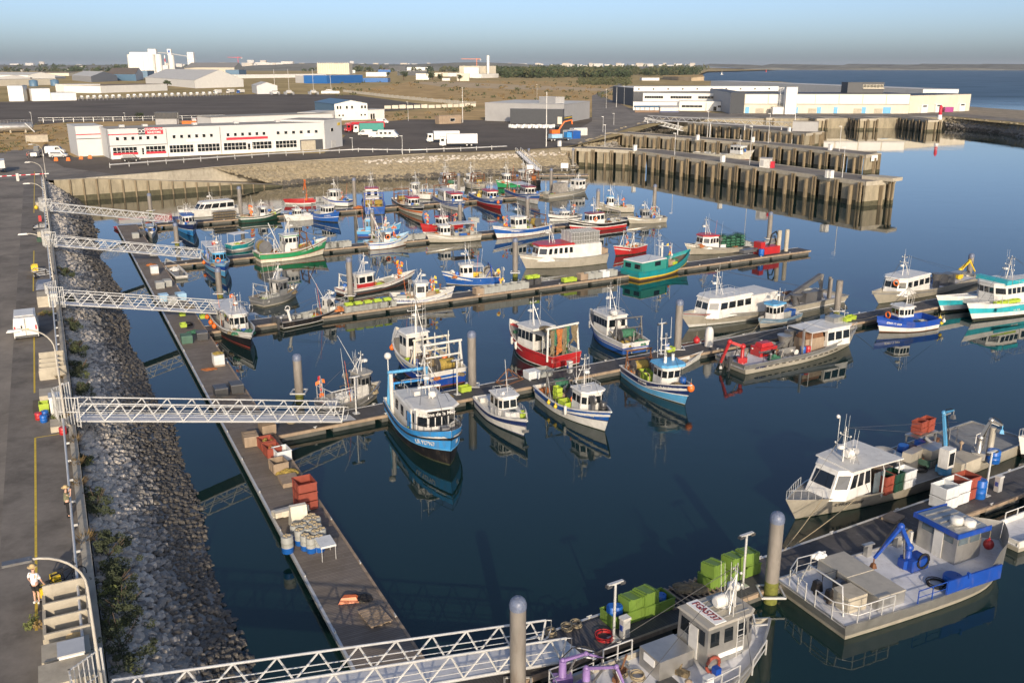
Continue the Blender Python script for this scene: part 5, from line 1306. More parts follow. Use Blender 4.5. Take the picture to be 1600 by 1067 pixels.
mast(o,L*.14,2.6,None,0,'offwhite',((.5,1.),(.85,.6)),True,3,legs=True);toprail(o,L*.1,L*.26,B*.5,.35)
ladder_ring(o,L*.11,-B*.2,o.dz(0)+1.1,1,0);drum(o,-L*.36,.3,B*.4,.6,'netgreen');gantry(o,-L*.3,2.4,B*.8,'steel',.08);winch(o,L*.0,0)
part(o,'net_hauler',lambda mb:(mb.box(L*.4,-.6,o.dz(3),.3,.3,1.3,'steel'),mb.lathe([(.4,-.12),(.3,0),(.4,.12)],(L*.4,-.6,o.dz(3)+1.4),'steel',14,'y')))
deckgear(o,[('crate',-.2,-.2,'cratelime'),('crate',-.2,-.2,'cratelime','aft deck',.42),('crate',-.2,-.2,'cratelime','aft deck',.84),('bin',.03,-.3,'cratelime','waist'),('net',-.42,-.2,'netorange'),('drum',.37,.15,'darkgrey'),('coil',.36,-.1,'rope'),('tub',-.1,.25,'blue')],3)
fend(o,(.36,.48),'yellow',-1,.16);fend(o,(.62,),'white',-1);busy(o,8,6,-.44,.08)
o=boat('fishing_boat','light blue and navy fishing boat with blue roofed wheelhouse, registration LR 916061','the light blue and navy boat',(990,585),(1070,633),3.4,(1.05,1.1,2.1),[(.06,'white'),(.44,'sky'),(.5,'white'),(.55,'navy'),(1,'navy')],bul=.55,strake=[(.98,.06,'offwhite'),(.47,.03,'white')],full=2.5)
L,B=o.L,o.B
hull_text(o,'LR 916061',.8,.76,-1,.36);hull_text(o,"P'TIT MAEL",.5,.76,-1,.28)
cabin(o,L*.08,L*.27,B*.62,2.1,'white','sky',2,4,slant=-.15,ch=.4,win=(.52,.82),over=.28,rt=.22,fw=.62)
mast(o,L*.1,2.4,None,0,'white',((.35,1.2),(.55,.7),(.8,1.)),True,2);tt=o.top
part(o,'antenna',lambda mb:(mb.tube((L*.1,-.5,tt+1.8),(L*.1,-.5,tt+3.8),.02,'white',4),mb.tube((L*.1,.5,tt+1.9),(L*.1,.5,tt+3.8),.02,'white',4)))
part(o,'roof_vent',lambda mb:(mb.tube((L*.16,.5,tt),(L*.16,.5,tt+.6),.14,'white',8),mb.tube((L*.2,-.5,tt),(L*.2,-.5,tt+.6),.14,'white',8)))
drum(o,-L*.37,0,B*.42,.55,'netyellow');gantry(o,-L*.42,2.2,B*.8,'rust',.08);
deckgear(o,[('bin',-.06,-.16,'cratelime'),('bin',-.19,-.1,'cratelime'),('net',.36,0,'net'),('drum',.33,.2,'blue'),('net',-.46,-.2,'netorange'),('crate',-.1,.28,'crategrey')],4)
fender(o.W(L*.57,.1,1.75),'orange ball fender hanging at the stem of the light blue and navy boat','orange',.33);busy(o,7,8,-.44,.04)
o=boat('skiff','long narrow white skiff lying against the fourth finger pontoon','the white skiff',(1018,590),(1092,562),1.5,(.5,.45,.8),[(.2,'offwhite'),(1,'white')],deck='offwhite',bul=.3,full=2.,cat='skiff')
for x in(-1.2,.2,1.4):part(o,'thwart',lambda mb:mb.box(x,0,.4,.3,1.2,.05,'woodbuff'))
deckgear(o,[('coil',.2,0,'rope'),('net',-.3,0,'net')])
# --- fourth finger pontoon, far side
o=boat('trawler','white and navy trawler with cream inner bulwarks, seen from its stern among winches and gantries','the white and navy trawler',(700,603),(626,557),4.4,(1.6,1.6,2.9),[(.1,'antifoul'),(.5,'royal'),(.55,'white'),(.72,'blue'),(1,'offwhite')],bul=.75,inner='cream',full=2.9,strake=[(.97,.07,'offwhite')],deck='deckgrey')
L,B=o.L,o.B
cabin(o,L*.1,L*.3,B*.56,2.2,'white','white',2,4,slant=-.1,ch=.5,over=.15,rt=.12,fw=.6);mast(o,L*.12,3.6,None,0,'galv',((.4,1.4),(.6,1.7),(.85,.9)),True,4,legs=True)
part(o,'whaleback',lambda mb:mb.poly([(L*.36,-B*.3,2.5),(L*.5,-B*.1,2.85),(L*.5,B*.1,2.85),(L*.36,B*.3,2.5)],'offwhite'))
gantry(o,-L*.2,2.9,B*.85,'cream',.12);gantry(o,-L*.42,3.0,B*.9,'offwhite',.13);drum(o,-L*.38,-.4,B*.36,.62,'netyellow');drum(o,-L*.26,.8,B*.28,.5,'net');winch(o,-L*.05,0,None,'steel',.4);winch(o,-L*.05,1.2,None,'rust',.35)
for y in(-1.2,.2,1.4):part(o,'post',lambda mb:mb.tube((-L*.3,y,.9),(-L*.3,y,4.6),.05,'offwhite',5))
deckgear(o,[('crate',.02,.32,'cratelime'),('crate',-.03,-.32,'cratelime'),('net',-.46,.3,'netorange'),('net',-.47,-.25,'net'),('tub',-.12,.3,'blue'),('coil',.4,0,'rope'),('drum',-.14,-.36,'orange')],5)
fend(o,(.8,),'orange',1);busy(o,14,9,-.46,.06)
o=boat('trawler','red hulled trawler with grey roof and a green net hung at its stern gantry','the red trawler',(884,574),(803,542),4.3,(1.4,1.5,2.9),[(.08,'black'),(.14,'white'),(.82,'red'),(1,'red')],bul=.6,cap='offwhite',inner='offwhite',full=2.8,strake=[(.86,.05,'darkred')])
L,B=o.L,o.B
cabin(o,-L*.1,L*.26,B*.68,2.1,'white','offwhite',4,3,slant=.1,ch=.5,over=.12,rt=.12,win=(.45,.85),wide=.86,fw=.7)
tt=o.top;mast(o,L*.12,2.7,None,0,'galv',((.5,1.2),(.8,.7)),True,3,legs=True);canopy(o,-L*.3,-L*.08,B*.74,tt-.3,'deckgrey')
gantry(o,-L*.45,3.2,B*.92,'offwhite',.12,False);[part(o,'hung_net',lambda mb:drape(mb,-L*.44+rnd.uniform(-.3,.3),y,o.dz(-4)+3.1,rnd.uniform(.5,.95),rnd.uniform(1.6,2.9),m))for y,m in((-1.35,'net'),(-.7,'netgreen'),(0,'net'),(.6,'netorange'),(1.1,'netgreen'),(1.5,'net'))]
netpile(o.W(-L*.16,0,tt-.12),o.rz,'brown net heaped on the roof of the red trawler','net',(1.6,1.2,.5),2);winch(o,-L*.3,0)
deckgear(o,[('net',-.32,.25,'netorange'),('crate',-.25,-.32,'cratelime'),('coil',.38,.1,'netgreen'),('tub',.36,-.12,'crategrey'),('net',-.38,-.2,'netgreen')],6);fend(o,(.62,.74),'white',1);busy(o,10,10,-.46,-.12)
o=boat('fishing_boat','white fishing boat with royal blue lower hull and a long dark window band','the white boat with a blue lower hull',(992,553),(927,520),3.7,(1.3,1.4,2.6),[(.08,'black'),(.42,'blue'),(.48,'white'),(.58,'royal'),(1,'white')],bul=.5,full=2.7,strake=[(.96,.06,'white'),(.55,.04,'royal')])
L,B=o.L,o.B
cabin(o,-L*.08,L*.3,B*.68,2.0,'white','offwhite',5,3,slant=-.1,ch=.5,over=.12,rt=.12,win=(.45,.82),wide=.9,fw=.65)
mast(o,L*.1,3.2,None,0,'galv',((.45,1.),(.8,.6)),True,4,legs=True);toprail(o,-L*.05,L*.2,B*.55)
part(o,'roof_raft',lambda mb:mb.lathe([(.2,-.5),(.3,-.45),(.3,.45),(.2,.5)],(-.6,.5,o.top+.3),'white',12,'x'))
gantry(o,-L*.36,2.6,B*.86,'steel',.09);drum(o,-L*.3,0,B*.45,.6,'netgreen','steel')
deckgear(o,[('net',-.42,.2,'netyellow'),('crate',-.18,.3,'crategrey'),('net',-.43,-.25,'netgreen'),('drum',-.2,-.32,'orange')],7);fend(o,(.8,),'white',1);busy(o,12,11,-.46,-.1)
# --- oyster barges of the fourth finger pontoon
o=boat('oyster_barge','long bare aluminium oyster barge with white roofed cabin forward and red crane at its stern','the long aluminium oyster barge',(1143,577),(1326,540),4.3,(1.0,1.0,1.9),[(.15,'alupaint'),(.55,'alupaint'),(1,'alu')],deck='aludeck',bul=.45,cap='alu',inner='alu',tr=.97,full=3.2,rake=.06,cat='work boat',strake=[(.97,.05,'alu')])
L,B=o.L,o.B
k=cabin(o,L*.18,L*.42,B*.78,1.8,'white','white',3,3,slant=.1,ch=.6,win=(.36,.82),over=.1,rt=.1,fw=.7,wide=.82);tt=o.top
canopy(o,L*.04,L*.19,B*.8,tt-.12,'white')
part(o,'roof_box',lambda mb:[mb.box(L*.34+i*.5,.4,tt,.46,1.2,.5,'alu')for i in range(3)]);mast(o,L*.43,2.6,1.9,0,'white',((.7,.8),),False,1)
bowrail(o,.84,.55);crate(o.W(L*.43,-.4,tt),o.rz,'lime green fish crate on the bow of the long aluminium oyster barge','cratelime',(.8,.5,.42));tag(MB().box(0,0,0,1.2,.7,.18,'darkred',.5,.8).build('folded_tarpaulin',None,o.W(L*.47,.1,2.0),o.rz),'folded dark red tarpaulin on the bow of the long aluminium oyster barge','tarpaulin')
part(o,'washing_machine',lambda mb:(mb.box(L*.1,-.5,.55,2.6,1.5,1.5,'woodbuff'),mb.lathe([(.7,-1.2),(.7,1.2)],(L*.1,-.5,2.0),'rust',12,'x'),mb.box(L*.02,.9,.55,.8,.8,2.0,'steel')))
part(o,'hopper',lambda mb:(mb.lathe([(.35,.6),(.4,1.4),(.75,2.3)],(-L*.05,.5,0),'alu',12),mb.box(-L*.05,.5,.5,.9,.9,.3,'steel')));part(o,'conveyor',lambda mb:(mb.box(-L*.14,.2,.9,3.2,.6,.12,'rubber',.1),mb.tube((-L*.2,.2,.5),(-L*.02,.3,2.0),.22,'steel',4)))
part(o,'red_machine',lambda mb:(mb.box(-L*.2,.8,.6,2.2,1.4,.9,'red'),mb.box(-L*.2,.8,1.5,1.6,1.,.35,'red',0,.8),mb.tube((-L*.27,.2,1.1),(-L*.13,.2,1.1),.14,'steel')));part(o,'post',lambda mb:mb.box(-.2,-1.4,.5,.18,.18,2.8,'alu'));part(o,'side_wall',lambda mb:mb.box(-L*.1,-.7,.5,L*.14,.06,.9,'alu'))
knuckle(o,-L*.44,-.3,.55,'red',1.7,2.7,20,1.4,-70,2.2,True,'deck_crane',.2);outboard(o,-L*.53,.7,.8,'darkgrey');outboard(o,-L*.53,-.2,.8,'darkgrey')
deckgear(o,[('net',-.22,-.25,'netgreen'),('net',-.06,.32,'net'),('drum',.0,-.3,'blue','waist'),('drum',.03,-.34,'red','waist'),('bin',-.1,.36,'crategrey','waist')],8);busy(o,12,12,-.44,.04)
hull_text(o,'LR 898713',.12,.5,-1,.3,'navy')
[part(o,'scupper',lambda mb:mb.box(lerp(-L*.42,L*.28,i/13),-(o.pt((lerp(-.42,.28,i/13)+.5),.45)[1]+.005),.42,.5,.03,.1,'rubber'),o.hull)for i in range(14)]
o=boat('oyster_barge','grey oyster barge with big white wheelhouse, red bow stripe and deck of grey machinery','the red striped grey barge',(1298,467),(1077,512),4.6,(.9,.9,2.0),[(.2,'offwhite'),(1,'alupaint')],deck='aludeck',bul=.4,cap='alu',inner='alu',tr=.97,full=3.4,rake=.07,cat='work boat',strake=[(.96,.06,'alu')])
L,B=o.L,o.B
cabin(o,L*.17,L*.44,B*.8,2.1,'white','white',4,4,slant=.5,ch=1.1,win=(.46,.8),over=.14,rt=.16,fw=.55,wide=.8,taper=.9);tt=o.top;mast(o,L*.34,2.9,None,0,'white',((.45,1.5),(.7,1.),(.9,.5)),True,2,legs=True);toprail(o,L*.2,L*.36,B*.6,.4)
cabin(o,L*.0,L*.18,B*.8,2.3,'white','offwhite',0,0,slant=0,ch=.1,over=.05,rt=.08,fw=.97,taper=1,back=False,name='deck_house');part(o,'stripe',lambda mb:None or mb.path([(p:=o.pt(s,q))and(p[0],p[1]+.02,p[2])for s,q in((.985,.93),(.88,.9),(.87,.5))],.06,'red'),o.hull)
hull_text(o,'LR 932277',.8,.68,1,.42,'black');busy(o,16,13,-.46,-.02)
for i,(x,y,zz)in enumerate(((-.05,.2,2.2),(-.1,-.3,1.6),(-.17,.25,1.9))):part(o,'hopper',lambda mb:(mb.lathe([(.4,.5),(.45,1.2),(.8,zz)],(x*L,y*B,0),'steel',12),))
part(o,'machinery',lambda mb:(mb.box(-L*.3,.6,.5,3,1.3,1.3,'steel'),mb.box(-L*.38,-.6,.5,1.6,1.6,.9,'steel'),mb.box(-L*.22,-1,.5,1.4,.9,1.1,'rust')))
part(o,'conveyor',lambda mb:(mb.tube((-L*.1,.4,1.0),(-L*.36,.8,3.6),.35,'steel',4),mb.box(-L*.36,.8,2.6,.12,.12,1,'steel'),mb.tube((-L*.2,-.9,.9),(-L*.02,-.5,2.0),.2,'darkgrey',4),mb.tube((-L*.4,.8,.5),(-L*.34,.8,3.2),.07,'steel')))
for x,y in((-.43,.2),(-.45,-.15),(-.4,.36)):part(o,'spud_post',lambda mb:mb.tube((x*L,y*B,.4),(x*L,y*B,3.2),.2,'pile',10))
deckgear(o,[('bin',-.3,-.05,'crategrey'),('bin',-.3,-.05,'crategrey','aft deck',.76),('net',-.14,-.1,'darkgrey'),('net',-.25,-.38,'net'),('net',-.2,-.2,'darkgrey'),('bin',-.06,-.3,'blue'),('tub',-.4,-.36,'crategrey')],9)
moor(o,.9,1,fpt(4,1140,2.6),'bow mooring line',.9)
o=boat('fishing_boat','small boat with a blue rimmed roof beside the grey barge with red bow stripe','the small blue roofed boat',(1240,497),(1188,513),2.5,(.8,.8,1.3),[(.5,'alupaint'),(1,'deckblue')],deck='deckgrey',bul=.35,full=2.4)
cabin(o,-o.L*.0,o.L*.26,o.B*.62,1.9,'white','sky',2,4,slant=-.1,ch=.3,win=(.5,.84),over=.2,rt=.16);mast(o,0,1.5,None,0,'white',((.7,.6),),True,1);deckgear(o,[('bin',-.2,0,'crategrey'),('bin',-.36,0,'blue')]);moor(o,.95,1,fpt(4,1185,2.6),'slack mooring line',.7)
o=boat('oyster_barge','grey hulled workboat with white wheelhouse and a yellow folded crane on its aft deck','the workboat with a yellow crane',(1510,438),(1373,475),4.2,(.9,.9,1.9),[(.2,'alupaint'),(1,'alupaint')],deck='aludeck',bul=.4,cap='alu',inner='alu',tr=.95,full=3.,cat='work boat')
L,B=o.L,o.B
cabin(o,L*.1,L*.4,B*.8,2.0,'white','white',4,4,slant=.35,ch=.9,win=(.45,.8),over=.14,rt=.15,fw=.55,wide=.75);mast(o,L*.28,2.6,None,0,'white',((.6,1.),(.85,.6)),True,3,legs=True);knuckle(o,-L*.38,.2,.6,'yellow',1.2,2.9,35,1.9,-50,2.0,True,'deck_crane',.2)
part(o,'hopper',lambda mb:mb.lathe([(.4,.5),(.5,1.8),(.7,2.4)],(-L*.05,.8,0),'steel',12));part(o,'machinery',lambda mb:(mb.box(-L*.17,.9,.5,1.8,1.2,1.6,'steel'),mb.box(-L*.28,1.1,1.8,2.2,1.2,.2,'alu')))
deckgear(o,[('bin',-.05,-.2,'crategrey'),('net',-.2,-.2,'net'),('bin',-.14,.0,'blue'),('bin',-.28,-.2,'crategrey')],2)
part(o,'hatch',lambda mb:mb.box(L*.02,-1.3,o.dz(0),.8,.7,1.5,'offwhite'));ladder_ring(o,L*.405,.8,2.5,1,0)
o=boat('fishing_boat','compact royal blue fishing boat with white bow patch and blue wheelhouse, registration on the bow','the compact royal blue boat',(1452,509),(1374,519),3.3,(1.2,1.15,1.9),[(.08,'antifoul'),(.4,'white'),(1,'royal')],inner='royal',cap='royal',bul=.7,full=2.5,strake=[(.4,.04,'white')],deck='deckblue')
L,B=o.L,o.B
cabin(o,-L*.02,L*.22,B*.6,2.2,'white','offwhite',3,4,slant=-.1,ch=.4,win=(.62,.88),over=.16,rt=.1,band=(.5,'royal'));mast(o,L*.02,2.0,None,0,'white',((.5,.9),(.8,.5)),True,3);hull_text(o,'IEMILO 009',.82,.7,1,.34)
ladder_ring(o,L*.3,-.5,1.7,1,0);deckgear(o,[('net',.36,0,'net'),('crate',-.3,.1,'crategrey')]);moor(o,.98,-1,fpt(4,1340,2.4),'bow mooring line')
for i,(m,dz)in enumerate((('orange',0),('yellow',.25),('yellow',-.2),('offwhite',.1))):fender(o.W(-L*.5-.2,.9+.28*i,.9+dz),('orange ball buoy hanging at the stern of the compact royal blue boat','yellow ball buoy hanging at the stern of the compact royal blue boat','yellow ball buoy hanging at the stern of the compact royal blue boat','pale ball buoy hanging at the stern of the compact royal blue boat')[i],m,.2,f'{m} buoys at the stern of the royal blue boat')
o=boat('catamaran','turquoise and white catamaran workboat with a flared pilothouse, at the right edge','the turquoise catamaran',(1665,478),(1520,502),2.1,(1.5,1.5,2.3),[(.06,'black'),(.14,'black'),(.42,'white'),(.72,'turq'),(1,'white')],full=2.2,bul=.1,deck='offwhite',cat='work boat')
L=o.L;NB=2.2
h2=MB()
sub=boat('catamaran','x','y',(1665,478),(1520,502),2.1,(1.5,1.5,2.3),[(.06,'black'),(.14,'black'),(.42,'white'),(.72,'turq'),(1,'white')],full=2.2,bul=.1,deck='offwhite')
for c in list(sub.root.children):c.parent=o.root;c.location=(0,-4.2,0)
bpy.data.objects.remove(sub.root)
part(o,'bridge_deck',lambda mb:(mb.box(-L*.06,-2.1,1.1,L*.8,4.6,.5,'white'),));part(o,'side_panel',lambda mb:mb.box(-L*.06,1.02,1.05,L*.82,.12,.42,'turq'))
o.dz=lambda x:1.6
cabin(o,-L*.02,L*.22,4.2,2.1,'white','white',4,5,slant=-.35,ch=1.,win=(.45,.78),over=.1,rt=.1,fw=.5,y0=-2.1,wide=.8);tt=o.top
part(o,'fascia',lambda mb:(mb.box(L*.17,-2.1,tt-.15,.8,4.2,.55,'turq'),));part(o,'fascia',lambda mb:mb.box(L*.06,.0,tt-.1,2.6,.1,.5,'turq'))
mast(o,L*.04,2.8,tt,-2.1,'white',((.4,1.5),(.6,1.2),(.85,.8)),True,4,lean=-.5,legs=True);toprail(o,-L*.0,L*.14,3.2,.5)
cabin(o,-L*.46,-L*.03,4.2,1.7,'white','offwhite',7,0,slant=0,ch=.1,win=(.4,.85),over=.1,rt=.12,fw=.98,y0=-2.1,taper=.98,door=False,name='saloon')
hull_text(o,'LR 926',.62,.57,1,.36,'white');bowrail(o,.7,.5)
for i in range(5):crate(o.W(L*(.1+.05*i),.35,1.62),o.rz,'lime green crate on the side deck of the turquoise catamaran','cratelime',(.8,.5,.42),None,'lime crates on the turquoise catamaran')
fender(o.W(-L*.42,1.3,1.2),'orange ball fender at the far aft side of the turquoise catamaran','orange',.3)
# --- near right: fifth finger pontoon
o=boat('oyster_barge','wide white cabined workboat with a canopy, drums, bins and a blue crane on deck','the white cabined workboat with a blue crane',(1556,692),(1243,811),5.0,(1.0,1.0,1.7),[(.15,'alupaint'),(1,'alupaint')],deck='deckgrey',bul=.12,cap='alu',inner='alu',tr=.97,full=3.6,rake=.05,cat='work boat',flare=.4)
L,B=o.L,o.B
def lp(px,py,z=1.0):
 q=G(px,py,z)-o.loc;c,n=math.cos(o.rz),math.sin(o.rz);return(q.x*c+q.y*n,-q.x*n+q.y*c)
cabin(o,L*.28,L*.43,B*.62,1.75,'white','white',3,3,slant=.8,ch=.9,win=(.4,.88),over=.05,rt=.12,fw=.62,wide=.74,y0=.2,taper=.9);tt=o.top
part(o,'canopy',lambda mb:mb.prism([(L*.17,-B*.34),(L*.36,-B*.28),(L*.37,B*.36),(L*.17,B*.44)],tt-.02,tt+.07,'offwhite'))
for x,y in((.18,.42),(.18,-.33),(.25,.42)):part(o,'post',lambda mb:mb.path([(x*L,y*B,.9),(x*L,y*B,tt-.4),(x*L+.15,y*B*.97,tt)],.05,'galv',6))
part(o,'glass_screen',lambda mb:mb.box(L*.25,B*.36,1.0,1.1,.05,1.6,'paleglass'));mast(o,L*.335,2.5,tt,.3,'white',((.45,1.4),(.75,.8)),True,4)
liferaft(o,L*.29,.1,tt+.05);bowrail(o,.9,.6,'galv');ladder_ring(o,L*.265,1.0,2.0,1,0)
part(o,'searchlight',lambda mb:(mb.tube((L*.29,-1,tt),(L*.29,-1,tt+2.6),.03,'offwhite'),mb.ball((L*.29+.2,-1,tt+2.6),.14,'white',8,6)))
hull_text(o,'L HUITRIERE',.84,.6,1,.4,'darkgrey')
D=lambda px,py,z=.99:G(px,py,z)
put('steel_hopper','steel_hopper',lambda mb:mb.lathe([(.75,0),(.72,.3),(.78,1.35),(.7,1.36),(.6,.6)],(0,0,0),'alu',16,'z'),D(1378,731),0,'open steel hopper on the deck just aft of the white canopy','hopper')
for i,(px,py,m)in enumerate(((1410,716,'drumblue'),(1436,708,'drumblue'),(1426,719,'darkgrey'))):barrel(D(px,py),('blue open drum right of the steel hopper on the white cabined workboat','second blue drum, behind the dark drum of the white cabined workboat','dark drum in front of the red crate stack of the white cabined workboat')[i],m,None,.42,1.05)
x,y=lp(1398,735);part(o,'machinery',lambda mb:(mb.box(x,y,.95,1.2,.9,1.2,'alu'),mb.box(x+2.4,y+.6,.95,1.2,.8,1.2,'woodbuff'),mb.box(x+1.6,y-1.4,.95,1.6,.7,.9,'steel'),mb.box(x+3.4,y-.6,.95,1.0,.9,1.0,'alupaint')))
for i,(px,py,m)in enumerate(((1380,768,'cratered'),(1394,764,'darkgreen'))):
 for k in range(2):crate(Z3(D(px,py),.98+.66*k),o.rz,('rust red','dark green')[i]+' bin stacked under the canopy edge of the white cabined workboat',m,(1.0,.95,.65),None,'bins under the canopy'+str(i),'bulk_bin','bin')
for k in range(2):crate(Z3(D(1411,758),.98+.62*k),o.rz,'big pale grey bin stacked aft of the canopy of the white cabined workboat','cratewhite',(1.2,1.0,.61),None,'pale grey bins aft of the canopy','bulk_bin','bin')
crate(D(1445,726),o.rz,'round green mesh tub full of gear before the blue crane','deckgreen',(1.1,1.1,.6),'netorange',None,'mesh_tub','tub');coil(D(1434,733),'black hose coil on the deck before the blue crane','rubber',.6)
x,y=lp(1473,740);knuckle(o,x,y,.98,'sky',1.8,-1.6,78,2.6,150,.8,True,'deck_crane',.14);part(o,'crane_cab',lambda mb:(mb.box(x+.3,y+.3,1.7,.8,.7,1.4,'white'),mb.box(x+.3,y+.66,1.95,.55,.03,.9,'glass')))
x,y=lp(1500,732);part(o,'machinery',lambda mb:(mb.box(x,y,.98,2.4,1.5,.9,'concrete'),mb.box(x+.8,y-1.8,.98,1.8,1.2,1.3,'alu'),mb.tube((x+1.8,y-2.2,1.9),(x+4.2,y-1.5,2.3),.45,'alupaint',4),mb.tube((x-1,y-1.4,1),(x+.6,y-2.6,2.6),.16,'steel',5),mb.box(x+3.2,y-1.9,.98,1.4,.5,1.1,'steel')))
x2,y2=lp(1432,700)
for i in range(2):
 for k in range(2):crate(o.W(x2-.95*i,y2,2.2+.5*k),o.rz+.1,'rust red crate stacked on the frame behind the blue crane','cratered',(.9,.75,.5),None,'rust red crates behind the blue crane')
part(o,'rack',lambda mb:(mb.box(x2-.4,y2,2.06,2.6,1.0,.1,'alu'),[mb.box(x2-.4+a,y2+b,.98,.1,.1,1.08,'alu')for a in(-1.2,1.2)for b in(-.4,.4)]))
x,y=lp(1527,718);knuckle(o,x,y,.98,'alu',1.7,2.2,70,1.5,-20,.8,False,'loading_arm',.16,'sky');part(o,'spud_post',lambda mb:mb.tube((x-.9,y+.3,.9),(x-.9,y+.3,3.4),.22,'alupaint',10));barrel(D(1551,722),'large blue drum at the stern corner of the white cabined workboat','drumblue',None,.45,.95)
for i,(px,py)in enumerate(((1385,722),(1415,728),(1455,712),(1488,716))):netpile(D(px,py),i,('brown net heap left of the steel hopper','brown net heap between the drums and the pale bins','orange net heap behind the green mesh tub','brown net heap behind the blue crane')[i]+' on the white cabined workboat',('net','net','netorange','net')[i],(1.1,.8,.6),i)
rope_between(o.W(L*.46,1.2,1.7),fpt(5,1280,2.7),'bow mooring line of the white cabined workboat',.1,.03);rope_between(o.W(L*.36,2.0,1.4),fpt(5,1290,2.7),'second bow mooring line of the white cabined workboat',.1,.03)
tag(MB().box(0,0,0,1.3,.9,.16,'woodbuff').build('pallet',None,fpt(5,1440,2.1,.64),HF+.2),'weathered wooden pallet lying on the nearest finger pontoon','pallet')
busy(o,10,14,-.4,.1)
o=boat('oyster_barge','flat aluminium landing barge with blue side shield, blue deck crane and blue trimmed wheelhouse','the flat landing barge',(1268,962),(1550,873),5.4,(.95,.95,1.3),[(.3,'alupaint'),(1,'alu')],deck='aludeck',bul=.1,cap='alu',inner='alu',tr=.96,full=4.5,rake=.03,cat='work boat',flare=.85)
L,B=o.L,o.B
z0=.86
part(o,'bow_bulwark',lambda mb:[mb.quad((*(lambda p:(p[0],p[1]*s))(o.edge(a)[:2]),o.edge(a)[2]-.1),(*(lambda p:(p[0],p[1]*s))(o.edge(b)[:2]),o.edge(b)[2]-.1),(*(lambda p:(p[0]+.1,p[1]*s))(o.edge(b)[:2]),2.35),(*(lambda p:(p[0]+.1,p[1]*s))(o.edge(a)[:2]),2.35 if a>.72 else 1.2),'alu')for s in(1,-1)for a,b in zip((.7,.78,.86,.92,.96,.985),(.78,.86,.92,.96,.985,1.))])
k=cabin(o,L*.2,L*.36,B*.5,2.0,'alu','alu',2,3,slant=.0,ch=.3,win=(.64,.93),over=.16,rt=.1,fw=.9,taper=.99,wide=.8,y0=.7,glass='paleglass',zb=z0);tt=o.top
part(o,'roof_trim',lambda mb:[mb.box(L*.28,.7+s*(B*.26+.12),tt-.26,L*.16+.5,.06,.3,'royal')for s in(1,-1)]+[mb.box(L*.2-.2,.7,tt-.26,.06,B*.52+.3,.3,'royal')],k)
part(o,'roof_slat',lambda mb:[mb.box(L*.28,.7+(i-2)*.5,tt,L*.15,.12,.06,'alu')for i in range(5)],k);part(o,'radar',lambda mb:mb.lathe([(.35,0),(.38,.25),(.2,.35)],(L*.3,-.2,tt),'white',12),k);part(o,'life_raft',lambda mb:mb.lathe([(.2,0),(.36,.05),(.36,.4),(.2,.45)],(L*.26,.2,tt),'offwhite',12),k)
part(o,'side_shield',lambda mb:(mb.box(L*.14,-B/2+.08,.9,L*.3,.1,.85,'royal'),mb.box(L*.1,-B/2+.05,1.6,.12,.16,.3,'royal')));rail(o,[(-L*.01,-B/2+.1,.9),(-L*.16,-B/2+.1,.9)],.8,'royal',.03)
knuckle(o,L*.02,.4,z0,'royal',1.3,3.0,62,1.6,-48,2.3,True,'deck_crane',.17,'rust');part(o,'crane_engine',lambda mb:(mb.box(L*.05,.3,z0,1.3,.9,.7,'royal'),mb.ring((L*.06,-.2,z0+.6),.42,.07,'rubber','y',14,6)),o.root)
coil(o.W(L*.02,-B*.3,z0+.02),'black hose coil on the landing barge deck beside the blue shield','rubber',.5);barrel(o.W(L*.09,-B*.34,z0),'cut down blue drum behind the blue shield of the landing barge','drumblue',None,.5,.5)
for i,(x,y,sx,sy,h)in enumerate(((-.26,.22,1.9,2.2,.75),(-.26,-.18,1.9,2.3,.72))):part(o,'locker',lambda mb:(mb.box(x*L,y*B,z0,sx,sy,h,'alu'),mb.box(x*L,y*B,z0+h,sx+.06,sy+.06,.06,'alupaint',0,.97)))
part(o,'engine_box',lambda mb:mb.box(-L*.4,-B*.2,z0,1.3,1.2,.9,'concrete'));outboard(o,-L*.45,.5,z0+.2,'black');outboard(o,-L*.45,-.45,z0+.2,'black')
rail(o,[(-L*.28,B*.46,z0),(-L*.42,B*.47,z0),(-L*.5,B*.34,z0),(-L*.52,.3,z0)],1.0,'galv',.035,True,1.0);rail(o,[(-L*.52,-.4,z0),(-L*.52,-B*.3,z0),(-L*.46,-B*.47,z0),(-L*.28,-B*.47,z0)],1.0,'galv',.035,True,1.0);part(o,'arch',lambda mb:mb.path([(-L*.47,B*.3,z0),(-L*.46,B*.2,z0+1.5),(-L*.46,-B*.25,z0+1.5),(-L*.47,-B*.32,z0)],.05,'galv',6))
for x in(-.05,.12):part(o,'bollard',lambda mb:(mb.box(x*L,B*.44,z0,.35,.3,.7,'alu'),mb.box(x*L,B*.44,z0+.7,.8,.25,.08,'alu')))
netpile(o.W(-L*.31,B*.46,z0+.7),0,'white bundled tarp tied to the stern rail of the landing barge','cratewhite',(.7,.5,.7),1,None,'tarp_bundle','tarpaulin');fender(o.W(L*.4,-.6,1.6),'red ball fender beside the door of the landing barge wheelhouse','red',.3)
part(o,'hose_reel',lambda mb:(mb.ring((L*.18,B*.44,z0+.6),.28,.1,'net','y',14,6),mb.box(L*.18,B*.44,z0,.2,.5,.9,'galv')))
busy(o,3,2,-.4,-.34)
o=boat('workboat','bare aluminium workboat with FGA5737 lettered on its roof and a purple deck crane','the bare aluminium workboat',(2.4,33.8,0),(12.0,39.2,0),4.5,(1.25,1.2,2.3),[(.3,'alupaint'),(1,'alu')],deck='aludeck',bul=.3,cap='alu',inner='alupaint',tr=.95,full=3.2,rake=.06,cat='work boat',flare=.62,strake=[(.98,.045,'alu'),(.6,.05,'alu')])
L,B=o.L,o.B;z0=o.dz(0)
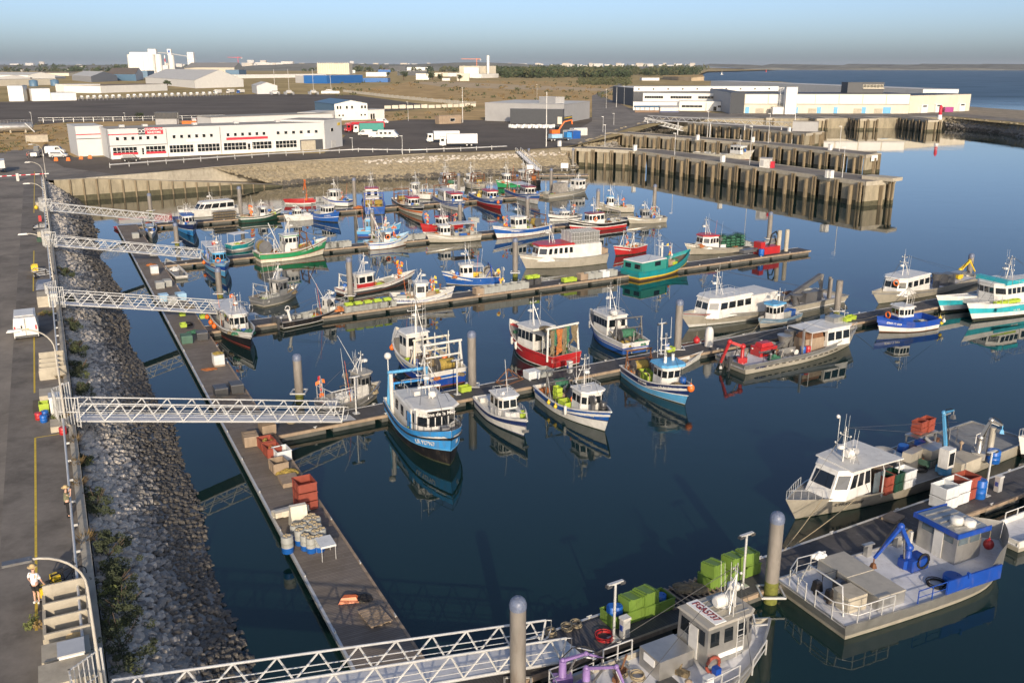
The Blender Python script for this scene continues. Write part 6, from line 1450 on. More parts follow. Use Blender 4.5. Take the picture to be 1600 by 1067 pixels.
k=cabin(o,L*.15,L*.43,B*.48,2.0,'alu','alupaint',3,4,slant=.1,ch=.5,win=(.5,.86),over=.1,rt=.08,fw=.7,wide=.62,y0=.45,taper=.96);tt=o.top
part(o,'roof_panel',lambda mb:mb.box(L*.22,.45,tt+.02,.66,B*.46,.04,'signwhite'),k);text('FGA5737',.54,k,Vector((L*.22,.45,tt+.075)),basis((0,-1,0),(1,0,0)),'darkred','lettering',.82)
liferaft(o,L*.32,.5,tt,0);part(o,'radar',lambda mb:(mb.tube((L*.39,.7,tt),(L*.39,.7,tt+.6),.06,'galv'),mb.lathe([(.05,0),(.32,.03),(.32,.22),(.2,.3)],(L*.39,.7,tt+.6),'white',14)),k)
mast(o,L*.36,2.3,tt,.2,'galv',((.55,.7),(.8,.5)),False,4,legs=True);part(o,'roof_rib',lambda mb:[mb.box(L*.3,.45+y*.8,tt,L*.2,.05,.04,'alu')for y in(-.9,-.3,.3,.9)],k)
part(o,'engine_house',lambda mb:mb.box(L*.05,.9,z0,2.0,1.5,1.0,'alu'));part(o,'sticker',lambda mb:mb.box(L*.05-1.02,.9,z0+.5,.02,.8,.4,'signwhite'));part(o,'sticker',lambda mb:mb.box(L*.28,.45-B*.24-.02,z0+.75,1.5,.03,.25,'signwhite'),k)
ladder_ring(o,L*.18,.45-B*.26,z0+.6,0,1,'cratered',.38);part(o,'ladder',lambda mb:[mb.tube((L*.33+s,.45-B*.25,z0+.2),(L*.33+s,.45-B*.24,tt),.03,'galv',5)for s in(-.2,.2)]+[mb.tube((L*.33-.2,.45-B*.25,z0+.4+.3*i),(L*.33+.2,.45-B*.25,z0+.4+.3*i),.025,'galv',4)for i in range(6)])
knuckle(o,-L*.36,.9,z0,'purple',1.5,-1.1,24,1.6,-62,1.5,True,'deck_crane',.1,'yellow');knuckle(o,-L*.41,2.0,z0,'purple',1.4,-.4,15,1.1,-20,.8,True,'deck_crane',.09)
part(o,'locker',lambda mb:mb.box(-L*.42,.2,z0,1.9,1.2,.9,'deckgrey'));rail(o,[(-L*.05,B*.47,z0+.1),(-L*.2,B*.47,z0+.1)],1.0,'galv',.04);rail(o,[(-L*.25,B*.47,z0+.1),(-L*.47,B*.46,z0+.1),(-L*.5,.5,z0+.1)],1.0,'galv',.04);rail(o,[(L*.02,-B*.46,z0+.1),(L*.22,-B*.44,z0+.2)],1.0,'galv',.04);rail(o,[(L*.3,-B*.42,z0+.3),(L*.42,-B*.3,z0+.6)],.8,'galv',.04)
part(o,'outboard_bracket',lambda mb:(mb.box(L*.06,-B*.42,z0,.4,.3,1.2,'cratewhite'),mb.box(L*.1,-B*.42,z0+1.2,.3,.3,.3,'royal')));part(o,'mooring_bitt',lambda mb:(mb.box(-L*.12,B*.38,z0,.5,.2,.35,'alu'),mb.tube((-L*.12,B*.25,z0+.3),(-L*.12,B*.5,z0+.3),.06,'alu')))
part(o,'deck_plate',lambda mb:mb.box(L*.04,-.6,z0+.005,2.1,1.6,.02,'darkgrey'));part(o,'anchor_roller',lambda mb:(mb.tube((L*.44,-.5,1.95),(L*.5,.5,2.4),.06,'galv'),mb.tube((L*.44,.5,1.95),(L*.5,-.5,2.4),.06,'galv'),mb.ball((L*.38,.9,2.3),.25,'white',10,6)))
deckgear(o,[('coil',-.1,.2,'rope','main deck'),('coil',-.15,.33,'rope','main deck')]);busy(o,7,3,-.46,.1)
o=boat('rigid_inflatable','white open workboat with a tubular console frame behind the flat landing barge','the white open workboat',(1566,852),(1700,800),2.6,(.8,.75,1.1),[(.4,'alupaint'),(1,'white')],deck='aludeck',bul=.35,full=2.2,cat='motor boat',cap='white')
L,B=o.L,o.B;part(o,'console',lambda mb:(mb.box(L*.1,0,.5,.9,.9,1.0,'white'),mb.box(L*.13,0,1.5,.5,.8,.3,'glass',0,.8)));part(o,'console_frame',lambda mb:(mb.path([(L*.0,-.6,.4),(L*.03,-.55,2.0),(L*.2,-.5,2.0),(L*.28,-.55,.5)],.05,'white',6),mb.path([(L*.0,.6,.4),(L*.03,.55,2.0),(L*.2,.5,2.0),(L*.28,.55,.5)],.05,'white',6),mb.tube((L*.03,-.55,2.0),(L*.03,.55,2.),.05,'white')))
part(o,'seat',lambda mb:mb.box(-L*.06,0,.45,.7,.8,.7,'white'));rail(o,[(L*.4,.5,1.),(L*.1,1.1,.8),(-L*.3,1.15,.75)],.5,'white',.035,False)
o=boat('fishing_boat','white hulled boat with a rail, only its bow showing at the right edge','the boat at the right edge',(1712,690),(1596,716),2.8,(1,1,1.9),[(.2,'black'),(1,'white')],bul=.4);bowrail(o,.6)
# ---------------------------------------------------------------- rows one to three
def fb(label,short,stern,bow,B,zs,bands,cab=None,gear=(),m_=('galv',2.4),gan=None,dr=None,name='fishing_boat',reg=None,deck='deckgrey',seed=1,cap='offwhite',inner=None,full=2.6,bul=.5,fl=None,rail_=False,strake=True,cat='fishing boat',tr=.85,regm='white',side=-1,win_=None,rf=.5):
 o=boat(name,label,short,stern,bow,B,zs,bands,deck,bul=bul,cap=cap,inner=inner,full=full,cat=cat,tr=tr,strake=[(.97,.055,cap)]if strake else None)
 L=o.L
 if cab:
  x0,x1,wf,h,wall,roof=cab[:6];kw=cab[6]if len(cab)>6 else{}
  k=dict(nside=2,nfront=4,slant=-.08,ch=.4,over=.14,rt=.1);k.update(kw)
  if x1<x0:raise ValueError(short)
  cabin(o,x0*L,x1*L,B*wf,h,wall,roof,**k)
  if m_:mast(o,lerp(x0,x1,.55)*L,m_[1],None,0,m_[0],((.5,1.1),(.82,.6)),True,m_[2]if len(m_)>2 else 3,legs=True)
 for g in(gan or()):gantry(o,g[0]*L,g[1],B*.85,g[2],g[3]if len(g)>3 else.08)
 for d in(dr or()):drum(o,d[0]*L,d[1]*B,d[2]*B,d[3],d[4]if len(d)>4 else 'net')
 if gear:deckgear(o,gear,seed)
 if reg:hull_text(o,reg[0],reg[1],.72,side,reg[2],regm)
 if rail_:bowrail(o,.6)
 if cab and gear:
  rr2=random.Random(seed*13+len(label));cx=(cab[0]+cab[1])/2
  for k in range(5):
   fx=rr2.choice((rr2.uniform(-.44,cab[0]-.05),rr2.uniform(cab[1]+.04,.36))if cab[0]>-.35 else(rr2.uniform(cab[1]+.05,.36),));q=rr2.choice((('net','net'),('net','netorange'),('crate','cratelime'),('coil','rope'),('crate','crategrey'),('drum','drumblue')))
   deckgear(o,[(q[0],fx,rr2.uniform(-.28,.28),q[1])],k)
  busy(o,8,seed,skip=cab[:2]);z0=o.dz(0);sx_=rr2.choice((-1,1))
  part(o,'net_hauler',lambda mb:(mb.tube((cab[0]*L-.3,sx_*B*.36,z0),(cab[0]*L-.2,sx_*B*.42,z0+1.7),.07,'steel'),mb.lathe([(.3,-.08),(.2,0),(.3,.08)],(cab[0]*L-.2,sx_*B*.42,z0+1.8),'steel',12,'y')))
  for k in range(2):part(o,'pole',lambda mb:mb.tube((cab[0]*L-.4-k*.7,(-1)**k*B*.3,z0),(cab[0]*L-.7-k*.9,(-1)**k*B*.33,z0+rr2.uniform(3,4.6)),.03,rr2.choice(('offwhite','galv','orange')),4,.012))
 return o
W4=lambda c,under='black':[(.1,under),(1,c)]
o=fb('black and white fishing boat with orange buoys on its roof, by the third gangway','the black and white boat',(346,500),(391,545),3.4,(1.2,1.15,2.0),[(.08,'red'),(.62,'black'),(.68,'offwhite'),(.8,'black'),(1,'offwhite')],(-.02,.2,.6,2.0,'white','white',dict(nside=1)),[('crate',.33,0,'blue'),('net',.4,.1,'netgreen'),('net',.36,-.2,'netgreen'),('bin',-.32,-.1,'crategrey'),('net',-.25,.2,'netorange'),('crate',-.4,.2,'cratelime')],('galv',2.),seed=3,reg=('LR 614',.8,.3))
canopy(o,-o.L*.42,-o.L*.02,o.B*.85,o.dz(0)+1.95,'offwhite');fend(o,(.1,.28,.42),'orange',-1)
flags(o.W(o.L*.02,.3,o.top),'cluster of orange buoys and flags on the roof of the black and white boat',9,5,1.5,('orange','orange','red','orange'));FL['35']=o
o=fb('black open workboat with white console and twin outboards along the middle pontoon','the black open workboat',(436,513),(537,491),2.6,(.9,.85,1.5),[(.2,'black'),(.28,'offwhite'),(1,'black')],(.22,.36,.6,1.6,'white','white',dict(nside=1,slant=.3,ch=.3)),[('bin',-.08,0,'crategrey'),('net',.12,.1,'darkgrey'),('tub',-.22,.2,'crategrey')],('white',.9,1),deck='aludeck',cap='alu',name='workboat',cat='work boat',rail_=True,full=2.8)
part(o,'antenna',lambda mb:mb.tube((o.L*.2,0,o.top),(o.L*.02,.2,o.top+3.2),.035,'white',5,.015));outboard(o,-o.L*.53,.45,.7);outboard(o,-o.L*.53,-.45,.7);part(o,'net_hauler',lambda mb:(mb.tube((-o.L*.38,-.9,.6),(-o.L*.42,-.9,2.2),.16,'white',6),mb.ring((-o.L*.42,-.9,2.3),.3,.07,'offwhite','y',12,5)))
o=fb('grey aluminium workboat with grey cabin lying at the start of the middle pontoon','the grey cabin workboat',(402,478),(462,463),3.2,(1,1,1.5),[(.2,'alupaint'),(1,'alu')],(-.05,.22,.6,2.1,'alu','alupaint',dict(nside=2)),[('tub',-.3,0,'crategrey'),('crate',.34,.1,'cratelime'),('bin',-.2,-.3,'crategrey'),('crate',-.38,-.2,'cratelime')],('galv',2.2),deck='aludeck',cap='alu',name='workboat',cat='work boat',gan=[(-.42,2.0,'galv',.05)])
o=fb('fishing boat with a small red and white house cabin and long white side line','the red and white house cabin boat',(533,461),(640,441),2.8,(.8,.75,1.6),[(.1,'antifoul'),(.5,'darkgrey'),(.66,'offwhite'),(.82,'offwhite'),(1,'darkred')],(-.3,-.05,.6,2.1,'white','offwhite',dict(nside=2,nfront=3,band=(.42,'red'),slant=0)),[('net',.1,0,'net'),('net',.22,.1,'netyellow'),('crate',.02,-.2,'cratelime'),('bin',.16,-.2,'crategrey'),('flags',.36,0,None,'bow',0,10),('net',.32,.1,'netorange')],('white',2.6,2),gan=[(-.46,2.2,'offwhite')],seed=5,name='fishing_boat')
o=fb('white fishing boat with thin blue side lines, along the middle pontoon','the white boat with blue line',(614,478),(703,472),3.5,(1.35,1.2,2.0),[(.07,'antifoul'),(.62,'worn_white'),(.66,'blue'),(.72,'worn_white'),(.76,'blue'),(1,'worn_white')],(-.12,.1,.6,2.0,'white','white',dict(nside=1,nfront=3)),[('net',.2,0,'netorange'),('net',.32,-.1,'netyellow'),('crate',.02,.3,'cratelime'),('bin',.15,-.2,'woodbuff'),('net',-.3,.1,'netgreen'),('flags',.22,.15,None,'fore deck',0,8),('tub',-.36,-.2,'crategrey'),('crate',.28,.2,'cratelime')],('white',1.6,1),seed=6,cap='offwhite')
hull_text(o,'MINE DE RIEN',.14,.78,-1,.34,'navy')
o=fb('blue fishing boat with white canopied wheelhouse and big net drum, by the middle pontoon','the blue canopied boat',(778,441),(698,444),3.3,(1.1,1.1,1.8),[(.08,'white'),(1,'blue')],(.0,.24,.6,1.9,'white','offwhite',dict(nside=2)),[('crate',.36,0,'woodbuff'),('net',-.3,-.2,'netorange'),('net',-.42,.1,'net'),('bin',-.2,.2,'crategrey'),('tub',-.12,-.25,'yellow')],('galv',2.9),gan=[(-.36,1.9,'royal')],dr=[(-.32,0,.5,.65,'net')],reg=('LR 933310',.72,.34),seed=7)
hull_text(o,'LR 933310',.8,.62,1,.36);canopy(o,-o.L*.2,o.L*.0,o.B*.75,o.dz(0)+1.85,'offwhite')
o=fb('big white boat with red roof edge and long deckhouse topped by wire cages','the red roofed white boat',(938,408),(822,420),4.6,(1.5,1.4,2.2),[(.3,'alupaint'),(1,'alupaint')],(-.05,.4,.82,2.2,'white','red',dict(nside=5,nfront=4,slant=.4,ch=1.1,over=.2,rt=.22,fw=.5,wide=.6)),[],('white',3.2,3),name='workboat',cat='work boat',deck='aludeck',cap='alu')
cabin(o,-o.L*.42,-o.L*.04,o.B*.84,2.3,'white','white',nside=0,nfront=0,slant=0,ch=.1,fw=.97,taper=1,rt=.06,over=.03,name='deck_house',back=True)
part(o,'cage_rack',lambda mb:[mb.box(-o.L*.4+i*.42,y,o.top,.06,.9,1.7,'galv',.0)for i in range(12)for y in(-1.1,0,1.1)]+[mb.box(-o.L*.4+2.3,y,o.top+.4+.6*k,5.0,.04,.05,'galv')for y in(-1.5,-.5,.5,1.5)for k in(0,1,2)])
for i,(x,m)in enumerate(((-.47,'crategrey'),(-.5,'woodbuff'))):crate(o.W(x*o.L,-.4+i,o.dz(-5)+.02),o.rz,('grey bulk bin at the stern of the red roofed white boat','wooden bulk bin at the stern of the red roofed white boat')[i],m,(1.2,1,1.1),None,None,'bulk_bin','bin')
o=fb('teal wooden trawler with a yellow band and a green curtained house at its stern','the teal trawler',(985,437),(1070,419),4.1,(1.35,1.2,2.7),[(.1,'brown'),(.2,'brown'),(.36,'yellow'),(.9,'teal'),(1,'teal')],None,[('net',.12,.1,'net'),('crate',.2,-.2,'cratelime'),('crate',.06,.25,'cratelime'),('net',.28,0,'netgreen'),('flags',.3,.2,None,'fore deck',0,4),('bin',.16,-.1,'woodbuff')],cap='teal',inner='teal',full=2.9,deck='deckbrown',seed=8)
L,B=o.L,o.B
cabin(o,-L*.47,-L*.03,B*.84,1.75,'tarpgreen','white',nside=0,nfront=0,slant=0,ch=.15,fw=.95,taper=.98,over=.1,rt=.12,name='shelter',door=False)
part(o,'curtain',lambda mb:[mb.box(-L*.24,s*(B*.42+.02),o.dz(0)+.05,L*.4,.06,1.6,'tarpgreen')for s in(1,-1)]);part(o,'side_window',lambda mb:mb.box(-L*.2,-B*.42-.07,o.dz(0)+1.0,L*.1,.05,.6,'glass'))
part(o,'bulkhead',lambda mb:mb.box(-L*.0,0,o.dz(0),.1,B*.8,1.7,'teal'));tt=o.dz(0)+1.9;mast(o,L*.0,3.6,tt-.5,0,'galv',((.5,1.2),(.7,.7),(.9,.4)),True,3);part(o,'exhaust',lambda mb:mb.tube((L*.1,.5,1),(L*.1,.5,4.2),.16,'offwhite',10));part(o,'stern_plate',lambda mb:mb.box(-L*.5-.0,0,.9,.04,1.4,.4,'offwhite'));part(o,'hauling_boom',lambda mb:(mb.tube((L*.22,0,1.2),(L*.24,.1,4.),.05,'galv'),mb.tube((L*.22,0,3.6),(L*.02,.6,3.9),.05,'galv')))
o=fb('grey barge with red roofed white wheelhouse and green wire cages on its deck','the barge with green cages',(1178,388),(1078,398),4.0,(.9,.9,1.9),[(.2,'alupaint'),(1,'alupaint')],(.16,.38,.8,1.9,'white','red',dict(nside=3,nfront=4,slant=.3,ch=.9,over=.16,rt=.18,fw=.55,taper=.9)),[('bin',.08,.2,'cratewhite'),('bin',-.36,0,'crategrey'),('bin',-.36,-.2,'crategrey'),('drum',.12,-.2,'red')],('white',2.7,2),name='oyster_barge',cat='work boat',deck='aludeck',cap='alu',tr=.96,full=3.2,bul=.4,seed=9)
pots(o.W(-o.L*.1,0),o.rz,'tall stack of green wire cages on the barge with red roofed wheelhouse','darkgreen',(5,2,5),None,(.9,1.0,.42));part(o,'side_fence',lambda mb:[mb.box(-o.L*.22+i*.35,-o.B*.42,.6,.05,.05,1.3,'galv')for i in range(14)]+[mb.box(-o.L*.22+2.3,-o.B*.42,.8+.5*k,4.8,.04,.06,'galv')for k in range(3)])
for i,(st,bw,lab,Bw)in enumerate((((1150,387.5),(1100,394),'small grey flat punt moored before the barge with green cages',1.9),((1168,391),(1212,380),'slim pale skiff near the outer end of the middle pontoon',1.7))):
 o=fb(lab,lab[0:3]+'punt',st,bw,Bw,(.6,.55,.8),[(.2,'alupaint'),(1,'alupaint')],None,[],None,name='skiff',cat='skiff',deck='aludeck',cap='alu',bul=.35);part(o,'thwart',lambda mb:mb.box(0,0,.4,.35,Bw*.8,.06,'woodbuff'))
o=fb('red boat half hidden behind the teal trawler','the half hidden red boat',(1002,392),(962,400),2.6,(1.2,1.1,1.7),[(.1,'black'),(1,'red')],None,[('net',0,0,'net'),('flags',.1,.1,None,'deck',0,5),('net',-.25,0,'netorange')],None,gan=[(-.35,2.4,'steel'),(.0,2.8,'galv')])
mch=thing('loading_rig','red hydraulic loading machine with black hoses at the end of the middle pontoon','machine',fpt(3,1215,1.9,.63),HF)
MB().box(0,0,0,3.2,1.6,1.1,'red').build('engine_block',mch);MB().box(-1.9,.1,0,.9,1.5,1.9,'red').build('control_cabinet',mch);MB().path([(0,0,1),(.4,0,2.8),(1.3,0,3.2),(1.9,0,2.2),(2.3,0,.9)],.12,'rubber',6).build('hose',mch);MB().path([(.3,.4,1),(.8,.4,2.4),(1.5,.4,2.4),(2,.4,1)],.1,'rubber',6).build('hose',mch)
MB().box(-3.6,.2,.5,4,.9,.5,'steel',.1).build('conveyor',mch);MB().box(1.7,-.2,0,.5,.5,2.6,'yellow',0,.6).build('boom',mch)
for i,dx in enumerate((3.0,4.2)):tag(MB().lathe([(.33,0),(.33,3.3),(.26,3.4)],(0,0,0),'concrete',12).build('spud_post',None,fpt(3,1228+i*12,1.6,.6)),('pale round post beside the red loading machine, the inner of the two','pale round post at the very end of the middle pontoon')[i],'post')
barrel(fpt(3,1196,.9),'bright blue drum lying beside the red loading machine','drumblue',None,.42,1.0)
o=fb('big white and green trawler with a brown net drum at the stern','the green and white trawler',(403,409),(504,398),3.9,(1.5,1.4,2.7),[(.34,'worn_cream'),(.38,'red'),(.86,'green'),(.9,'red'),(1,'offwhite')],(-.12,.1,.62,2.7,'white','offwhite',dict(nside=3,nfront=3,win=(.62,.86),band=None)),[('net',.24,.1,'netorange'),('net',.34,0,'cratewhite'),('net',.2,-.15,'net'),('crate',.14,.2,'cratelime'),('bin',.02,-.34,'woodbuff','side deck'),('net',-.26,.1,'netorange'),('net',-.32,-.2,'net')],('white',2.6,3),gan=[(.2,2.6,'rust',.09),(-.3,2.4,'galv')],dr=[(-.4,0,.5,.95,'netyellow')],full=2.7,seed=10)
hull_text(o,'LR 212',.9,.7,-1,.34)
part(o,'roof_edge',lambda mb:mb.box(-o.L*.01,0,o.top-.2,o.L*.23,o.B*.64,.12,'green'));part(o,'derrick',lambda mb:(mb.tube((-o.L*.14,0,1.2),(-o.L*.3,.2,5.6),.07,'white'),mb.tube((-o.L*.16,0,5.0),(-o.L*.38,0,3.4),.03,'galv')))
rope_between(o.W(o.L*.22,0,3.8),o.W(o.L*.54,0,2.9),'stay wire from the brown frame to the bow of the green and white trawler',.1,.025)
o=fb('blue and pale blue fishing boat at the end of the second gangway','the pale blue bowed boat',(328,404),(352,434),3.2,(1.3,1.2,2.3),[(.06,'darkred'),(.42,'sky'),(.48,'white'),(.8,'royal'),(1,'lightblue')],(.0,.24,.6,2.0,'sky','white',dict(nside=2,nfront=4)),[('net',-.3,0,'netorange'),('crate',.36,0,'blue'),('bin',-.2,.2,'crategrey')],('white',2.3),seed=11,inner='sky',cap='lightblue')
hull_text(o,'LR 739',.8,.68,-1,.32);fend(o,(.5,),'orange',-1,.24);canopy(o,-o.L*.4,-o.L*.05,o.B*.8,o.dz(0)+2.2,'offwhite');ladder_ring(o,o.L*.26,-.3,o.dz(1)+1.0,1,0)
flags(o.W(-o.L*.05,0,o.dz(0)+2.3),'flat orange buoys and poles on the canopy of the pale blue bowed boat',6,4,.9,('orange','orange','red'))
o=fb('small open boat with a white canopy and teal side, left of the green trawler','the white canopied open boat',(358,392),(396,386),2.4,(1,1,1.4),[(.3,'offwhite'),(1,'teal')],None,[('crate',.1,0,'cratered'),('bin',.25,0,'crategrey'),('crate',-.1,.2,'cratelime')],None);canopy(o,-o.L*.4,o.L*.2,2.2,2.6,'white')
o=fb('rusty pale blue and white boat with a small cabin and many poles','the rusty pale blue boat',(574,389),(634,383),3.3,(1.2,1.1,2.2),[(.08,'antifoul'),(.6,'worn_white'),(.76,'blue'),(.9,'worn_white'),(1,'lightblue')],(-.12,.1,.56,1.9,'white','lightblue',dict(nside=1,nfront=3)),[('net',.2,.1,'net'),('net',.3,-.1,'netyellow'),('bin',-.3,.1,'crategrey'),('net',-.4,-.1,'netorange'),('flags',.24,.2,None,'fore deck',0,6),('tub',.12,-.2,'lightblue')],('white',2.6),seed=12,cap='lightblue',gan=[(-.3,2.2,'offwhite')])
ladder_ring(o,-o.L*.02,-o.B*.29,o.dz(0)+1.1,0,1);part(o,'derrick',lambda mb:mb.tube((-o.L*.1,0,1.4),(-o.L*.34,.3,5.4),.06,'white'))
o=fb('pale blue wheelhouse boat with a tilted white boom, behind the rusty pale blue boat','the boat with the tilted boom',(560,369),(622,368),3.0,(1.1,1.1,2.3),[(.1,'antifoul'),(.5,'blue'),(1,'sky')],(-.3,-.08,.62,2.4,'sky','white',dict(nside=2,nfront=3,band=(.4,'sky'))),[('net',.1,0,'net'),('bin',-.02,.2,'crategrey'),('flags',.2,0,None,'fore deck',0,6)],('galv',3.2),seed=13,cap='offwhite',inner='sky');part(o,'derrick',lambda mb:mb.tube((0,0,1.4),(-o.L*.22,.2,5.6),.07,'white'))
o=fb('grey aluminium fishing boat with white wheelhouse and long flat canopy, bow to the left','the grey canopied boat',(746,374),(672,380),3.6,(1.25,1.15,1.9),[(.1,'black'),(.5,'alupaint'),(.56,'offwhite'),(.66,'alupaint'),(.72,'offwhite'),(1,'alupaint')],(.12,.32,.68,1.9,'white','white',dict(nside=2,nfront=4,slant=.1)),[('net',-.2,.1,'net'),('net',-.3,-.1,'netorange'),('bin',-.08,-.1,'crategrey'),('bin',-.4,.1,'crategrey'),('tub',-.15,.25,'blue'),('flags',-.42,-.2,None,'aft deck',0,7)],('white',2.6,3),seed=14,cap='alu')
canopy(o,-o.L*.42,o.L*.1,o.B*.82,o.dz(0)+2.3,'offwhite')
o=fb('red boat with a small white and red wheelhouse behind the grey canopied boat','the small red wheelhouse boat',(716,358),(662,366),3.0,(1.1,1.1,2.0),[(.1,'white'),(.2,'white'),(1,'red')],(-.12,.1,.6,2.0,'white','red',dict(nside=2,nfront=3,rt=.16)),[('net',.2,0,'netorange'),('net',-.3,0,'net'),('flags',.36,0,None,'bow',0,9),('flags',-.36,.1,None,'aft deck',0,6)],('galv',2.4),seed=15,cap='red')
o=fb('blue and white boat with rusty streaks, net drum and flag poles, bow to the left','the rusty blue and white boat',(852,361),(777,373),3.6,(1.4,1.3,2.3),[(.05,'antifoul'),(.42,'worn_white'),(.86,'blue'),(1,'offwhite')],(-.02,.18,.58,2.3,'white','white',dict(nside=2,nfront=3)),[('net',.28,0,'netyellow'),('crate',.24,.2,'cratelime'),('net',-.3,.1,'netorange'),('flags',.3,-.1,None,'fore deck',0,9),('bin',-.2,-.2,'crategrey'),('net',-.42,0,'net')],('galv',2.6),seed=16,dr=[(-.28,0,.4,.8,'netyellow')],gan=[(-.4,2.3,'rust')])
hull_text(o,'LR 638 907',.72,.64,1,.36)
o=fb('small white motor cruiser with a dark stripe, left of the black and red boat','the small striped cruiser',(904,342),(860,346),2.6,(1.,.9,1.4),[(.4,'white'),(.6,'black'),(1,'white')],(-.1,.2,.6,1.2,'white','white',dict(nside=2,nfront=3,slant=.5)),[('flags',-.3,0,None,'aft deck',0,8)],('white',1.2,1),name='cabin_cruiser',cat='motor boat',rail_=True)
o=fb('black fishing boat with white line, red bottom and red roofed white wheelhouse','the black and red boat',(970,354),(893,363),3.7,(1.4,1.3,2.5),[(.06,'black'),(.44,'red'),(.54,'white'),(.92,'black'),(1,'offwhite')],(-.08,.2,.6,2.1,'white','darkred',dict(nside=3,nfront=4,slant=0)),[('net',.34,0,'red'),('net',-.34,0,'net'),('bin',-.26,.2,'crategrey'),('net',-.42,-.1,'netyellow'),('crate',-.16,-.28,'cratelime')],('galv',2.8),seed=17,gan=[(-.38,2.2,'steel')])
hull_text(o,'LR 752 414',.76,.74,1,.36);ladder_ring(o,o.L*.1,o.B*.31,o.dz(0)+1.2,0,1)
o=fb('pale grey green workboat with crates, last on the second finger pontoon','the pale grey green workboat',(1036,346),(984,350),2.9,(1.,.95,1.5),[(.2,'alupaint'),(1,'alupaint')],(-.02,.16,.56,1.9,'alu','alupaint',dict(nside=2)),[('flags',-.2,0,None,'aft deck',0,7),('bin',-.36,0,'crategrey'),('bin',-.3,.2,'crategrey'),('net',.3,0,'netorange')],('galv',1.6,2),deck='aludeck',cap='alu',gan=[(-.28,2.3,'galv',.05)],seed=18)
o=fb('blue roofed white boat with clutter, behind the black and red boat','the blue roofed boat',(990,331),(938,330),3.2,(1.1,1.1,1.9),[(.1,'black'),(1,'alupaint')],(.1,.3,.6,2.2,'white','sky',dict(nside=2)),[('net',-.1,0,'net'),('net',-.25,.1,'netorange'),('bin',-.35,-.1,'crategrey'),('crate',0,.2,'cratelime'),('flags',-.2,.2,None,'aft deck',0,5)],('white',2.2),gan=[(-.05,2.6,'galv',.05)],seed=19)
o=fb('white passenger launch with big raked saloon windows at the first gangway','the passenger launch',(372,332),(287,341),4.2,(1.3,1.2,1.8),[(.2,'white'),(1,'white')],(-.38,.32,.74,2.0,'white','white',dict(nside=4,nfront=3,slant=1.5,ch=.7,win=(.42,.84),wide=.86,over=.05,door=False,back=True)),[],('white',1.8,2),name='passenger_launch',cat='motor boat',rail_=True,full=2.4)
toprail(o,-o.L*.3,o.L*.05,o.B*.55,.35)
o=fb('blue fishing boat with a dark upper band and white cabin, by the first gangway','the blue boat by the first gangway',(283,350),(302,370),3.3,(1.4,1.3,2.3),[(.5,'brightblue'),(.56,'white'),(1,'navy')],(.0,.24,.62,2.1,'white','blue',dict(nside=2,nfront=4)),[('net',-.3,0,'net'),('net',-.2,.2,'netgreen'),('bin',.36,0,'crategrey')],('galv',2.0),seed=21,cap='navy');ladder_ring(o,o.L*.26,-.3,o.dz(1)+.9,1,0)
o=fb('dark green boat with small white cabin and a big cluster of flags aft','the dark green boat',(374,348),(436,342),3.3,(1.2,1.1,2.0),[(.1,'black'),(.6,'darkgreen'),(.76,'white'),(.95,'darkgreen'),(1,'offwhite')],(-.02,.16,.55,1.8,'white','white',dict(nside=1,nfront=3)),[('bin',-.36,.0,'woodbuff'),('net',-.2,-.2,'netorange'),('net',.28,0,'net'),('crate',.22,.2,'cratelime'),('flags',-.16,.1,None,'aft deck',0,22),('tub',-.28,.2,'darkgreen'),('crate',-.44,-.2,'cratelime')],('white',1.4,1),seed=22)
o=fb('red inflatable boat carrying an orange folded loader arm','the red inflatable',(492,318),(447,320),3.0,(1.,.9,1.2),[(.4,'offwhite'),(1,'red')],None,[],None,name='rigid_inflatable',cat='motor boat',cap='red',bul=.4);knuckle(o,-o.L*.22,0,.5,'orange',1.4,1.2,78,3.2,-50,2.4,True,'loader_arm',.17);outboard(o,-o.L*.5,0,.7)
o=fb('small white fishing boat with a low cabin, right of the dark green boat','the small white low cabin boat',(488,342),(448,346),2.8,(1.,.95,1.4),[(.15,'offwhite'),(1,'white')],(-.02,.24,.6,1.6,'white','white',dict(nside=2,nfront=3,slant=.15)),[('bin',-.3,0,'cratewhite'),('tub',-.2,.2,'cratewhite')],('white',1.,1),cap='white')
o=fb('blue fishing boat with white cabin and white bow line, by the farthest finger pontoon','the blue boat with white bow line',(494,341),(528,348),3.4,(1.3,1.3,2.2),[(.08,'black'),(.5,'blue'),(.56,'white'),(1,'blue')],(-.05,.22,.64,1.9,'white','offwhite',dict(nside=2,nfront=4)),[('net',-.36,0,'net'),('crate',-.2,.2,'cratelime'),('net',.34,0,'net'),('bin',-.26,-.2,'crategrey')],('galv',2.8),seed=24,gan=[(-.4,2.2,'steel')],cap='blue');hull_text(o,'LR 463276',.76,.74,-1,.34)
o=fb('tall white cabin boat on the far side of the farthest finger pontoon','the tall white cabin boat',(548,322),(508,320),3.0,(1.2,1.2,1.8),[(.1,'black'),(.7,'white'),(1,'royal')],(-.05,.26,.66,2.4,'white','white',dict(nside=2,nfront=3)),[('net',-.3,0,'net'),('flags',-.2,0,None,'aft deck',0,5)],('white',2.4))
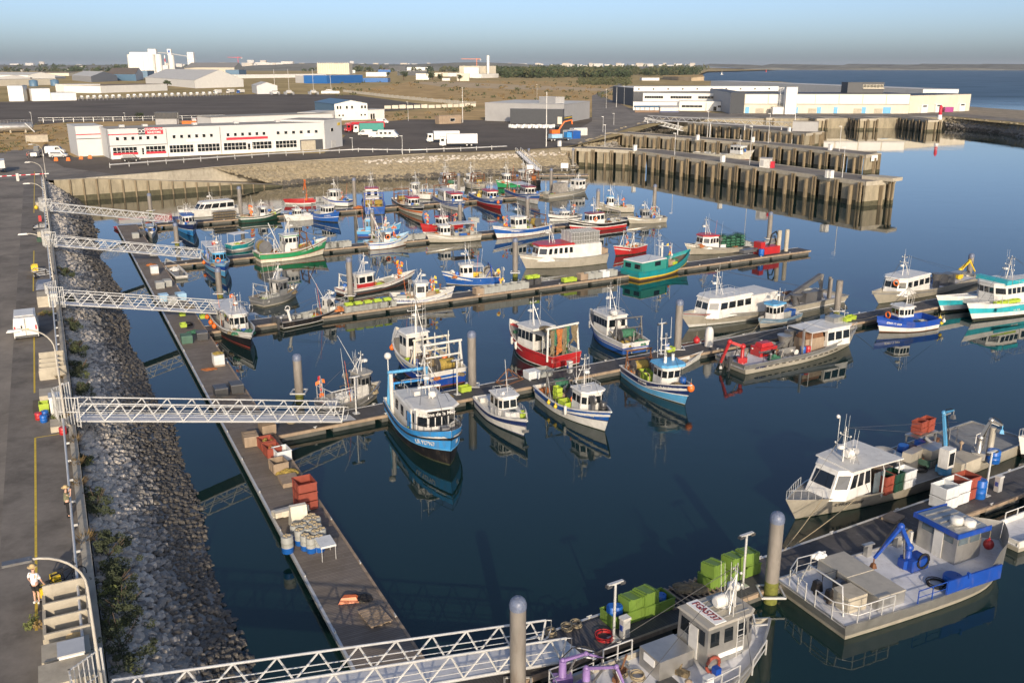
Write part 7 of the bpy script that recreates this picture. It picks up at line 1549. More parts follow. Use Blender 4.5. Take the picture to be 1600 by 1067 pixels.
o=fb('royal blue trawler seen from astern with yellow and red gear piled high','the royal blue trawler',(586,336),(580,318),4.6,(1.6,1.5,2.4),[(.1,'black'),(.55,'blue'),(.62,'royal'),(1,'blue')],(.1,.32,.6,2.6,'white','red',dict(nside=2,nfront=3)),[('net',-.3,-.2,'netyellow'),('net',-.32,.2,'netyellow'),('crate',-.1,-.3,'cratelime'),('net',-.15,.2,'red'),('net',-.4,0,'netorange'),('bin',-.05,.1,'red')],('galv',3.4),gan=[(-.2,3.0,'steel',.12),(-.42,3.,'royal',.1)],dr=[(-.25,-.2,.32,.7,'netyellow'),(-.25,.22,.32,.7,'netyellow')],seed=26,cap='royal')
o=fb('black trawler with orange and cream lower hull, bow towards the lower right','the black and orange trawler',(624,319),(659,339),3.9,(1.4,1.3,2.5),[(.3,'cream'),(.46,'orange'),(.52,'cream'),(.94,'black'),(1,'offwhite')],(.02,.2,.6,1.9,'white','red',dict(nside=2,nfront=4,rt=.2)),[('net',-.36,0,'netorange'),('crate',-.14,.2,'cratelime'),('net',-.24,-.2,'net'),('bin',-.08,-.3,'woodbuff')],('galv',3.),gan=[(-.4,2.6,'rust',.1),(-.2,2.4,'rust')],dr=[(-.34,0,.5,.6,'netyellow')],seed=27,full=2.8);hull_text(o,'LR 614 218',.82,.76,-1,.36);hull_text(o,'LR 614 218',.84,.76,1,.36)
o=fb('white wheelhouse boat standing behind the black and orange trawler','the boat behind the orange trawler',(676,311),(640,309),3.2,(1.2,1.2,1.8),[(.1,'black'),(1,'white')],(.1,.34,.6,2.4,'white','white',dict(nside=2)),[('net',-.2,0,'net'),('net',-.35,0,'netorange')],('galv',2.6),gan=[(-.2,2.4,'galv')])
o=fb('blue and white trawler with two white wheelhouses and a red roof edge','the double wheelhouse trawler',(688,314),(723,332),4.2,(1.4,1.4,2.5),[(.4,'white'),(.5,'blue'),(.55,'white'),(1,'blue')],(.04,.28,.62,2.0,'white','red',dict(nside=3,nfront=4,rt=.16)),[('crate',-.2,-.28,'cratelime'),('net',-.4,.1,'netorange'),('crate',-.28,.2,'cratelime'),('net',-.44,-.2,'netyellow')],('galv',2.8),gan=[(-.44,2.6,'rust',.1)],seed=28,full=2.8);hull_text(o,'LR 683',.84,.74,-1,.36);cabin(o,-o.L*.3,-o.L*.02,o.B*.7,2.2,'white','offwhite',nside=3,nfront=0,slant=0,ch=.1,fw=.97,over=.1,name='shelter')
o=fb('trawler with blue, white and red hull and red roofed wheelhouse, near the bank','the blue white and red trawler',(744,310),(782,328),4.0,(1.4,1.4,2.7),[(.36,'red'),(.44,'white'),(.9,'blue'),(1,'white')],(-.02,.22,.62,2.0,'white','red',dict(nside=3,nfront=4,rt=.16)),[('net',-.4,0,'netyellow'),('net',-.3,.2,'netorange'),('bin',-.2,-.2,'yellow'),('net',-.34,-.25,'net')],('galv',3.0),gan=[(-.4,2.8,'steel',.1)],dr=[(-.26,0,.5,.6,'netyellow')],seed=29,full=2.8);hull_text(o,'LR 907263',.84,.7,-1,.36);fender(o.W(o.L*.52,-.6,1.6),'orange ball fender at the bow of the blue white and red trawler','orange',.3)
o=fb('blue over white trawler with a dark red roofed bridge and a pale canopy','the blue over white trawler',(800,304),(840,320),4.1,(1.4,1.4,2.6),[(.45,'white'),(.5,'red'),(.54,'white'),(1,'blue')],(.04,.26,.62,2.0,'white','darkred',dict(nside=3,nfront=4,rt=.16)),[('net',-.4,0,'netorange'),('net',-.3,.2,'net'),('drum',-.2,-.3,'orange'),('net',-.44,-.24,'netorange')],('galv',3.0),gan=[(-.42,2.6,'rust',.1)],seed=30,full=2.8);hull_text(o,'LR 683',.84,.74,-1,.36);canopy(o,-o.L*.34,-o.L*.0,o.B*.8,3.2,'offwhite')
o=fb('pale grey oyster barge with white cabin and a big tarped load, near the bank','the barge with a tarped load',(849,309),(914,300),4.0,(.9,.9,2.0),[(.2,'offwhite'),(1,'alupaint')],(.24,.42,.7,2.0,'white','white',dict(nside=2,nfront=4)),[('bin',.14,0,'crategrey'),('bin',.14,.2,'crategrey'),('bin',-.38,.2,'crategrey')],('white',1.6,2),name='oyster_barge',cat='work boat',deck='aludeck',cap='alu',tr=.95,full=3.0,seed=31);part(o,'tarped_load',lambda mb:mb.box(-o.L*.1,.1,.6,3.2,2.2,2.2,'rockmid',0,.85))
for i,(st,bw,col,lab)in enumerate((((752,296),(727,292),'alupaint','cluttered grey trawler at the back of the cluster, near the white and blue net drum'),((812,292),(778,294),'green','green hulled boat behind the blue white and red trawler'),((838,290),(806,286),'black','dark trawler with many masts in front of the small landing stage'),((708,297),(690,290),'white','white boat at the back left of the cluster near the bank'))):
 o=fb(lab,('the cluttered grey trawler','the green hulled boat','the dark many masted trawler','the white boat at the back')[i],st,bw,3.6,(1.3,1.3,2.1),W4(col),(.0,.26,.6,2.3,'white','white',dict(nside=2)),[('net',-.3,0,'netyellow'),('net',-.4,.2,'netorange'),('bin',-.16,.2,'crategrey'),('net',-.1,-.2,'net')],('galv',3.0,4),gan=[(-.2,2.8,'rust',.1),(-.42,2.6,'rust',.1)],dr=[(-.3,0,.5,.7,('netyellow','net','netorange','netgreen')[i])],seed=40+i)
o=fb('white and grey workboat moored between the first and second concrete piers','the workboat between the piers',(1090,243),(1170,251),4.6,(1.2,1.2,3.4),[(.1,'antifoul'),(1,'cream')],(.2,.42,.7,2.4,'white','white',dict(nside=3,nfront=4,slant=.2)),[('bin',-.3,.1,'crategrey'),('net',-.1,0,'net')],('white',3.4,2),name='workboat',cat='work boat',deck='aludeck',seed=33)
o=fb('small white motor boat at the main pontoon between the first two gangways','the covered motor boat',(232,352),(238,374),2.2,(.8,.75,1.2),[(.3,'white'),(1,'white')],(-.05,.2,.6,1.0,'offwhite','paleglass',dict(nside=1,nfront=3,slant=.4)),[('bin',-.3,0,'cratered')],None,name='motor_boat',cat='motor boat')
o=fb('pale inflatable with a black outboard beside the main pontoon, below the second gangway','the pale inflatable',(284,436),(262,414),1.9,(.5,.5,.8),[(.3,'grey'),(1,'offwhite')],None,[('net',0,0,'white')],None,name='rigid_inflatable',cat='motor boat',bul=.3,cap='offwhite');outboard(o,-o.L*.48,0,.5)
o=fb('tiny red tender floating at the far corner of the main pontoon','the tiny red tender',(183,357),(192,362),1.3,(.4,.4,.6),[(.4,'black'),(1,'red')],None,[],None,name='tender',cat='dinghy',bul=.25,cap='red')
o=fb('bare aluminium boat with a railed deck, grey cabin and tall aerials at the fourth gangway','the railed aluminium boat',(505,645),(588,622),3.0,(.95,.95,1.5),[(.2,'alupaint'),(1,'alu')],(.12,.34,.6,2.1,'alu','alupaint',dict(nside=2,nfront=3)),[('bin',-.1,0,'cratewhite'),('net',.4,.1,'net'),('flags',-.44,.2,None,'stern',0,4)],('galv',1.8,3),deck='aludeck',cap='alu',name='workboat',cat='work boat',seed=35)
rail(o,[(-o.L*.46,o.B*.4,.6),(-o.L*.46,-o.B*.4,.6),(o.L*.08,-o.B*.42,.6)],1.5,'galv',.035);part(o,'antenna',lambda mb:mb.tube((o.L*.2,.3,o.top),(-o.L*.1,.6,o.top+3.4),.03,'white',5,.012));part(o,'slatted_screen',lambda mb:[mb.box(o.L*.0+i*.12,-o.B*.4,.6,.07,.04,1.4,'white')for i in range(10)])
# ---------------------------------------------------------------- vehicles
def wheel_mesh(r):
 def f(mb):mb.lathe([(r*.6,-.1),(r,-.09),(r,.09),(r*.6,.1)],(0,0,0),'rubber',14,'y');mb.lathe([(.01,-.105),(r*.55,-.105),(r*.55,.105),(.01,.105)],(0,0,0),'galv',10,'y',False)
 return f
def vehicle(label,px,hd,m,kind='car',cat='car',name='parked_car',loc=None):
 loc=G(*px,ZL+.03)if loc is None else loc;t=thing(name,label,cat,loc,hd)
 P={'car':(4.3,1.75,[(-2.1,.3),(-2.12,.85),(-1.95,1.0),(-1.6,1.45),(.3,1.48),(1.05,.98),(2.05,.85),(2.15,.35)],(-1.5,1.0,.98,1.42),.32),'van':(5.,1.95,[(-2.5,.35),(-2.52,1.2),(-2.42,2.1),(1.1,2.12),(1.75,1.3),(2.4,1.1),(2.5,.4)],(.1,1.6,1.25,1.95),.34),'minivan':(4.4,1.8,[(-2.2,.3),(-2.2,1.0),(-2.1,1.75),(.6,1.8),(1.3,1.05),(2.1,.92),(2.2,.35)],(-1.9,1.15,1.05,1.65),.32)}[kind]
 L,W_,prof,wn,r=P;mb=MB();n=len(prof)
 v=[(x,-W_/2*(.88 if z>1.2 else 1),z)for x,z in prof]+[(x,W_/2*(.88 if z>1.2 else 1),z)for x,z in prof]
 mb.add(v,[tuple(range(n)),tuple(range(2*n-1,n-1,-1))]+[(i,i+n,(i+1)%n+n,(i+1)%n)for i in range(n)],m);mb.build('body',t)
 for s in(-1,1):
  y=s*(W_/2*.945);mb=MB();x0,x1,z0,z1=wn;e=.02*s
  mb.add([(x0,y+e+.03*s,z0),(x1-.05,y+e+.03*s,z0),(x1-.55,y-s*.04+e,z1),(x0+.15,y-s*.04+e,z1)],[(0,1,2,3)if s<0 else(3,2,1,0)],'glass');mb.build('side_window',t)
  for x in(-L*.31,L*.31):link('wheel',mesh_of(f'wheel:{r}',wheel_mesh(r)),t,(x,s*(W_/2-.08),r))
  MB().box(L/2-.08,s*W_*.36,.68,.12,.32,.16,'signwhite').build('headlight',t);MB().box(-L/2+.02,s*W_*.43,.85 if kind!='van' else 1.0,.08,.14,.4,'signred').build('tail_light',t)
 k=next(i for i,(x,z)in enumerate(prof)if x>.2 and i>2);a,b=prof[k],prof[k+1]
 mb=MB();q=lambda f,y:(lerp(a[0],b[0],f)+.02,y,lerp(a[1],b[1],f)+.02)
 mb.quad(q(.12,-W_*.4),q(.92,-W_*.44),q(.92,W_*.44),q(.12,W_*.4),'glass');mb.build('windscreen',t)
 if kind=='van':
  MB().box(-2.53,0,.45,.03,.03,1.6,'darkgrey').build('door_gap',t);MB().box(-2.5,0,.38,.14,1.8,.16,'darkgrey').build('bumper',t);MB().box(-2.54,0,1.02,.03,.5,.12,'yellow').build('number_plate',t);MB().box(-2.54,.3,1.2,.04,.12,.25,'black').build('handle',t);MB().box(-.5,0,2.13,2.6,1.5,.05,m).build('roof_panel',t)
 else:MB().quad((prof[2][0]-.02,W_*.38,prof[2][1]),(prof[2][0]-.02,-W_*.38,prof[2][1]),(prof[3][0]-.02,-W_*.36,prof[3][1]-.05),(prof[3][0]-.02,W_*.36,prof[3][1]-.05),'glass').build('rear_window',t)
 return t
def lorry(label,px,hd,cab='white',box='white',L=9.5,H=3.6,roof=None):
 t=thing('lorry',label,'truck',gz(*px)+Vector((0,0,.03)),hd);MB().box(-.2,0,.75,L,1.0,.25,'darkgrey').build('chassis',t)
 mb=MB();x=L/2-.1;mb.prism([(x-1.9,-1.2),(x,-1.15),(x,1.15),(x-1.9,1.2)],.5,2.9,cab,None,[(x-1.9,-1.15),(x-.25,-1.05),(x-.25,1.05),(x-1.9,1.15)]);c=mb.build('cab',t)
 MB().quad((x-.1+.02,-.98,1.6),(x-.1+.02,.98,1.6),(x-.22+.02,.92,2.6),(x-.22+.02,-.92,2.6),'glass').build('windscreen',c)
 for s in(-1,1):MB().box(x-.9,s*1.17,1.7,.9,.06,.75,'glass').build('side_window',c);MB().box(x+.02,s*.85,.8,.1,.35,.2,'signwhite').build('headlight',c)
 mb=MB();mb.box(-1.15,0,1.02,L-2.3,2.5,H-1.02,box);mb.build('cargo_box',t)
 for s in(-1,1):
  for xx in(x-.9,-L*.22,-L*.34):link('wheel',mesh_of('wheel:.5',wheel_mesh(.5)),t,(xx,s*1.05,.5))
 return t
HV=HM+math.pi
vehicle('white panel van parked along the quay road, seen from behind',(66,528),HM,'white','van','van','parked_van',Z3(quay((G(66,520,ZL)-Q0).dot(EM),-3.0),ZL+.03))
vehicle('silver estate car parked at the far end of the quay road',(92,246.5),rad(12),'silver','minivan')
vehicle('white and red van standing behind the silver estate car',(87,241),rad(12),'white','van','van','parked_van')
vehicle('black van in front of the cooperative building',(205,252.5),rad(14),'carblack','minivan','van','parked_van')
vehicle('small white van left of the motorhome',(571,212.5),rad(185),'white','van','van','parked_van');vehicle('white minibus parked behind the red lorries',(598,193.5),rad(0),'white','van','minibus','parked_van');vehicle('white van between the motorhome and the green lorry',(588,216),rad(0),'white','van','van','parked_van')
lorry('red lorry with a long red trailer, behind the green tarpaulin lorry',(570,204),rad(200),'truckred','truckred',15,3.2);lorry('red tractor lorry parked at the left of the row',(553,206.5),rad(215),'truckred','darkred',7,2.6)
lorry('white lorry with a green tarpaulin box',(576,208.5),rad(188),'white','tarpgreen',11);lorry('white box lorry nearest to the far guard rail',(716,229.5),rad(187),'white','wallwhite',11.5,3.8);lorry('white box lorry parked behind another white box lorry',(692,223),rad(193),'white','wallwhite',10.5,3.6)
mh=thing('motorhome','white motorhome parked beside two white vans','motorhome',gz(607,216.5),rad(-3));MB().box(-.6,0,.5,5.6,2.2,2.3,'white').build('body',mh);MB().prism([(2.2,-1.1),(3.4,-1.0),(3.4,1.0),(2.2,1.1)],.5,1.3,'white',None,[(2.2,-1.1,2.4),(3.3,-1,1.2),(3.3,1,1.2),(2.2,1.1,2.4)]).build('cab',mh);MB().quad((2.35,-.9,2.25),(3.2,-.9,1.35),(3.2,.9,1.35),(2.35,.9,2.25),'glass').build('windscreen',mh)
for x in(-2.3,-.8,.7):MB().box(x,-1.11,1.5,.8,.05,.6,'glass').build('side_window',mh)
for s in(-1,1):
 for x in(-2,2.5):link('wheel',mesh_of('wheel:.34',wheel_mesh(.34)),mh,(x,s*1.,.34))
ft=thing('flatbed_truck','blue and grey flatbed truck with an orange folded loader crane beside stacked containers','truck',gz(872,221),rad(28))
MB().box(0,0,.7,8.5,2.3,.4,'darkgrey').build('chassis',ft);MB().box(3.6,0,.6,1.8,2.3,2.2,'brightblue',0,.93).build('cab',ft);MB().box(-1,0,1.1,4,2.2,1.2,'lightblue').build('load',ft)
for s in(-1,1):
 for x in(-3,-1.9,3.3):link('wheel',mesh_of('wheel:.5',wheel_mesh(.5)),ft,(x,s*1.,.5))
ex=thing('excavator','orange excavator with a raised folded arm behind the flatbed truck','excavator',gz(868,213),rad(20));MB().box(0,0,0,3.6,2.4,.8,'darkgrey').build('track',ex);MB().box(-.3,0,.9,3.0,2.2,1.3,'orange').build('body',ex);MB().box(.8,.5,2.2,1.2,1.1,1.2,'glass').build('cab',ex);MB().tube((1,0,1.8),(3.2,0,4.8),.3,'orange',4).build('boom',ex);MB().tube((3.2,0,4.8),(6.0,0,5.4),.25,'orange',4).build('stick',ex);MB().tube((6.,0,5.4),(6.2,0,3.9),.3,'orange',4).build('bucket',ex)
container((904,212),rad(32),'white shipping container at the right of the row beside the pier road','offwhite');container((892,215.5),rad(32),'second white shipping container, left of the right one beside the pier road','offwhite',5.);container((897,217),rad(35),'blue and red container at the left of the row beside the pier road','blue',3.6)
container((262,196),0,'grey shipping container stacked lower behind the cooperative building','wallgrey',9);container(Z3(gz(262,196),ZL+2.65),0,'dark grey shipping container on top of another behind the cooperative building','darkgrey',9);container((297,195.5),0,'orange flat container behind the cooperative building','orange',6,'shipping_container',ZL,1.6);vehicle('white car parked on the scrub behind the orange container',(303,190),2,'white')
for i,x in enumerate((88,107,127,141)):put('road_barrier','road_barrier',lambda mb:(mb.box(0,0,0,1.0,.45,.35,'orange'),mb.box(0,0,.35,.9,.25,.55,'orange',0,.8)),gz(x,252-i*1.3+(1 if i==1 else 0)),.1,('orange plastic road barrier nearest the slipway corner','orange plastic road barrier second from the quay road','orange plastic road barrier third from the quay road','orange plastic road barrier nearest the white striped wing')[i],'barrier','orange road barriers')
fr=thing('guard_rail','steel guard rail on posts along the far road above the rocky bank','railing',(0,0,0));pl=[G(x,y,ZL)for x,y in((172,263),(260,256.5),(340,251),(420,245.5),(500,241),(560,238),(628,239),(640,239.3),(720,236.5),(792,233))]
mb=MB();mb.path([p+Vector((0,0,.8))for p in pl],.17,'galv',6);mb.build('rail',fr)
for a,b in zip(pl,pl[1:]):
 n=max(1,int((b-a).length/4))
 for i in range(n):q=a.lerp(b,i/n);mb=MB();mb.box(q.x,q.y,ZL,.12,.12,1.2,'galv');mb.build('post',fr)
def light_pole(px,h,label,m='galv',head=True,r=.09):
 b=gz(*px);t=thing('light_pole',label,'light pole',b,0,'tall poles about the yards and piers');MB().tube((0,0,0),(0,0,h),r,m,7,r*.6).build('pole',t)
 if head:MB().box(-.25,0,h,.8,.25,.12,m).build('lamp_head',t)
for x,y,yt,lab,m in((853.5,229.5,144,'very tall white mast at the corner of the nearest pier','white'),(723,192,137,'very tall white mast on the yard before the grey warehouse','white'),(638,189.5,160,'light pole left of the timber hut','galv'),(945,232,196,'light pole at the start of the nearest pier','galv'),(1054,244,209,'light pole on the near pier by its bend','galv'),(1171,260,198,'light pole in the middle of the nearest pier','galv'),(1315.5,280,231,'light pole near the end of the nearest pier','galv'),(1311,238,198,'light pole near the end of the second pier','galv'),(1200,226,178,'light pole in the middle of the second pier','galv'),(1105,215,175,'light pole on the inner part of the second pier','galv'),(942,207,183,'light pole where the pier road starts','galv'),(1241,204,137,'tall pale mast before the white lift tower','white'),(959,196,178,'light pole beside the guard rail of the pier road','galv'),(629,241.5,213,'post by the brown box of the far guard rail','galv'),(551,236,216,'short pole right of the cooperative building','galv'),(52,205,176,'street light beyond the quay road, left of the cooperative building','galv'),(196,189,177,'light pole behind the roof of the cooperative building','galv'),(947,170,140,'light pole beside the road to the fish hall, left of the pair','galv'),(963,168,137,'light pole beside the road to the fish hall, right of the pair','white'),(975,165,135,'light pole nearest the long white roof building','galv'),(839,157,133,'light pole in the dry field behind the warehouse','galv')):
 light_pole((x,y),ztop(x,yt,gz(x,y))-ZL,lab,m,m=='galv',.16 if m=='white' else.09)
for i,(x,y)in enumerate(((874,229),(992,236),(1129,253.5),(1293,278),(1298,278.5),(1090,219),(1176,222.5),(1297,235),(1233,206))):put('pier_bollard','pier_bollard',lambda mb:(mb.box(0,0,0,1.0,.7,1.6,'wallwhite'),mb.box(0,0,1.6,1.1,.8,.1,'wallgrey')),Z3(G(x,y,5),5.0),.5,'white service cabinet standing on the deck of a pier','cabinet','white cabinets on the piers')
cbx=thing('pump_cabin','white and grey machine cabin with a rail, in the middle of the nearest pier','cabin',Z3(G(1196,262,5),5),rad(-35));MB().box(0,0,0,2.4,1.8,2.1,'offwhite').build('body',cbx);MB().box(0,0,2.1,2.6,2.0,.2,'wallgrey').build('roof',cbx);MB().box(-.6,-.92,.4,.8,.05,1.4,'wallgrey').build('door',cbx);MB().box(1.7,0,0,.7,1,1.5,'signred').build('fire_box',cbx)
tag(MB().box(0,0,0,7,4,.7,'concrete').build('concrete_block',None,Z3(G(1378,281,5),5.),rad(-50)),'low concrete block on the end of the nearest pier','block')
tag(MB().box(0,0,0,9,4.5,3.4,'wallgrey').box(0,0,3.4,9.2,4.7,.15,'roofgrey').build('grey_cabin',None,Z3(G(1258,205,5),5.),rad(-20)),'grey flat roofed cabin near the end of the third pier','cabin')
tag(MB().box(0,0,0,3.4,.08,1.5,'signwhite').build('sign_plate',None,Z3((PR[1][1][-1]+PR[1][2])/2+Vector((.1,-.6,0)),3.3),math.atan2((PR[1][2]-PR[1][1][-1]).y,(PR[1][2]-PR[1][1][-1]).x)),'blank white plate on the end wall of the second pier','sign')
bc=thing('beacon','red and white beacon column on the short pier before the concrete building','beacon',Z3(G(1468,187,5),5));MB().lathe([(.9,0),(.9,2),(.7,2.01),(.7,5)],(0,0,0),['signwhite','signwhite','signred'],12).build('column',bc);MB().lathe([(.9,5),(.5,5.8),(.1,6.4)],(0,0,0),'signred',10).build('lantern',bc)
tw_=thing('truss_walkway','grey truss walkway running above the third pier','walkway',(0,0,0));a,b=G(1012,187.5,6.2),G(1236,199,6.2);d=(b-a);n=int(d.length/4)
mb=MB();up=Vector((0,0,1.7));mb.tube(a,b,.16,'galv',4);mb.tube(a+up,b+up,.14,'galv',4)
for i in range(n):p,q=a+d*(i/n),a+d*((i+1)/n);mb.tube(p,(p+q)/2+up,.09,'galv',4);mb.tube((p+q)/2+up,q,.09,'galv',4)
mb.build('truss',tw_);mb=MB()
mb.box((a.x+b.x)/2,(a.y+b.y)/2+.8,6.0,d.length,1.8,.15,'wallgrey',math.atan2(d.y,d.x));mb.build('deck',tw_)
for i in range(0,n,4):p=a+d*(i/n);MB().tube((p.x,p.y,-1),(p.x,p.y,6.2),.25,'galv',6).build('support',tw_)
rp=thing('gangway','white truss gangway sloping down from the pier road between the second and third piers','gangway',(0,0,0));a,b=G(1006,190,5.5),G(1066,205,1.2);d=b-a
for s in(0,1.6):
 mb=MB();o_=Vector((.5,.86,0))*s;mb.tube(a+o_,b+o_,.12,'whitealu',4);mb.tube(a+o_+Vector((0,0,1.6)),b+o_+Vector((0,0,1.6)),.1,'whitealu',4)
 for i in range(10):p=a+o_+d*(i/10);q=a+o_+d*((i+1)/10);mb.tube(p,(p+q)/2+Vector((0,0,1.6)),.07,'whitealu',4);mb.tube((p+q)/2+Vector((0,0,1.6)),q,.07,'whitealu',4)
 mb.build('side_truss',rp)
MB().quad(a,b,b+Vector((.8,1.4,0)),a+Vector((.8,1.4,0)),'aludeck').build('walkway',rp)
ls=pontoon('small landing stage with concrete floats at the foot of the rocky bank',G(795,275,.6),rad(2),21,3,'planks',cat='pontoon')
kb_=thing('kiosk','white service kiosk on the small landing stage','kiosk',G(828,270.5,.65));MB().box(0,0,0,1.8,1.2,2.2,'white').build('body',kb_);MB().box(0,0,2.2,2.,1.4,.12,'wallgrey').build('roof',kb_)
sg=thing('notice_board','white notice board on two posts on the small landing stage','sign',G(882,268,.65));MB().box(0,0,.9,2.0,.1,1.3,'signwhite').build('board',sg)
for s in(-.7,.7):MB().box(s,.08,0,.1,.1,2,'galv').build('post',sg)
st=thing('gangway','grey gangway with rails leading down the rocky bank to the small landing stage','gangway',(0,0,0));a,b=G(806,237,ZL),G(838,267,.9);d=b-a
for s in(0,1.4):mb=MB();o_=Vector((1,.3,0))*s;mb.tube(a+o_,b+o_,.1,'galv',4);mb.tube(a+o_+Vector((0,0,1.1)),b+o_+Vector((0,0,1.1)),.07,'galv',4);[mb.tube(a+o_+d*(i/12),a+o_+d*(i/12)+Vector((0,0,1.1)),.05,'galv',4)for i in range(13)];mb.build('side_rail',st)
MB().quad(a,b,b+Vector((1.4,.4,0)),a+Vector((1.4,.4,0)),'aludeck').build('walkway',st)
pile_thing(826,262,232,'mooring pile at the left of the small landing stage');pile_thing(895,262,232,'mooring pile at the right end of the small landing stage')
def fence(label,pts,h=2.2,gap=3.,m='wallcream',solid=True):
 t=thing('fence',label,'fence',(0,0,0));P=[gz(*p)for p in pts];mb=MB()
 for a,b in zip(P,P[1:]):
  n=max(1,int((b-a).length/gap));rz=math.atan2((b-a).y,(b-a).x)
  for i in range(n):q=a.lerp(b,(i+.5)/n);mb.box(q.x,q.y,ZL,(b-a).length/n*(.86 if solid else.05),.08,h*(.95+.08*((i*7)%3-1)),m,rz)
  if not solid:mb.tube(a+Vector((0,0,h)),b+Vector((0,0,h)),.06,m,4);mb.tube(a+Vector((0,0,h*.5)),b+Vector((0,0,h*.5)),.05,m,4)
 mb.build('fence_panel',t)
fence('pale slatted fence between the dark car park and the dry field',[(536,144),(600,152),(680,160),(744,165.5)],2.3,4.2);fence('pale fence along the near edge of the dark car park',[(600,170.5),(680,169),(744,167)],2.,4.);fence('wire fence with pale posts in front of the parked boats',[(120,158.2),(230,154.5),(365,149.5)],2.2,3.2,'galv',False);fence('wire fence along the near edge of the dark car park, behind the cooperative building',[(60,192),(200,190),(352,187)],2.,4.,'galv',False)
bmesh_=lambda mb:(mb.prism([(-3.6,-1.2),(2.4,-1.25),(4.2,0),(2.4,1.25),(-3.6,1.2)],.7,2.0,'white',None,[(-3.6,-1.4),(2.6,-1.45),(4.8,0),(2.6,1.45),(-3.6,1.4)]),mb.box(-.6,0,2.0,4,2.2,.9,'white',0,.8),mb.box(-.2,0,2.2,2.4,2.3,.4,'glass',0,.86),mb.box(0,0,0,5,1.2,.7,'darkgrey'))
for i in range(22):
 x=128+i*9.8+(4 if i>6 else 0);put('stored_boat','stored_boat',bmesh_,gz(x,156.2-(x-128)*.0345),rad(-65),'white motor boat stored ashore in the row behind the wire fence','boat','boats stored ashore in a row')
for i,(x,y)in enumerate(((430,149),(452,149.2),(490,149),(516,147.5))):
 t=thing('sailing_catamaran',('white catamaran ashore beside the gabled boat shed','white catamaran ashore, second from the gabled boat shed','white catamaran ashore, third from the gabled boat shed','long white catamaran ashore at the right end of the row')[i],'catamaran',gz(x,y),rad(8 if i==3 else-70),'catamarans ashore');k=1.25
 for s in(-1,1):MB().prism([(-6*k,s*3-.7),(4*k,s*3-.7),(6.4*k,s*3),(4*k,s*3+.7),(-6*k,s*3+.7)],.6,2.6,'white').build('hull',t)
 MB().box(-.5,0,2.2,9,5.6,.5,'white').build('bridge_deck',t);MB().box(-.8,0,2.7,6,4.6,1.3,'white',0,.82).build('cabin',t);MB().box(-.7,0,3.0,5.7,4.55,.6,'glass',0,.9).build('window_band',t);MB().tube((1,0,2.6),(.6,0,21),.14,'offwhite',6).build('mast',t)
for i,(x,y)in enumerate(((340,147.2),(360,146.2),(376,146.5))):lorry(('white lorry at the left of three beside the gabled boat shed','white lorry in the middle of three beside the gabled boat shed','blue cabbed lorry beside the gabled boat shed')[i],(x,y),rad(250),('white','white','blue')[i],'wallwhite',9)
hut=bld('timber hut with a window on the yard before the grey warehouse',[(686,194.5),(721,193)],182,'woodbuff','woodbuff',depth=3);win(hut,'f',.45,.75,1.0,2.2)
rb=thing('bank_shed','low concrete walled shed left of the cooperative building','shed',gz(58,222),rad(30));MB().box(0,0,0,6.4,2.6,2.2,'concrete').build('wall',rb);MB().box(0,0,2.2,6.7,2.9,.15,'woodbuff').build('roof',rb)
tk=thing('gas_tank','long silver horizontal tank at the left edge beyond the quay road','tank',gz(16,208),rad(35));MB().lathe([(.1,-8),(1.5,-7.4),(1.6,-7),(1.6,7),(1.5,7.4),(.1,8)],(0,0,2),'alu',16,'x').build('shell',tk);[MB().box(x,0,0,.5,2.4,1,'concrete').build('cradle',tk)for x in(-5,0,5)];rail(type('o',(),dict(root=tk)),[(-7,-1,3.5),(7,-1,3.5)],1.1);MB().tube((5,-2,3.4),(7.5,-4,.2),.18,'galv',4).build('stair',tk)
bg2=thing('barrier_gate','red and white lifting barrier across the quay road','barrier',gz(28,283),rad(35));MB().box(0,0,0,.5,.5,1.6,'offwhite').build('post',bg2);mb=MB();[mb.box(-6+i*.9,0,1.1,.9,.1,.16,'signwhite' if i%2 else 'signred')for i in range(14)];mb.build('boom',bg2)
tr_=thing('flatbed_truck','pale truck with a slatted body cut off by the left edge of the photo','truck',gz(0,269),rad(118));MB().box(0,0,1.1,6,2.4,1.7,'offwhite').build('cargo_box',tr_);[link('wheel',mesh_of('wheel:.5',wheel_mesh(.5)),tr_,(x,s,.5))for x in(-2,2)for s in(-1.1,1.1)];MB().box(0,0,.7,6.2,1,.4,'darkgrey').build('chassis',tr_)
fk=thing('tractor','dark tractor with a boat trailer at the far end of the quay road','tractor',gz(60,246),rad(100));MB().box(.4,0,.7,2.6,1.1,1.0,'navy').build('body',fk);MB().box(-.6,0,1.6,1.3,1.3,1.3,'glass',0,.85).build('cab',fk);[link('wheel',mesh_of('wheel:.65',wheel_mesh(.65)),fk,(-.7,s,.65))for s in(-.9,.9)];[link('wheel',mesh_of('wheel:.34',wheel_mesh(.34)),fk,(1.4,s,.34))for s in(-.8,.8)];MB().box(-2.6,0,.6,2.4,1.6,.9,'galv').build('trailer',fk)
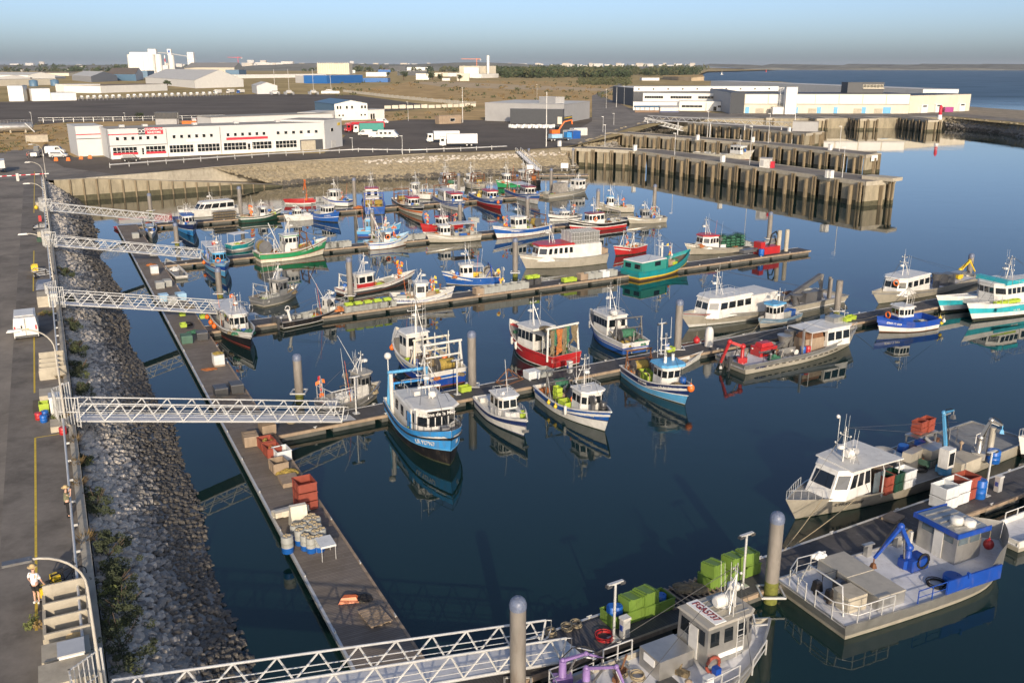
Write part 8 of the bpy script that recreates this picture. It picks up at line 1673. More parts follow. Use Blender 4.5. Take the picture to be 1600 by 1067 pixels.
# ---------------------------------------------------------------- things on the quay by the gangways
QH=HM
def qpt(px,py):return G(px,py,ZL+.01)
spec('weedleaf',(.12,.14,.045),rough=1,var=.4,scale=2)
def trough(px,py,label,n=3,L=2.0,W_=1.5):
 t=thing('concrete_bay',label,'concrete bin',qpt(px,py),QH,'concrete bins beside the gangways')
 mb=MB();D=n*1.25
 for i in range(n+1):mb.box(i*1.25,0,0,.1,L,1.0+.2*(i==n),'concrete')
 mb.box(D/2,-L/2,0,D,.13,1.0,'concrete');mb.box(D/2,L/2,0,D,.13,.75,'concrete');mb.box(D/2,0,0,D,L,.12,'concrete');mb.build('walls',t)
 for i in range(n):MB().box(.62+i*1.25,0,.12,1.05,L*.92,.06,'rockdark').build('floor',t)
 return t
def cabinet(px,py,label,sx=1.1,sy=.8,h=1.3):
 t=thing('service_cabinet',label,'cabinet',qpt(px,py),QH,'cabinets beside the gangways');MB().box(0,0,0,sx,sy,h,'wallwhite').build('body',t);MB().box(0,0,h,sx+.08,sy+.08,.07,'galv').build('lid',t);MB().box(-sx/2-.02,0,.15,.03,sy*.8,h*.75,'offwhite').build('door',t)
 return t
def slab(px,py,label,sx,sy,h,m='concrete'):return tag(MB().box(0,0,0,sx,sy,h,m).build('concrete_block',None,qpt(px,py),QH),label,'concrete block','concrete blocks beside the gangways')
trough(110,1015,'concrete bin with three bays closest to the camera, a straw basket inside',3,1.75);slab(108,1046,'big concrete block in front of the nearest three bay bin',1.3,1.75,1.0);cabinet(118,1058,'white cabinet beside the nearest gangway gate',1.,.9,1.35);slab(110,1090,'concrete block cut off by the lower edge of the photo',1.5,1.9,1.25)
put('straw_basket','straw_basket',lambda mb:(mb.lathe([(.3,0),(.42,.25),(.4,.45),(.25,.5),(.1,.62)],(0,0,0),'straw',14)),G(118,1000,ZL+.3),0,'round straw basket lying in the nearest concrete bin','basket')
trough(84,592,'concrete bin with three bays beside the fourth gangway',3,1.8);slab(80,632,'concrete block beside the fourth gangway, next to lime and blue buckets',1.8,1.3,1.0);cabinet(90,645,'white cabinet beside the fourth gangway gate');slab(95,668,'low worn concrete slab at the foot of the fourth gangway lamp',1.6,1.2,.4)
slab(74,475,'concrete block beside the third gangway, under a grey tarpaulin',2.6,1.7,1.1);cabinet(84,478,'white cabinet beside the third gangway gate');slab(70,372,'concrete block beside the second gangway',2.4,1.7,1.1);cabinet(74,383,'white cabinet beside the second gangway gate');slab(64,325,'concrete block beside the first gangway',2.2,1.5,1.1);cabinet(70,328,'white cabinet beside the first gangway gate')
tag(MB().box(0,0,0,3.4,1.7,.5,'tarp',0,.7).build('tarpaulin',None,Z3(qpt(72,462),ZL+1.05),QH),'grey tarpaulin draped over gear by the third gangway','tarpaulin')
for x,y,m,lab in((61,655,'red','red bucket on the quay by the fourth gangway'),(71,652,'drumblue','blue bucket on the quay by the fourth gangway'),(69,659,'drumblue','second blue bucket, nearer the camera, by the fourth gangway'),(99,678,'red','small red bucket at the foot of the quay rail by the fourth gangway')):barrel(qpt(x,y),lab,m,None,.24,.5,None,'bucket')
crate(qpt(70,643),QH,'lime green crate with gear beside the blue buckets','cratelime',(.8,.6,.7));crate(qpt(63,346),QH,'small red crate on the quay between the first two gangways','red',(.5,.4,.9));crate(qpt(62,378),QH,'dark green crate by the second gangway block','darkgreen',(.9,.6,.6));fender(qpt(57,327)+Vector((0,0,.3)),'yellow ball buoy lying on the quay by the first gangway','yellow',.3);crate(qpt(55,424),QH,'yellow crate on the boat trailer by the third gangway','yellow',(.9,.7,.8))
def trailer(px,py,label,hd=QH):
 t=thing('boat_trailer',label,'trailer',qpt(px,py),hd);mb=MB()
 for s in(-.75,.75):mb.tube((-2,s,.55),(1.4,s,.55),.05,'galv',5)
 for x in(-1.8,-.6,.8):mb.tube((x,-.75,.55),(x,.75,.55),.05,'galv',5)
 mb.tube((1.4,-.75,.55),(3,0,.5),.05,'galv',5);mb.tube((1.4,.75,.55),(3,0,.5),.05,'galv',5);mb.build('frame',t)
 for s in(-1,1):link('wheel',mesh_of('wheel:.34',wheel_mesh(.34)),t,(-.8,s*.95,.34))
 MB().tube((-1.8,0,.55),(-1.8,0,1.1),.08,'rubber',6).build('keel_roller',t)
trailer(66,432,'galvanised boat trailer with black wheels by the third gangway',HM+.25);trailer(66,358,'galvanised boat trailer by the second gangway',HM-.2)
def shrub(px,py,w,h,label,m='bush'):
 b=G(px,py,ZL-.7);rg=random.Random(int(px*3+py));t=thing('shrub',label,'shrub',b,0,'shrubs at the top of the riprap')
 mb=MB()
 for k in range(7):a=rg.uniform(0,6.3);mb.tube((0,0,0),(w*.35*math.cos(a),w*.35*math.sin(a),h*rg.uniform(.5,.9)),.02,'bark',4)
 mb.build('stem',t);mb=MB()
 for k in range(int(16*w)):u_=rg.uniform(-.8,.8)*w;y_=rg.gauss(0,.2)*w;c=(EM.x*u_+NM.x*y_,EM.y*u_+NM.y*y_,h*rg.uniform(.1,.6)*(1-.5*abs(u_)/w)-.35*y_);leafball(mb,c,rg.uniform(.16,.3),90,m if rg.random()<.93 else 'weedleaf',rg,.05,.8)
 mb.build('foliage',t)
for i,(x,y,w,h)in enumerate(((152,790,1.9,1.2),(170,868,2.4,1.3),(182,915,2.2,1.1),(190,955,2.8,1.4),(190,1010,2.6,1.4),(112,510,1.9,1.2),(119,548,2.2,1.4),(122,582,2.2,1.3),(129,612,1.6,1.),(103,428,2.0,1.1),(134,728,1.2,.8),(108,470,1.4,1.))):
 shrub(x,y,w,h,('dark shrub right of the woman at the rail','dark shrub beside the nearest lamp shadow','broad dark shrub beside the bicycle','tall dark shrub beside the nearest concrete bin','dark shrub by the nearest gate cage','dark shrub on the brow level with the white van','dark shrub below the white van','dark shrub above the fourth gangway','small shrub just above the fourth gangway','dark shrub just above the third gangway','small shrub below the fourth gangway','small shrub just below the third gangway')[i])
def tuft(px,py,label,m='drybush',s=1.,off=None):
 b=off if off is not None else G(px,py,ZL+.1);rg=random.Random(int(px+py));mb=MB()
 for k in range(70):a=rg.uniform(0,6.3);q=rg.uniform(0,.25)*s;l=rg.uniform(.25,.6)*s;p=Vector((q*math.cos(a),q*math.sin(a),0));tip=p+Vector((math.cos(a)*l*.6,math.sin(a)*l*.6,l*.6));n=Vector((-math.sin(a),math.cos(a),0))*.02*s;mb.add([p-n,p+n,tip],[(0,1,2)],m)
 if m=='bush':mb=MB();[leafball(mb,(rg.uniform(-.3,.3)*s,rg.uniform(-.3,.3)*s,.1),.2,40,'weedleaf' if k%3 else 'drybush',rg,.06,.8)for k in range(10)]
 tag(mb.build('grass_tuft',None,b),label,'plant','weeds along the quay edge')
for i,(x,y)in enumerate(((124,757),(133,845),(118,690),(126,1010),(95,590),(121,725))):tuft(x,y,('dry orange tuft by the rail above the woman','dry orange tuft on the coping beside the nearest lamp shadow','dry tuft on the coping just below the fourth gangway','dry tuft by the nearest gate cage','dry tuft on the coping above the fourth gangway','dry tuft on the coping between the fourth gangway and the woman')[i],'drybush',1.5)
for i,(x,y,m)in enumerate(((68,975,'bush'),(90,655,'bush'),(76,490,'bush'))):tuft(x,y,('green weeds at the left foot of the nearest concrete bin','green weeds between the blocks of the fourth gangway','green weeds at the foot of the tarpaulin block')[i],m,2.2)
# ---------------------------------------------------------------- people and bicycle
def person(label,px,py,hd,joints,radii,edges,parts,z=ZL+.01,h=1.7):
 t=thing('person',label,'person',G(px,py,z),hd)
 def skin(name,vs,rs,es,m,parent,sub=2):
  me=bpy.data.meshes.new(name);me.from_pydata([Vector(v)for v in vs],es,[]);me.materials.append(M(m));o=link(name,me,parent)
  o.modifiers.new('skin','SKIN').use_smooth_shade=True
  for i,r in enumerate(rs):me.skin_vertices[0].data[i].radius=r if isinstance(r,tuple)else(r,r)
  me.skin_vertices[0].data[0].use_root=True
  s=o.modifiers.new('sub','SUBSURF');s.levels=s.render_levels=sub
  return o
 b=skin('body',joints,radii,edges,'skin',t)
 for nm,vs,rs,es,m in parts:skin(nm,vs,rs,es,m,b if nm!='hat' else b)
 return t
def human(label,px,py,hd,arms,top='shirt',legs='blackcloth',long_legs=True,hat=True,scale=1.):
 """x forwards; arms: for each side shoulder > elbow > wrist points"""
 J=[(0,0,.95),(0,0,1.12),(0,0,1.32),(0,0,1.43),(.01,0,1.5),(.03,0,1.58),(.03,0,1.68),(0,.09,.88),(.02,.10,.48),(-.02,.10,.09),(.12,.12,.04),(0,-.09,.88),(.02,-.10,.48),(-.02,-.10,.09),(.12,-.12,.04)]
 R=[(.15,.11),(.135,.1),(.16,.11),(.08,.07),.052,(.075,.085),(.07,.08),.085,.06,.042,.035,.085,.06,.042,.035]
 E=[(0,1),(1,2),(2,3),(3,4),(4,5),(5,6),(0,7),(7,8),(8,9),(9,10),(0,11),(11,12),(12,13),(13,14)]
 A=[]
 for s,(el,wr)in zip((1,-1),arms):
  i=len(J);J+=[(0,.18*s,1.38),el,wr];R+=[.055,.04,.028];E+=[(2,i),(i,i+1),(i+1,i+2)];w,e=Vector(wr),Vector(el);d=(w-e).normalized();sd=d.cross(Vector((1,0,.2))).normalized()
  k=len(J);J.append(tuple(w+d*.07));R.append((.035,.02));E.append((i+2,k))
  for f in range(5):
   o_=sd*(-.03+.015*f if f<4 else.045);tip=w+d*(.15-abs(f-1.5)*.012 if f<4 else.1)+o_*(1 if f<4 else 1.2)+Vector((.02,0,0));q=len(J);J+=[tuple(w+d*.105+o_),tuple(tip)];R+=[.009,.007];E+=[(k if f<4 else i+2,q),(q,q+1)]
  A.append((i,el,wr))
 sc=lambda v:tuple(x*scale for x in v)
 parts=[('shirt',[(0,0,.86),(0,0,1.1),(0,0,1.33),(0,0,1.42)]+[q for s,(el,wr)in zip((1,-1),arms)for q in((0,.18*s,1.385),tuple(Vector((0,.18*s,1.385)).lerp(Vector(el),.85)))],[(.185,.14),(.165,.13),(.185,.135),(.07,.07),.075,.065,.075,.065],[(0,1),(1,2),(2,3),(2,4),(4,5),(2,6),(6,7)],top)]
 e1=.14 if long_legs else.5
 parts.append(('trousers',[(0,0,.95),(0,.095,.85),(.02,.10,.5),(-.015,.105,e1),(0,-.095,.85),(.02,-.10,.5),(-.015,-.105,e1)],[(.165,.125),.1,.082,.07,.1,.082,.07],[(0,1),(1,2),(2,3),(0,4),(4,5),(5,6)],legs))
 t=person(label,px,py,hd,J,R,E,parts)
 body=[c for c in COL.objects if c.parent==t][0];mb=MB()
 mb.ball((.02,0,1.69),.098,'hair',10,6,1.05);mb.build('hair',body)
 mb=MB();[mb.ball((.118,s*.035,1.665),.012,'signwhite',6,4)for s in(-1,1)];mb.build('eye',body);mb=MB();mb.box(.125,0,1.62,.03,.025,.045,'skin',0,.6);mb.build('nose',body);MB().box(.117,0,1.583,.01,.045,.01,'darkred').build('mouth',body)
 for s in(-1,1):MB().ball((.02,s*.088,1.64),.025,'skin',6,4,1.5).build('ear',body)
 if hat:mb=MB();mb.lathe([(.21,1.735),(.2,1.75),(.112,1.745),(.105,1.82),(.06,1.85),(.01,1.855)],(.02,0,0),'straw',16);mb.lathe([(.108,1.748),(.107,1.775)],(.02,0,0),'hair',16);mb.build('hat',body)
 for s in(-1,1):mb=MB();mb.box(.04,s*.105,0,.27,.1,.08,'offwhite' if not long_legs else 'blackcloth',0,.85);mb.build('shoe',body)
 t.scale=(scale,)*3
 return t
wm=human('woman in khaki top and black trousers holding up a camera at the quay rail',108,807,rad(35),(((.16,.26,1.25),(.26,.06,1.58)),((.16,-.26,1.25),(.26,-.05,1.58))),'khaki','blackcloth',True)
cm=tag(MB().box(0,0,0,.07,.14,.1,'blackcloth').lathe([(.035,.03),(.035,.1)],(0,0,.05),'darkgrey',10,'x').build('camera',None,wm.matrix_basis@Vector((.27,0,1.6)),rad(35)),'small black camera held at the eyes by the woman at the rail','camera')
human('man in a loose white shirt, dark shorts and straw hat on the quay road',59,941,rad(80),(((.03,.3,1.12),(.14,.3,.9)),((.03,-.3,1.12),(.14,-.3,.9))),'shirt','blackcloth',False,True,1.05)
for i,(x,y,c,hd)in enumerate(((43,249,'red',40),(46,247,'navy',200))):human(('person in red at the far end of the quay road','person in navy at the far end of the quay road')[i],x,y,rad(hd),(((.05,.28,1.12),(.12,.26,.9)),((.05,-.28,1.12),(.12,-.26,.9))),c,'blackcloth',True,False)
def bicycle(label,px,py,hd):
 t=thing('bicycle',label,'bicycle',G(px,py,ZL+.02),hd);r=.34
 for x in(-.52,.52):
  mb=MB();mb.ring((0,0,0),r,.022,'rubber','y',22,6);w=mb.build('wheel',t,(x,0,r));mb=MB();[mb.tube((0,0,0),(r*math.cos(a),0,r*math.sin(a)),.004,'galv',3)for a in[k*math.pi/7 for k in range(14)]];mb.build('spokes',w)
 mb=MB()
 for a,b in(((-.52,0,r),(-.15,0,.3)),((-.15,0,.3),(-.25,0,.82)),((-.15,0,.3),(.36,0,.75)),((-.24,0,.76),(.36,0,.85)),((-.52,0,r),(-.24,0,.76)),((.52,0,r),(.34,0,.95))):mb.tube(a,b,.022,'blackcloth',6)
 mb.build('frame',t);MB().box(-.27,0,.88,.26,.15,.06,'blackcloth',0,.8).build('saddle',t);MB().path([(.3,-.3,1.0),(.36,-.2,1.02),(.34,0,.98),(.36,.2,1.02),(.3,.3,1.0)],.016,'blackcloth',5).build('handlebar',t);MB().tube((-.15,-.12,.3),(-.15,.12,.3),.02,'galv').build('crank',t);MB().box(-.55,0,.72,.4,.14,.03,'blackcloth').build('rack',t)
 for s in(-1,1):MB().box(-.56,s*.17,.32,.34,.16,.42,'yellow',0,.92).build('pannier',t)
bicycle('black bicycle with yellow panniers leaning by the nearest concrete bin',90,932,rad(40));bicycle('dark bicycle without panniers, standing against the rail behind the yellow panniers',108,912,rad(48))
tag(MB().box(0,0,0,.5,.35,.3,'blackcloth',0,.7).build('rucksack',None,qpt(70,948),.4),'black rucksack on the ground by the man in the white shirt','bag')
# ---------------------------------------------------------------- gear on the main pontoon and on the fingers
def mp(px,py,z=.63):return Z3(G(px,py,.63),z)
for i,(x,y,m,f,lab)in enumerate(((417,700,'cratered','netyellow','rust red bin heaped with nets, first in the row on the main pontoon'),(426,711,'cratered','netorange','rust red bin heaped with orange net, second in the row on the main pontoon'),(441,716,'cratewhite',None,'open white bin beside the rust red bins on the main pontoon'),(436,735,'woodbuff',None,'open wooden bin on the main pontoon below the white bin'))):
 crate(mp(x,y),HM+.1,lab,m,(1.25,1.05,.8),f,None,'bulk_bin','bin')
netpile(mp(449,740),0,'yellow and black net heap beside the open wooden bin','netyellow',(1.2,.9,.7),1);tag(MB().box(0,0,0,1.6,1.2,.3,'woodbuff').build('pallet',None,mp(452,753),HM),'wooden pallet under coils beside the yellow net heap','pallet')
for k in range(3):crate(mp(478,791,.63+.64*k),HM+.05,('lowest','middle','topmost')[k]+' of the three stacked rust red bins on the main pontoon','cratered',(1.45,1.2,.62),None,'stacked rust red bins','bulk_bin','bin')
for i,(x,y)in enumerate(((452,800),(456,806),(463,801))):tag(MB().box(0,0,0,2.2-.4*(i==2),.4,.34,'cream').build('plank_stack',None,mp(x,y,.63+.2*(i==1)),HF+.05),('cream beam lying on the main pontoon by the stacked red bins, the rear one','cream beam lying on the main pontoon, resting higher than the others','short cream beam nearest the stacked red bins')[i],'beam')
tag(MB().prism([(-.6,-.5),(.6,-.5),(.6,.5),(-.6,.5)],0,1.5,'cream',None,[(-.25,-.5),(.1,-.5),(.1,.5),(-.25,.5)]).build('sloped_board',None,mp(467,822),HM),'cream sloped board standing before the blue drums','board')
for i,(x,y)in enumerate(((462,842),(469,850),(474,840),(482,832),(483,846),(490,838),(497,842),(478,858),(487,862),(494,852),(503,848),(500,860),(488,826),(495,830))):barrel(mp(x,y),'blue drum with a pale top full of rope in the cluster on the main pontoon','drumblue','crategrey',.3,.95,'blue and white drums on the main pontoon')
barrel(mp(450,862),'lone blue and white drum at the water side edge of the main pontoon','drumblue','crategrey',.36,1.05)
tb=thing('sorting_table','metal sorting table with a white tray at the end of the blue drums','table',mp(510,868),HM);MB().box(0,0,.85,1.3,.9,.12,'cratewhite').build('tray',tb);[MB().tube((sx*.6,sy*.4,0),(sx*.6,sy*.4,.86),.025,'galv',4).build('leg',tb)for sx in(-1,1)for sy in(-1,1)]
tag(MB().prism([(-.6,-.25),(.5,-.35),(.65,.1),(-.3,.35)],0,.28,'orange',None,[(-.4,-.12),(.35,-.2),(.4,.05),(-.2,.2)]).build('float_bag',None,mp(545,938),.3),'orange float lying on the main pontoon','float');netpile(mp(562,935),0,'black bundle beside the orange float','blackcloth',(1.,.7,.35),2,None,'bundle','bundle')
pal=thing('slat_pallet','grey slatted pallet lying near the nearest end of the main pontoon','pallet',mp(586,965),HM+.1);mb=MB();[mb.box(-.75+i*.25,0,.1,.2,1.2,.05,'woodbuff')for i in range(7)];[mb.box(0,y,0,1.6,.1,.1,'woodbuff')for y in(-.5,0,.5)];mb.build('slats',pal)
def ibc(loc,rz,label):
 t=thing('liquid_tank',label,'tank',loc,rz);MB().box(0,0,.14,1.1,.95,.95,'cratewhite').build('bottle',t);mb=MB()
 for z in(.2,.5,.8,1.1):[mb.tube((-.58,s*.5,z),(.58,s*.5,z),.015,'galv',4)for s in(-1,1)];[mb.tube((s*.58,-.5,z),(s*.58,.5,z),.015,'galv',4)for s in(-1,1)]
 for k in range(6):[mb.tube((-.58+k*.232,s*.5,.1),(-.58+k*.232,s*.5,1.12),.012,'galv',4)for s in(-1,1)];[mb.tube((s*.58,-.5+k*.2,.1),(s*.58,-.5+k*.2,1.12),.012,'galv',4)for s in(-1,1)]
 mb.build('cage',t);MB().box(0,0,0,1.2,1.,.13,'woodbuff').build('pallet',t);return t
tk_=ibc(mp(342,570),HM,'caged white liquid tank with a yellow net on top, on the main pontoon');netpile(mp(342,570,.63+1.12),0,'yellow net heaped on the caged white tank','netyellow',(.8,.7,.35),3);netpile(mp(327,577),0,'brown weed heap beside the caged tank on the main pontoon','netorange',(1.1,.7,.25),1)
ibc(mp(242,428),HM,'caged white liquid tank at the far part of the main pontoon, below the second gangway')
for i,(x,y,m,lab)in enumerate(((292,535,'deckgreen','dark green tub with a lime lid crate, beside the black and white boat'),(316,530,'darkgrey','dark grey tub beside the stern of the black and white boat'),(345,618,'darkgrey','dark crate stack left of the fourth gangway lamp bracket on the main pontoon'),(370,612,'darkgrey','dark crate stack at the basin edge behind the fourth gangway'),(392,694,'woodbuff','wooden bin below the fourth gangway on the main pontoon'),(418,676,'woodbuff','second wooden bin below the fourth gangway, at the basin edge'),(240,400,'crategrey','grey tub on the main pontoon under the second gangway'),(262,447,'crategrey','grey tub in the row below the pale inflatable'),(250,450,'crategrey','grey tub left in the row below the pale inflatable'),(212,372,'crategrey','grey tub near the far end of the main pontoon'),(222,368,'darkgrey','dark tub near the far end of the main pontoon'),(256,470,'lightblue','pale blue tub above the third gangway'),(270,474,'crategrey','grey tub above the third gangway, right one'),(283,468,'lightblue','second pale blue tub above the third gangway'))):
 lidded(mp(x,y),HM+rnd.uniform(-.1,.1),lab,m,(1.3,1.05,.85))
for i,(x,y,lab)in enumerate(((288,523,'lime green crate on the dark green tub beside the black and white boat'),(285,493,'lime green crate on the main pontoon just below the third gangway'),(317,497,'lime green crate on the pontoon between the third gangway and the black and white boat'))):crate(mp(x,y,1.5 if i==0 else.63),HM,lab,'cratelime',(.9,.6,.4))
for i,(x,y)in enumerate(((300,480),(304,520),(236,415))):netpile(mp(x,y),0,('net heap under the third gangway','net and rope heap beside the dark grey tub','orange net heap under the second gangway')[i],('net','netgreen','netorange')[i],(1.2,1.,.6),i)
coil(mp(292,508),'black hose coil on the main pontoon below the third gangway','rubber',.6);coil(mp(455,660),'rope coil beside the foot of the fourth gangway','rope',.35)
def gtub(px,off,label,s=(1.2,1.05,.7),dz=0.,rz=0.,up=False):
 o=crate(fpt(5,px,off,.63+dz),HF+rz,label,'crategreen',s,None,'green tubs on the nearest pontoon','bulk_bin','bin')
 if up:o.rotation_euler=(math.pi-.08,.06,HF+rz);o.location.z+=s[2]
 return o
gtub(1005,1.75,'long green tub holding blue drums, left end of the green group',(2.0,1.15,.72));gtub(1053,1.7,'long green tub at the right of the drum tub',(1.95,1.15,.72));gtub(1018,1.75,'upturned green tub resting on the left long tub',(1.0,.9,.85),.42,.05,True);gtub(1041,1.75,'upturned green tub resting on the right long tub',(1.0,.95,.9),.45,.12,True)
for i,px in enumerate((988,994)):barrel(fpt(5,px,1.75-.12*i,.72),('blue drum standing in the left end of the long green tub','second blue drum standing in the long green tub')[i],'drumblue',None,.29,.95)
barrel(fpt(5,1066,1.75,.72),'blue drum in the right long green tub','drumblue',None,.28,.6)
for i,px in enumerate((1152,1184,1206)):
 gtub(px,2.0,('lower green tub left of the weedy pile','lower green tub behind the weedy pile','lower green tub right of the weedy pile')[i]);gtub(px,2.0,('upturned green tub on top of the left one by the weedy pile','upturned green tub on top of the middle one by the weedy pile','upturned green tub on top of the right one by the weedy pile')[i],(1.0,.9,.75),.66,.18-.12*i,True)
rk=thing('wooden_rack','wooden slat rack with brown netting between the green tubs','rack',fpt(5,1112,1.9),HF);mb=MB();[mb.box(-1.6+i*.36,0,.1,.09,1.9,.06,'woodbuff')for i in range(10)];[mb.box(0,y,0,3.4,.1,.1,'woodbuff')for y in(-.8,.8)];mb.build('slats',rk);netpile(fpt(5,1116,2.0,.8),0,'brown netting heaped on the wooden rack','net',(1.5,1.,.5),2)
def service(px,off,label,k=5,lamp=True):
 p=fpt(k,px,off);t=thing('service_post',label,'lamp post',p,HF,'service posts on the pontoons');MB().tube((0,0,0),(0,0,3.1),.07,'galv',8).build('post',t);MB().box(0,0,3.1,.9,.16,.1,'galv').build('arm',t);[MB().box(s*.4,0,3.0,.28,.22,.14,'darkgrey').build('lamp_head',t)for s in(-1,1)];MB().box(0,0,0,.5,.5,.04,'galv').build('base_plate',t)
def pedestal(px,off,label,k=5):p=fpt(k,px,off);t=thing('power_pedestal',label,'pedestal',p,HF,'power pedestals on the pontoons');MB().box(0,0,0,.42,.34,1.0,'galv').build('body',t);MB().box(0,0,1.0,.48,.4,.12,'offwhite').build('cap',t);MB().box(-.22,0,.4,.03,.2,.3,'royal').build('socket',t)
service(970,.6,'twin headed lamp post left of the green tubs');pedestal(985,.5,'power pedestal left of the green tubs');service(1181,1.0,'twin headed lamp post between the green tub stacks');coil(fpt(5,961,.9),'red hose coil at the foot of the twin headed lamp post','red',.45);service(1566,1.2,'lamp post behind the rust red tubs at the right edge');pedestal(1585,1.2,'power pedestal near the right edge')
service(568,1.6,'lamp post behind the bright blue trawler',4);service(727,1.5,'slim lamp post left of the tall pile by the white cruiser',4);service(1052,1.9,'lamp post beside the pile by the skiff',4);pedestal(905,1.6,'power pedestal behind the blue and white boat',4)
for i,(px,off,m,dz,lab)in enumerate(((1508,1.6,'cratewhite',0,'lower white bin in front of the rust red tub'),(1508,1.6,'cratewhite',.8,'upper white bin in front of the rust red tub'),(1528,1.7,'cratewhite',0,'second lower white bin, right of the first'),(1528,1.7,'cratewhite',.8,'second upper white bin, right of the first'),(1545,1.8,'cratered',0,'lower rust red bin behind the white bins'),(1545,1.8,'cratered',.8,'upper rust red bin behind the white bins'),(1568,2.3,'cratered',0,'open rust red bin at the far edge by the blue drum'))):crate(fpt(5,px,off,.63+dz),HF,lab,m,(1.35,1.15,.78),None,None,'bulk_bin','bin')
barrel(fpt(5,1556,1.2),'blue drum standing right of the rust red bins','drumblue',None,.38,1.3)
for i,(px,off)in enumerate(((905,2.55),(930,2.5),(945,2.5))):coil(fpt(5,px,off),'pale rope coil at the far edge of the nearest pontoon','rope',.28,'rope coils at the far edge of the nearest pontoon')
tag(MB().box(0,0,0,2.6,.06,.02,'signwhite').box(-1.3,.5,0,.06,1.,.02,'signwhite').build('deck_marking',None,fpt(5,912,1.2,.632),HF-.9),'white painted line on the deck of the nearest pontoon','marking')
crate(fpt(4,742,1.9),HF,'lime green crate at the foot of the tall pile by the white cruiser','cratelime',(1.,.7,.5));netpile(fpt(4,700,1.7),0,'yellow rope heap left of the slim lamp post','netyellow',(1.7,1.2,.45),2);netpile(fpt(4,690,2.1),0,'dark net heap behind the bright blue trawler','net',(1.2,1.,.5),1)
fr_=thing('dredge_frame','rusty triangular dredge frame lying on the fourth pontoon','dredge',fpt(4,815,2.1),HF+.3);mb=MB();[mb.tube(a,b,.05,'rust',5)for a,b in(((-1.2,-.6,.1),(1.2,-.6,.1)),((-1.2,.6,.1),(1.2,.6,.1)),((-1.2,-.6,.1),(-.2,0,1.3)),((-1.2,.6,.1),(-.2,0,1.3)),((1.2,-.6,.1),(-.2,0,1.3)),((1.2,.6,.1),(-.2,0,1.3)),((-1.2,-.6,.1),(-1.2,.6,.1)),((1.2,-.6,.1),(1.2,.6,.1)))];mb.build('frame',fr_)
lidded(fpt(4,848,1.9),HF,'pale tub behind the blue and white boat on the fourth pontoon','cratewhite');crate(fpt(4,868,2.),HF,'open grey bin beside the pale tub on the fourth pontoon','crategrey');crate(fpt(4,1068,2.1),HF,'lime green crate beside the pile behind the skiff','cratelime',(.9,.6,.45));barrel(fpt(4,1066,2.4),'small blue drum beside the pile behind the skiff','drumblue',None,.25,.7)
tag(MB().lathe([(.45,0),(.45,1.4),(.36,1.8),(.2,2.)],(0,0,0),'offwhite',10).build('ladder_post',None,fpt(4,1124,1.6),0),'pale rounded safety post with a lifebuoy on the fourth pontoon','post');fender(fpt(4,1112,2.3,1.2),'red ball buoy hanging beside the pale safety post','red',.35)
for i,(px,off)in enumerate(((1332,1.8),(1345,1.4))):crate(fpt(4,px,off),HF,'lime green crate on the fourth pontoon left of the compact royal blue boat','cratelime',(1.,.7,.45),None,'lime crates beside the royal blue boat')
for i in range(7):crate(fpt(3,752+i*11.5,.65),HF,'bulk bin in the row along the middle pontoon beside the blue canopied boat','crategrey' if i else 'woodbuff',(1.25,1.05,.85),None,'grey bins in a row on the middle pontoon','bulk_bin','bin')
for i in range(9):crate(fpt(3,548+i*8.2,.65),HF,'grey bulk bin in the row beside the red and white house cabin boat','crategrey',(1.15,1.,.7),None,'grey bins beside the red and white boat','bulk_bin','bin')
for i in range(5):crate(fpt(3,549+i*15,.75,1.35),HF,'lime green crate lying on the bins beside the red and white house cabin boat','cratelime',(.9,.6,.3),None,'lime crates on the grey bins')
for i,(px,m)in enumerate(((890,'cratelime'),(900,'cratelime'),(916,'woodbuff'),(927,'crategrey'),(938,'crategrey'),(950,'cratewhite'),(962,'crategrey'))):crate(fpt(3,px,.9),HF,{'cratelime':'lime green crate left of the row beside the teal trawler','woodbuff':'buff wooden bin in the row beside the teal trawler','crategrey':'grey bin in the row beside the teal trawler','cratewhite':'white bin in the row beside the teal trawler'}[m],m,(1.0,.8,.5)if 'lime' in m else(1.2,1.,.85),None,f'{m[5:]} bins beside the teal trawler','bulk_bin','bin')
for i,px in enumerate((838,848)):crate(fpt(3,px,1.8),HF,'dark bin topped with lime crates beside the tall pile of the middle pontoon','darkgrey',(1.2,1.,.85),None,'dark bins beside the tall pile','bulk_bin','bin');crate(fpt(3,px,1.8,1.48),HF,'lime crate on a dark bin beside the tall pile of the middle pontoon','cratelime',(.9,.7,.4),None,'lime crates on the dark bins')
flags(fpt(3,797,2.0),'flag buoys standing beside the tall pile of the middle pontoon',7,12,2.6)
for i in range(6):crate(fpt(2,514+i*6.2,1.0),HF,'grey bulk bin in the row right of the green and white trawler','crategrey',(1.3,1.1,.9),None,'grey bins right of the green trawler','bulk_bin','bin')
for i in range(5):crate(fpt(2,641+i*5.5,1.3),HF,'grey bulk bin left of the grey canopied boat','crategrey',(1.2,1.1,.85),None,'grey bins left of the grey canopied boat','bulk_bin','bin')
for i in range(3):crate(fpt(2,741+i*4,2.0,.63+.86*i),HF,'pale bulk bin stacked at the stern of the grey canopied boat','crategrey',(1.6,1.1,.85),None,'pale bins stacked behind the grey canopied boat','bulk_bin','bin')
for i in range(8):pots(fpt(1,340+i*4.2,1.6),HF,'dark mesh cage stack on the farthest finger pontoon beside the passenger launch','darkgrey',(1,1,4),'mesh cage stacks beside the passenger launch',(.9,1.3,.5))
for px,lab in((565,'net heap beside the royal blue trawler'),(650,'net heap beside the black and orange trawler'),(730,'net heap between the trawlers by the bank')):netpile(fpt(1,px,1.6),0,lab,'netorange',(1.6,1.3,1.),1)
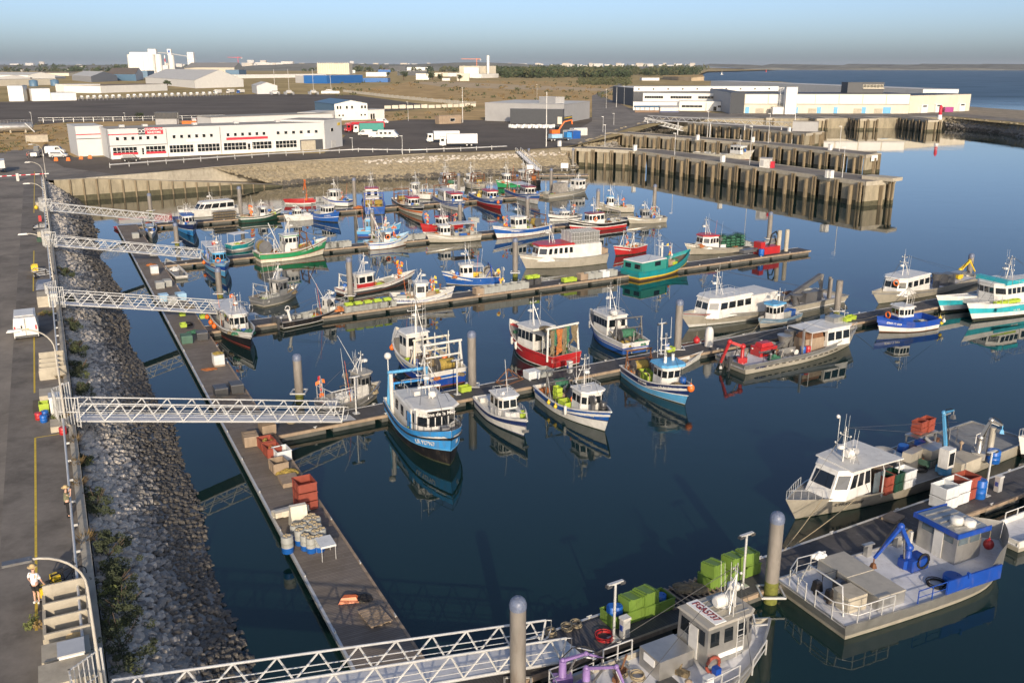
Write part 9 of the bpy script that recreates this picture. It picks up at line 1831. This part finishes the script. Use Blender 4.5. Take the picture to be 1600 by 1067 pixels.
bu=thing('sailing_boat','tiny white sailing boat out on the sea','sailing boat',G(1128,117));MB().prism([(-4,-1.2),(3,-1.2),(5,0),(3,1.2),(-4,1.2)],0,1.3,'white').build('hull',bu);MB().tube((0,0,1),(0,0,13),.2,'white',5).build('mast',bu);MB().box(-1,0,1.5,4,.6,6,'white',0,.3).build('sail',bu)
rbm=thing('channel_buoy','red channel mark far out on the sea','buoy',G(1197,113));MB().lathe([(4,0),(4,3),(1.5,9),(1,12)],(0,0,0),'red',10).build('body',rbm)
# ---------------------------------------------------------------- trees along the landward side of the quay road, patches in its surface
for i in range(10):
 c=quay(44+i*13.5,-29.5-.35*i);rg=random.Random(i);h=rg.uniform(4.2,6);t=thing('roadside_tree','small round tree on the landward side of the quay road','tree',Z3(c,ZL),0,'trees along the quay road')
 MB().tube((0,0,0),(0,0,h*.6),.14,'bark',6,.08).build('trunk',t);mb=MB()
 for k in range(9):leafball(mb,(rg.uniform(-.9,.9),rg.uniform(-.9,.9),h*rg.uniform(.5,.9)),rg.uniform(.6,1.),45,'treegreen',rg,.2)
 mb.build('crown',t)
def patch(t,off,L,w,m='asphaltdark',dz=.007):
 a=quay(t,off);q=[a,a+EM*L,a+EM*L+NM*w,a+NM*w];mb=MB();mb.poly([Z3(p,ZL+dz)for p in q][::1],m);tag(mb.build('road'),kind='structure')
for t,off,L,w in((6,-9.5,9,.9),(22,-7.2,1.3,1.3),(-6,-8.,22,.25),(30,-12,14,.25),(48,-8.4,4,2.2),(75,-9,20,.3),(12,-2.6,3,1.2),(60,-3.2,2.2,1.0),(95,-10,6,1.6)):patch(t,off,L,w)
for i,(t,off)in enumerate(((3,-6.5),(27,-8.8),(52,-6.8))):tag(MB().lathe([(.36,0),(.36,.012)],(0,0,0),'steel',18).build('manhole_cover',None,quay(t,off,ZL+.008)),('round manhole cover nearest the camera in the quay road','round manhole cover in the quay road level with the fourth gangway','round manhole cover farthest along the quay road')[i],'manhole cover')
# ---------------------------------------------------------------- camera, light
cam=bpy.data.cameras.new('camera');co=bpy.data.objects.new('camera',cam);COL.objects.link(co)
co.location=(0,0,HC);co.rotation_euler=(math.pi/2-PITCH,0,0);cam.sensor_width=36;cam.lens=36*FPX/1600;cam.clip_end=60000;cam.clip_start=.5
SC.camera=co
EL=rad(18);AZ=rad(-8)
to_sun=Vector((-math.sin(AZ)*math.cos(EL),-math.cos(AZ)*math.cos(EL),math.sin(EL)))
sl=bpy.data.lights.new('sun','SUN');so=bpy.data.objects.new('sun',sl);COL.objects.link(so)
sl.energy=3.6;sl.angle=rad(.55);sl.color=(1,.83,.62);so.rotation_euler=to_sun.to_track_quat('Z','Y').to_euler()
w=bpy.data.worlds.new('World');SC.world=w;w.use_nodes=True
nt=w.node_tree;sky=nt.nodes.new('ShaderNodeTexSky');sky.sky_type='NISHITA';sky.sun_disc=False
sky.sun_elevation=EL;sky.sun_rotation=math.pi+AZ;sky.air_density=.52;sky.dust_density=1.8;sky.ozone_density=1.5;sky.altitude=0
bg=nt.nodes['Background'];nt.links.new(sky.outputs[0],bg.inputs['Color']);bg.inputs['Strength'].default_value=.15
vs=SC.view_settings;vs.view_transform='Standard';vs.look='None';vs.gamma=1;vs.exposure=0.28
SC.cycles.max_bounces=6;SC.cycles.diffuse_bounces=2;SC.cycles.glossy_bounces=3;SC.cycles.transmission_bounces=2
SC.cycles.use_denoising=True
# ---------------------------------------------------------------- haze over the far shore
hm=bpy.data.materials.new('haze');hm.use_nodes=True;MATS['haze']=hm;hn=hm.node_tree;hn.nodes.remove(hn.nodes['Principled BSDF'])
pv_=hn.nodes.new('ShaderNodeVolumePrincipled');pv_.inputs['Color'].default_value=(.75,.82,.95,1);pv_.inputs['Density'].default_value=1.8e-5;pv_.inputs['Anisotropy'].default_value=0
hn.links.new(pv_.outputs[0],hn.nodes['Material Output'].inputs['Volume'])
hz_=tag(MB().box(0,12650,-4,66000,26900,130,'haze').build('haze'),kind='stuff')
SC.cycles.volume_bounces=0
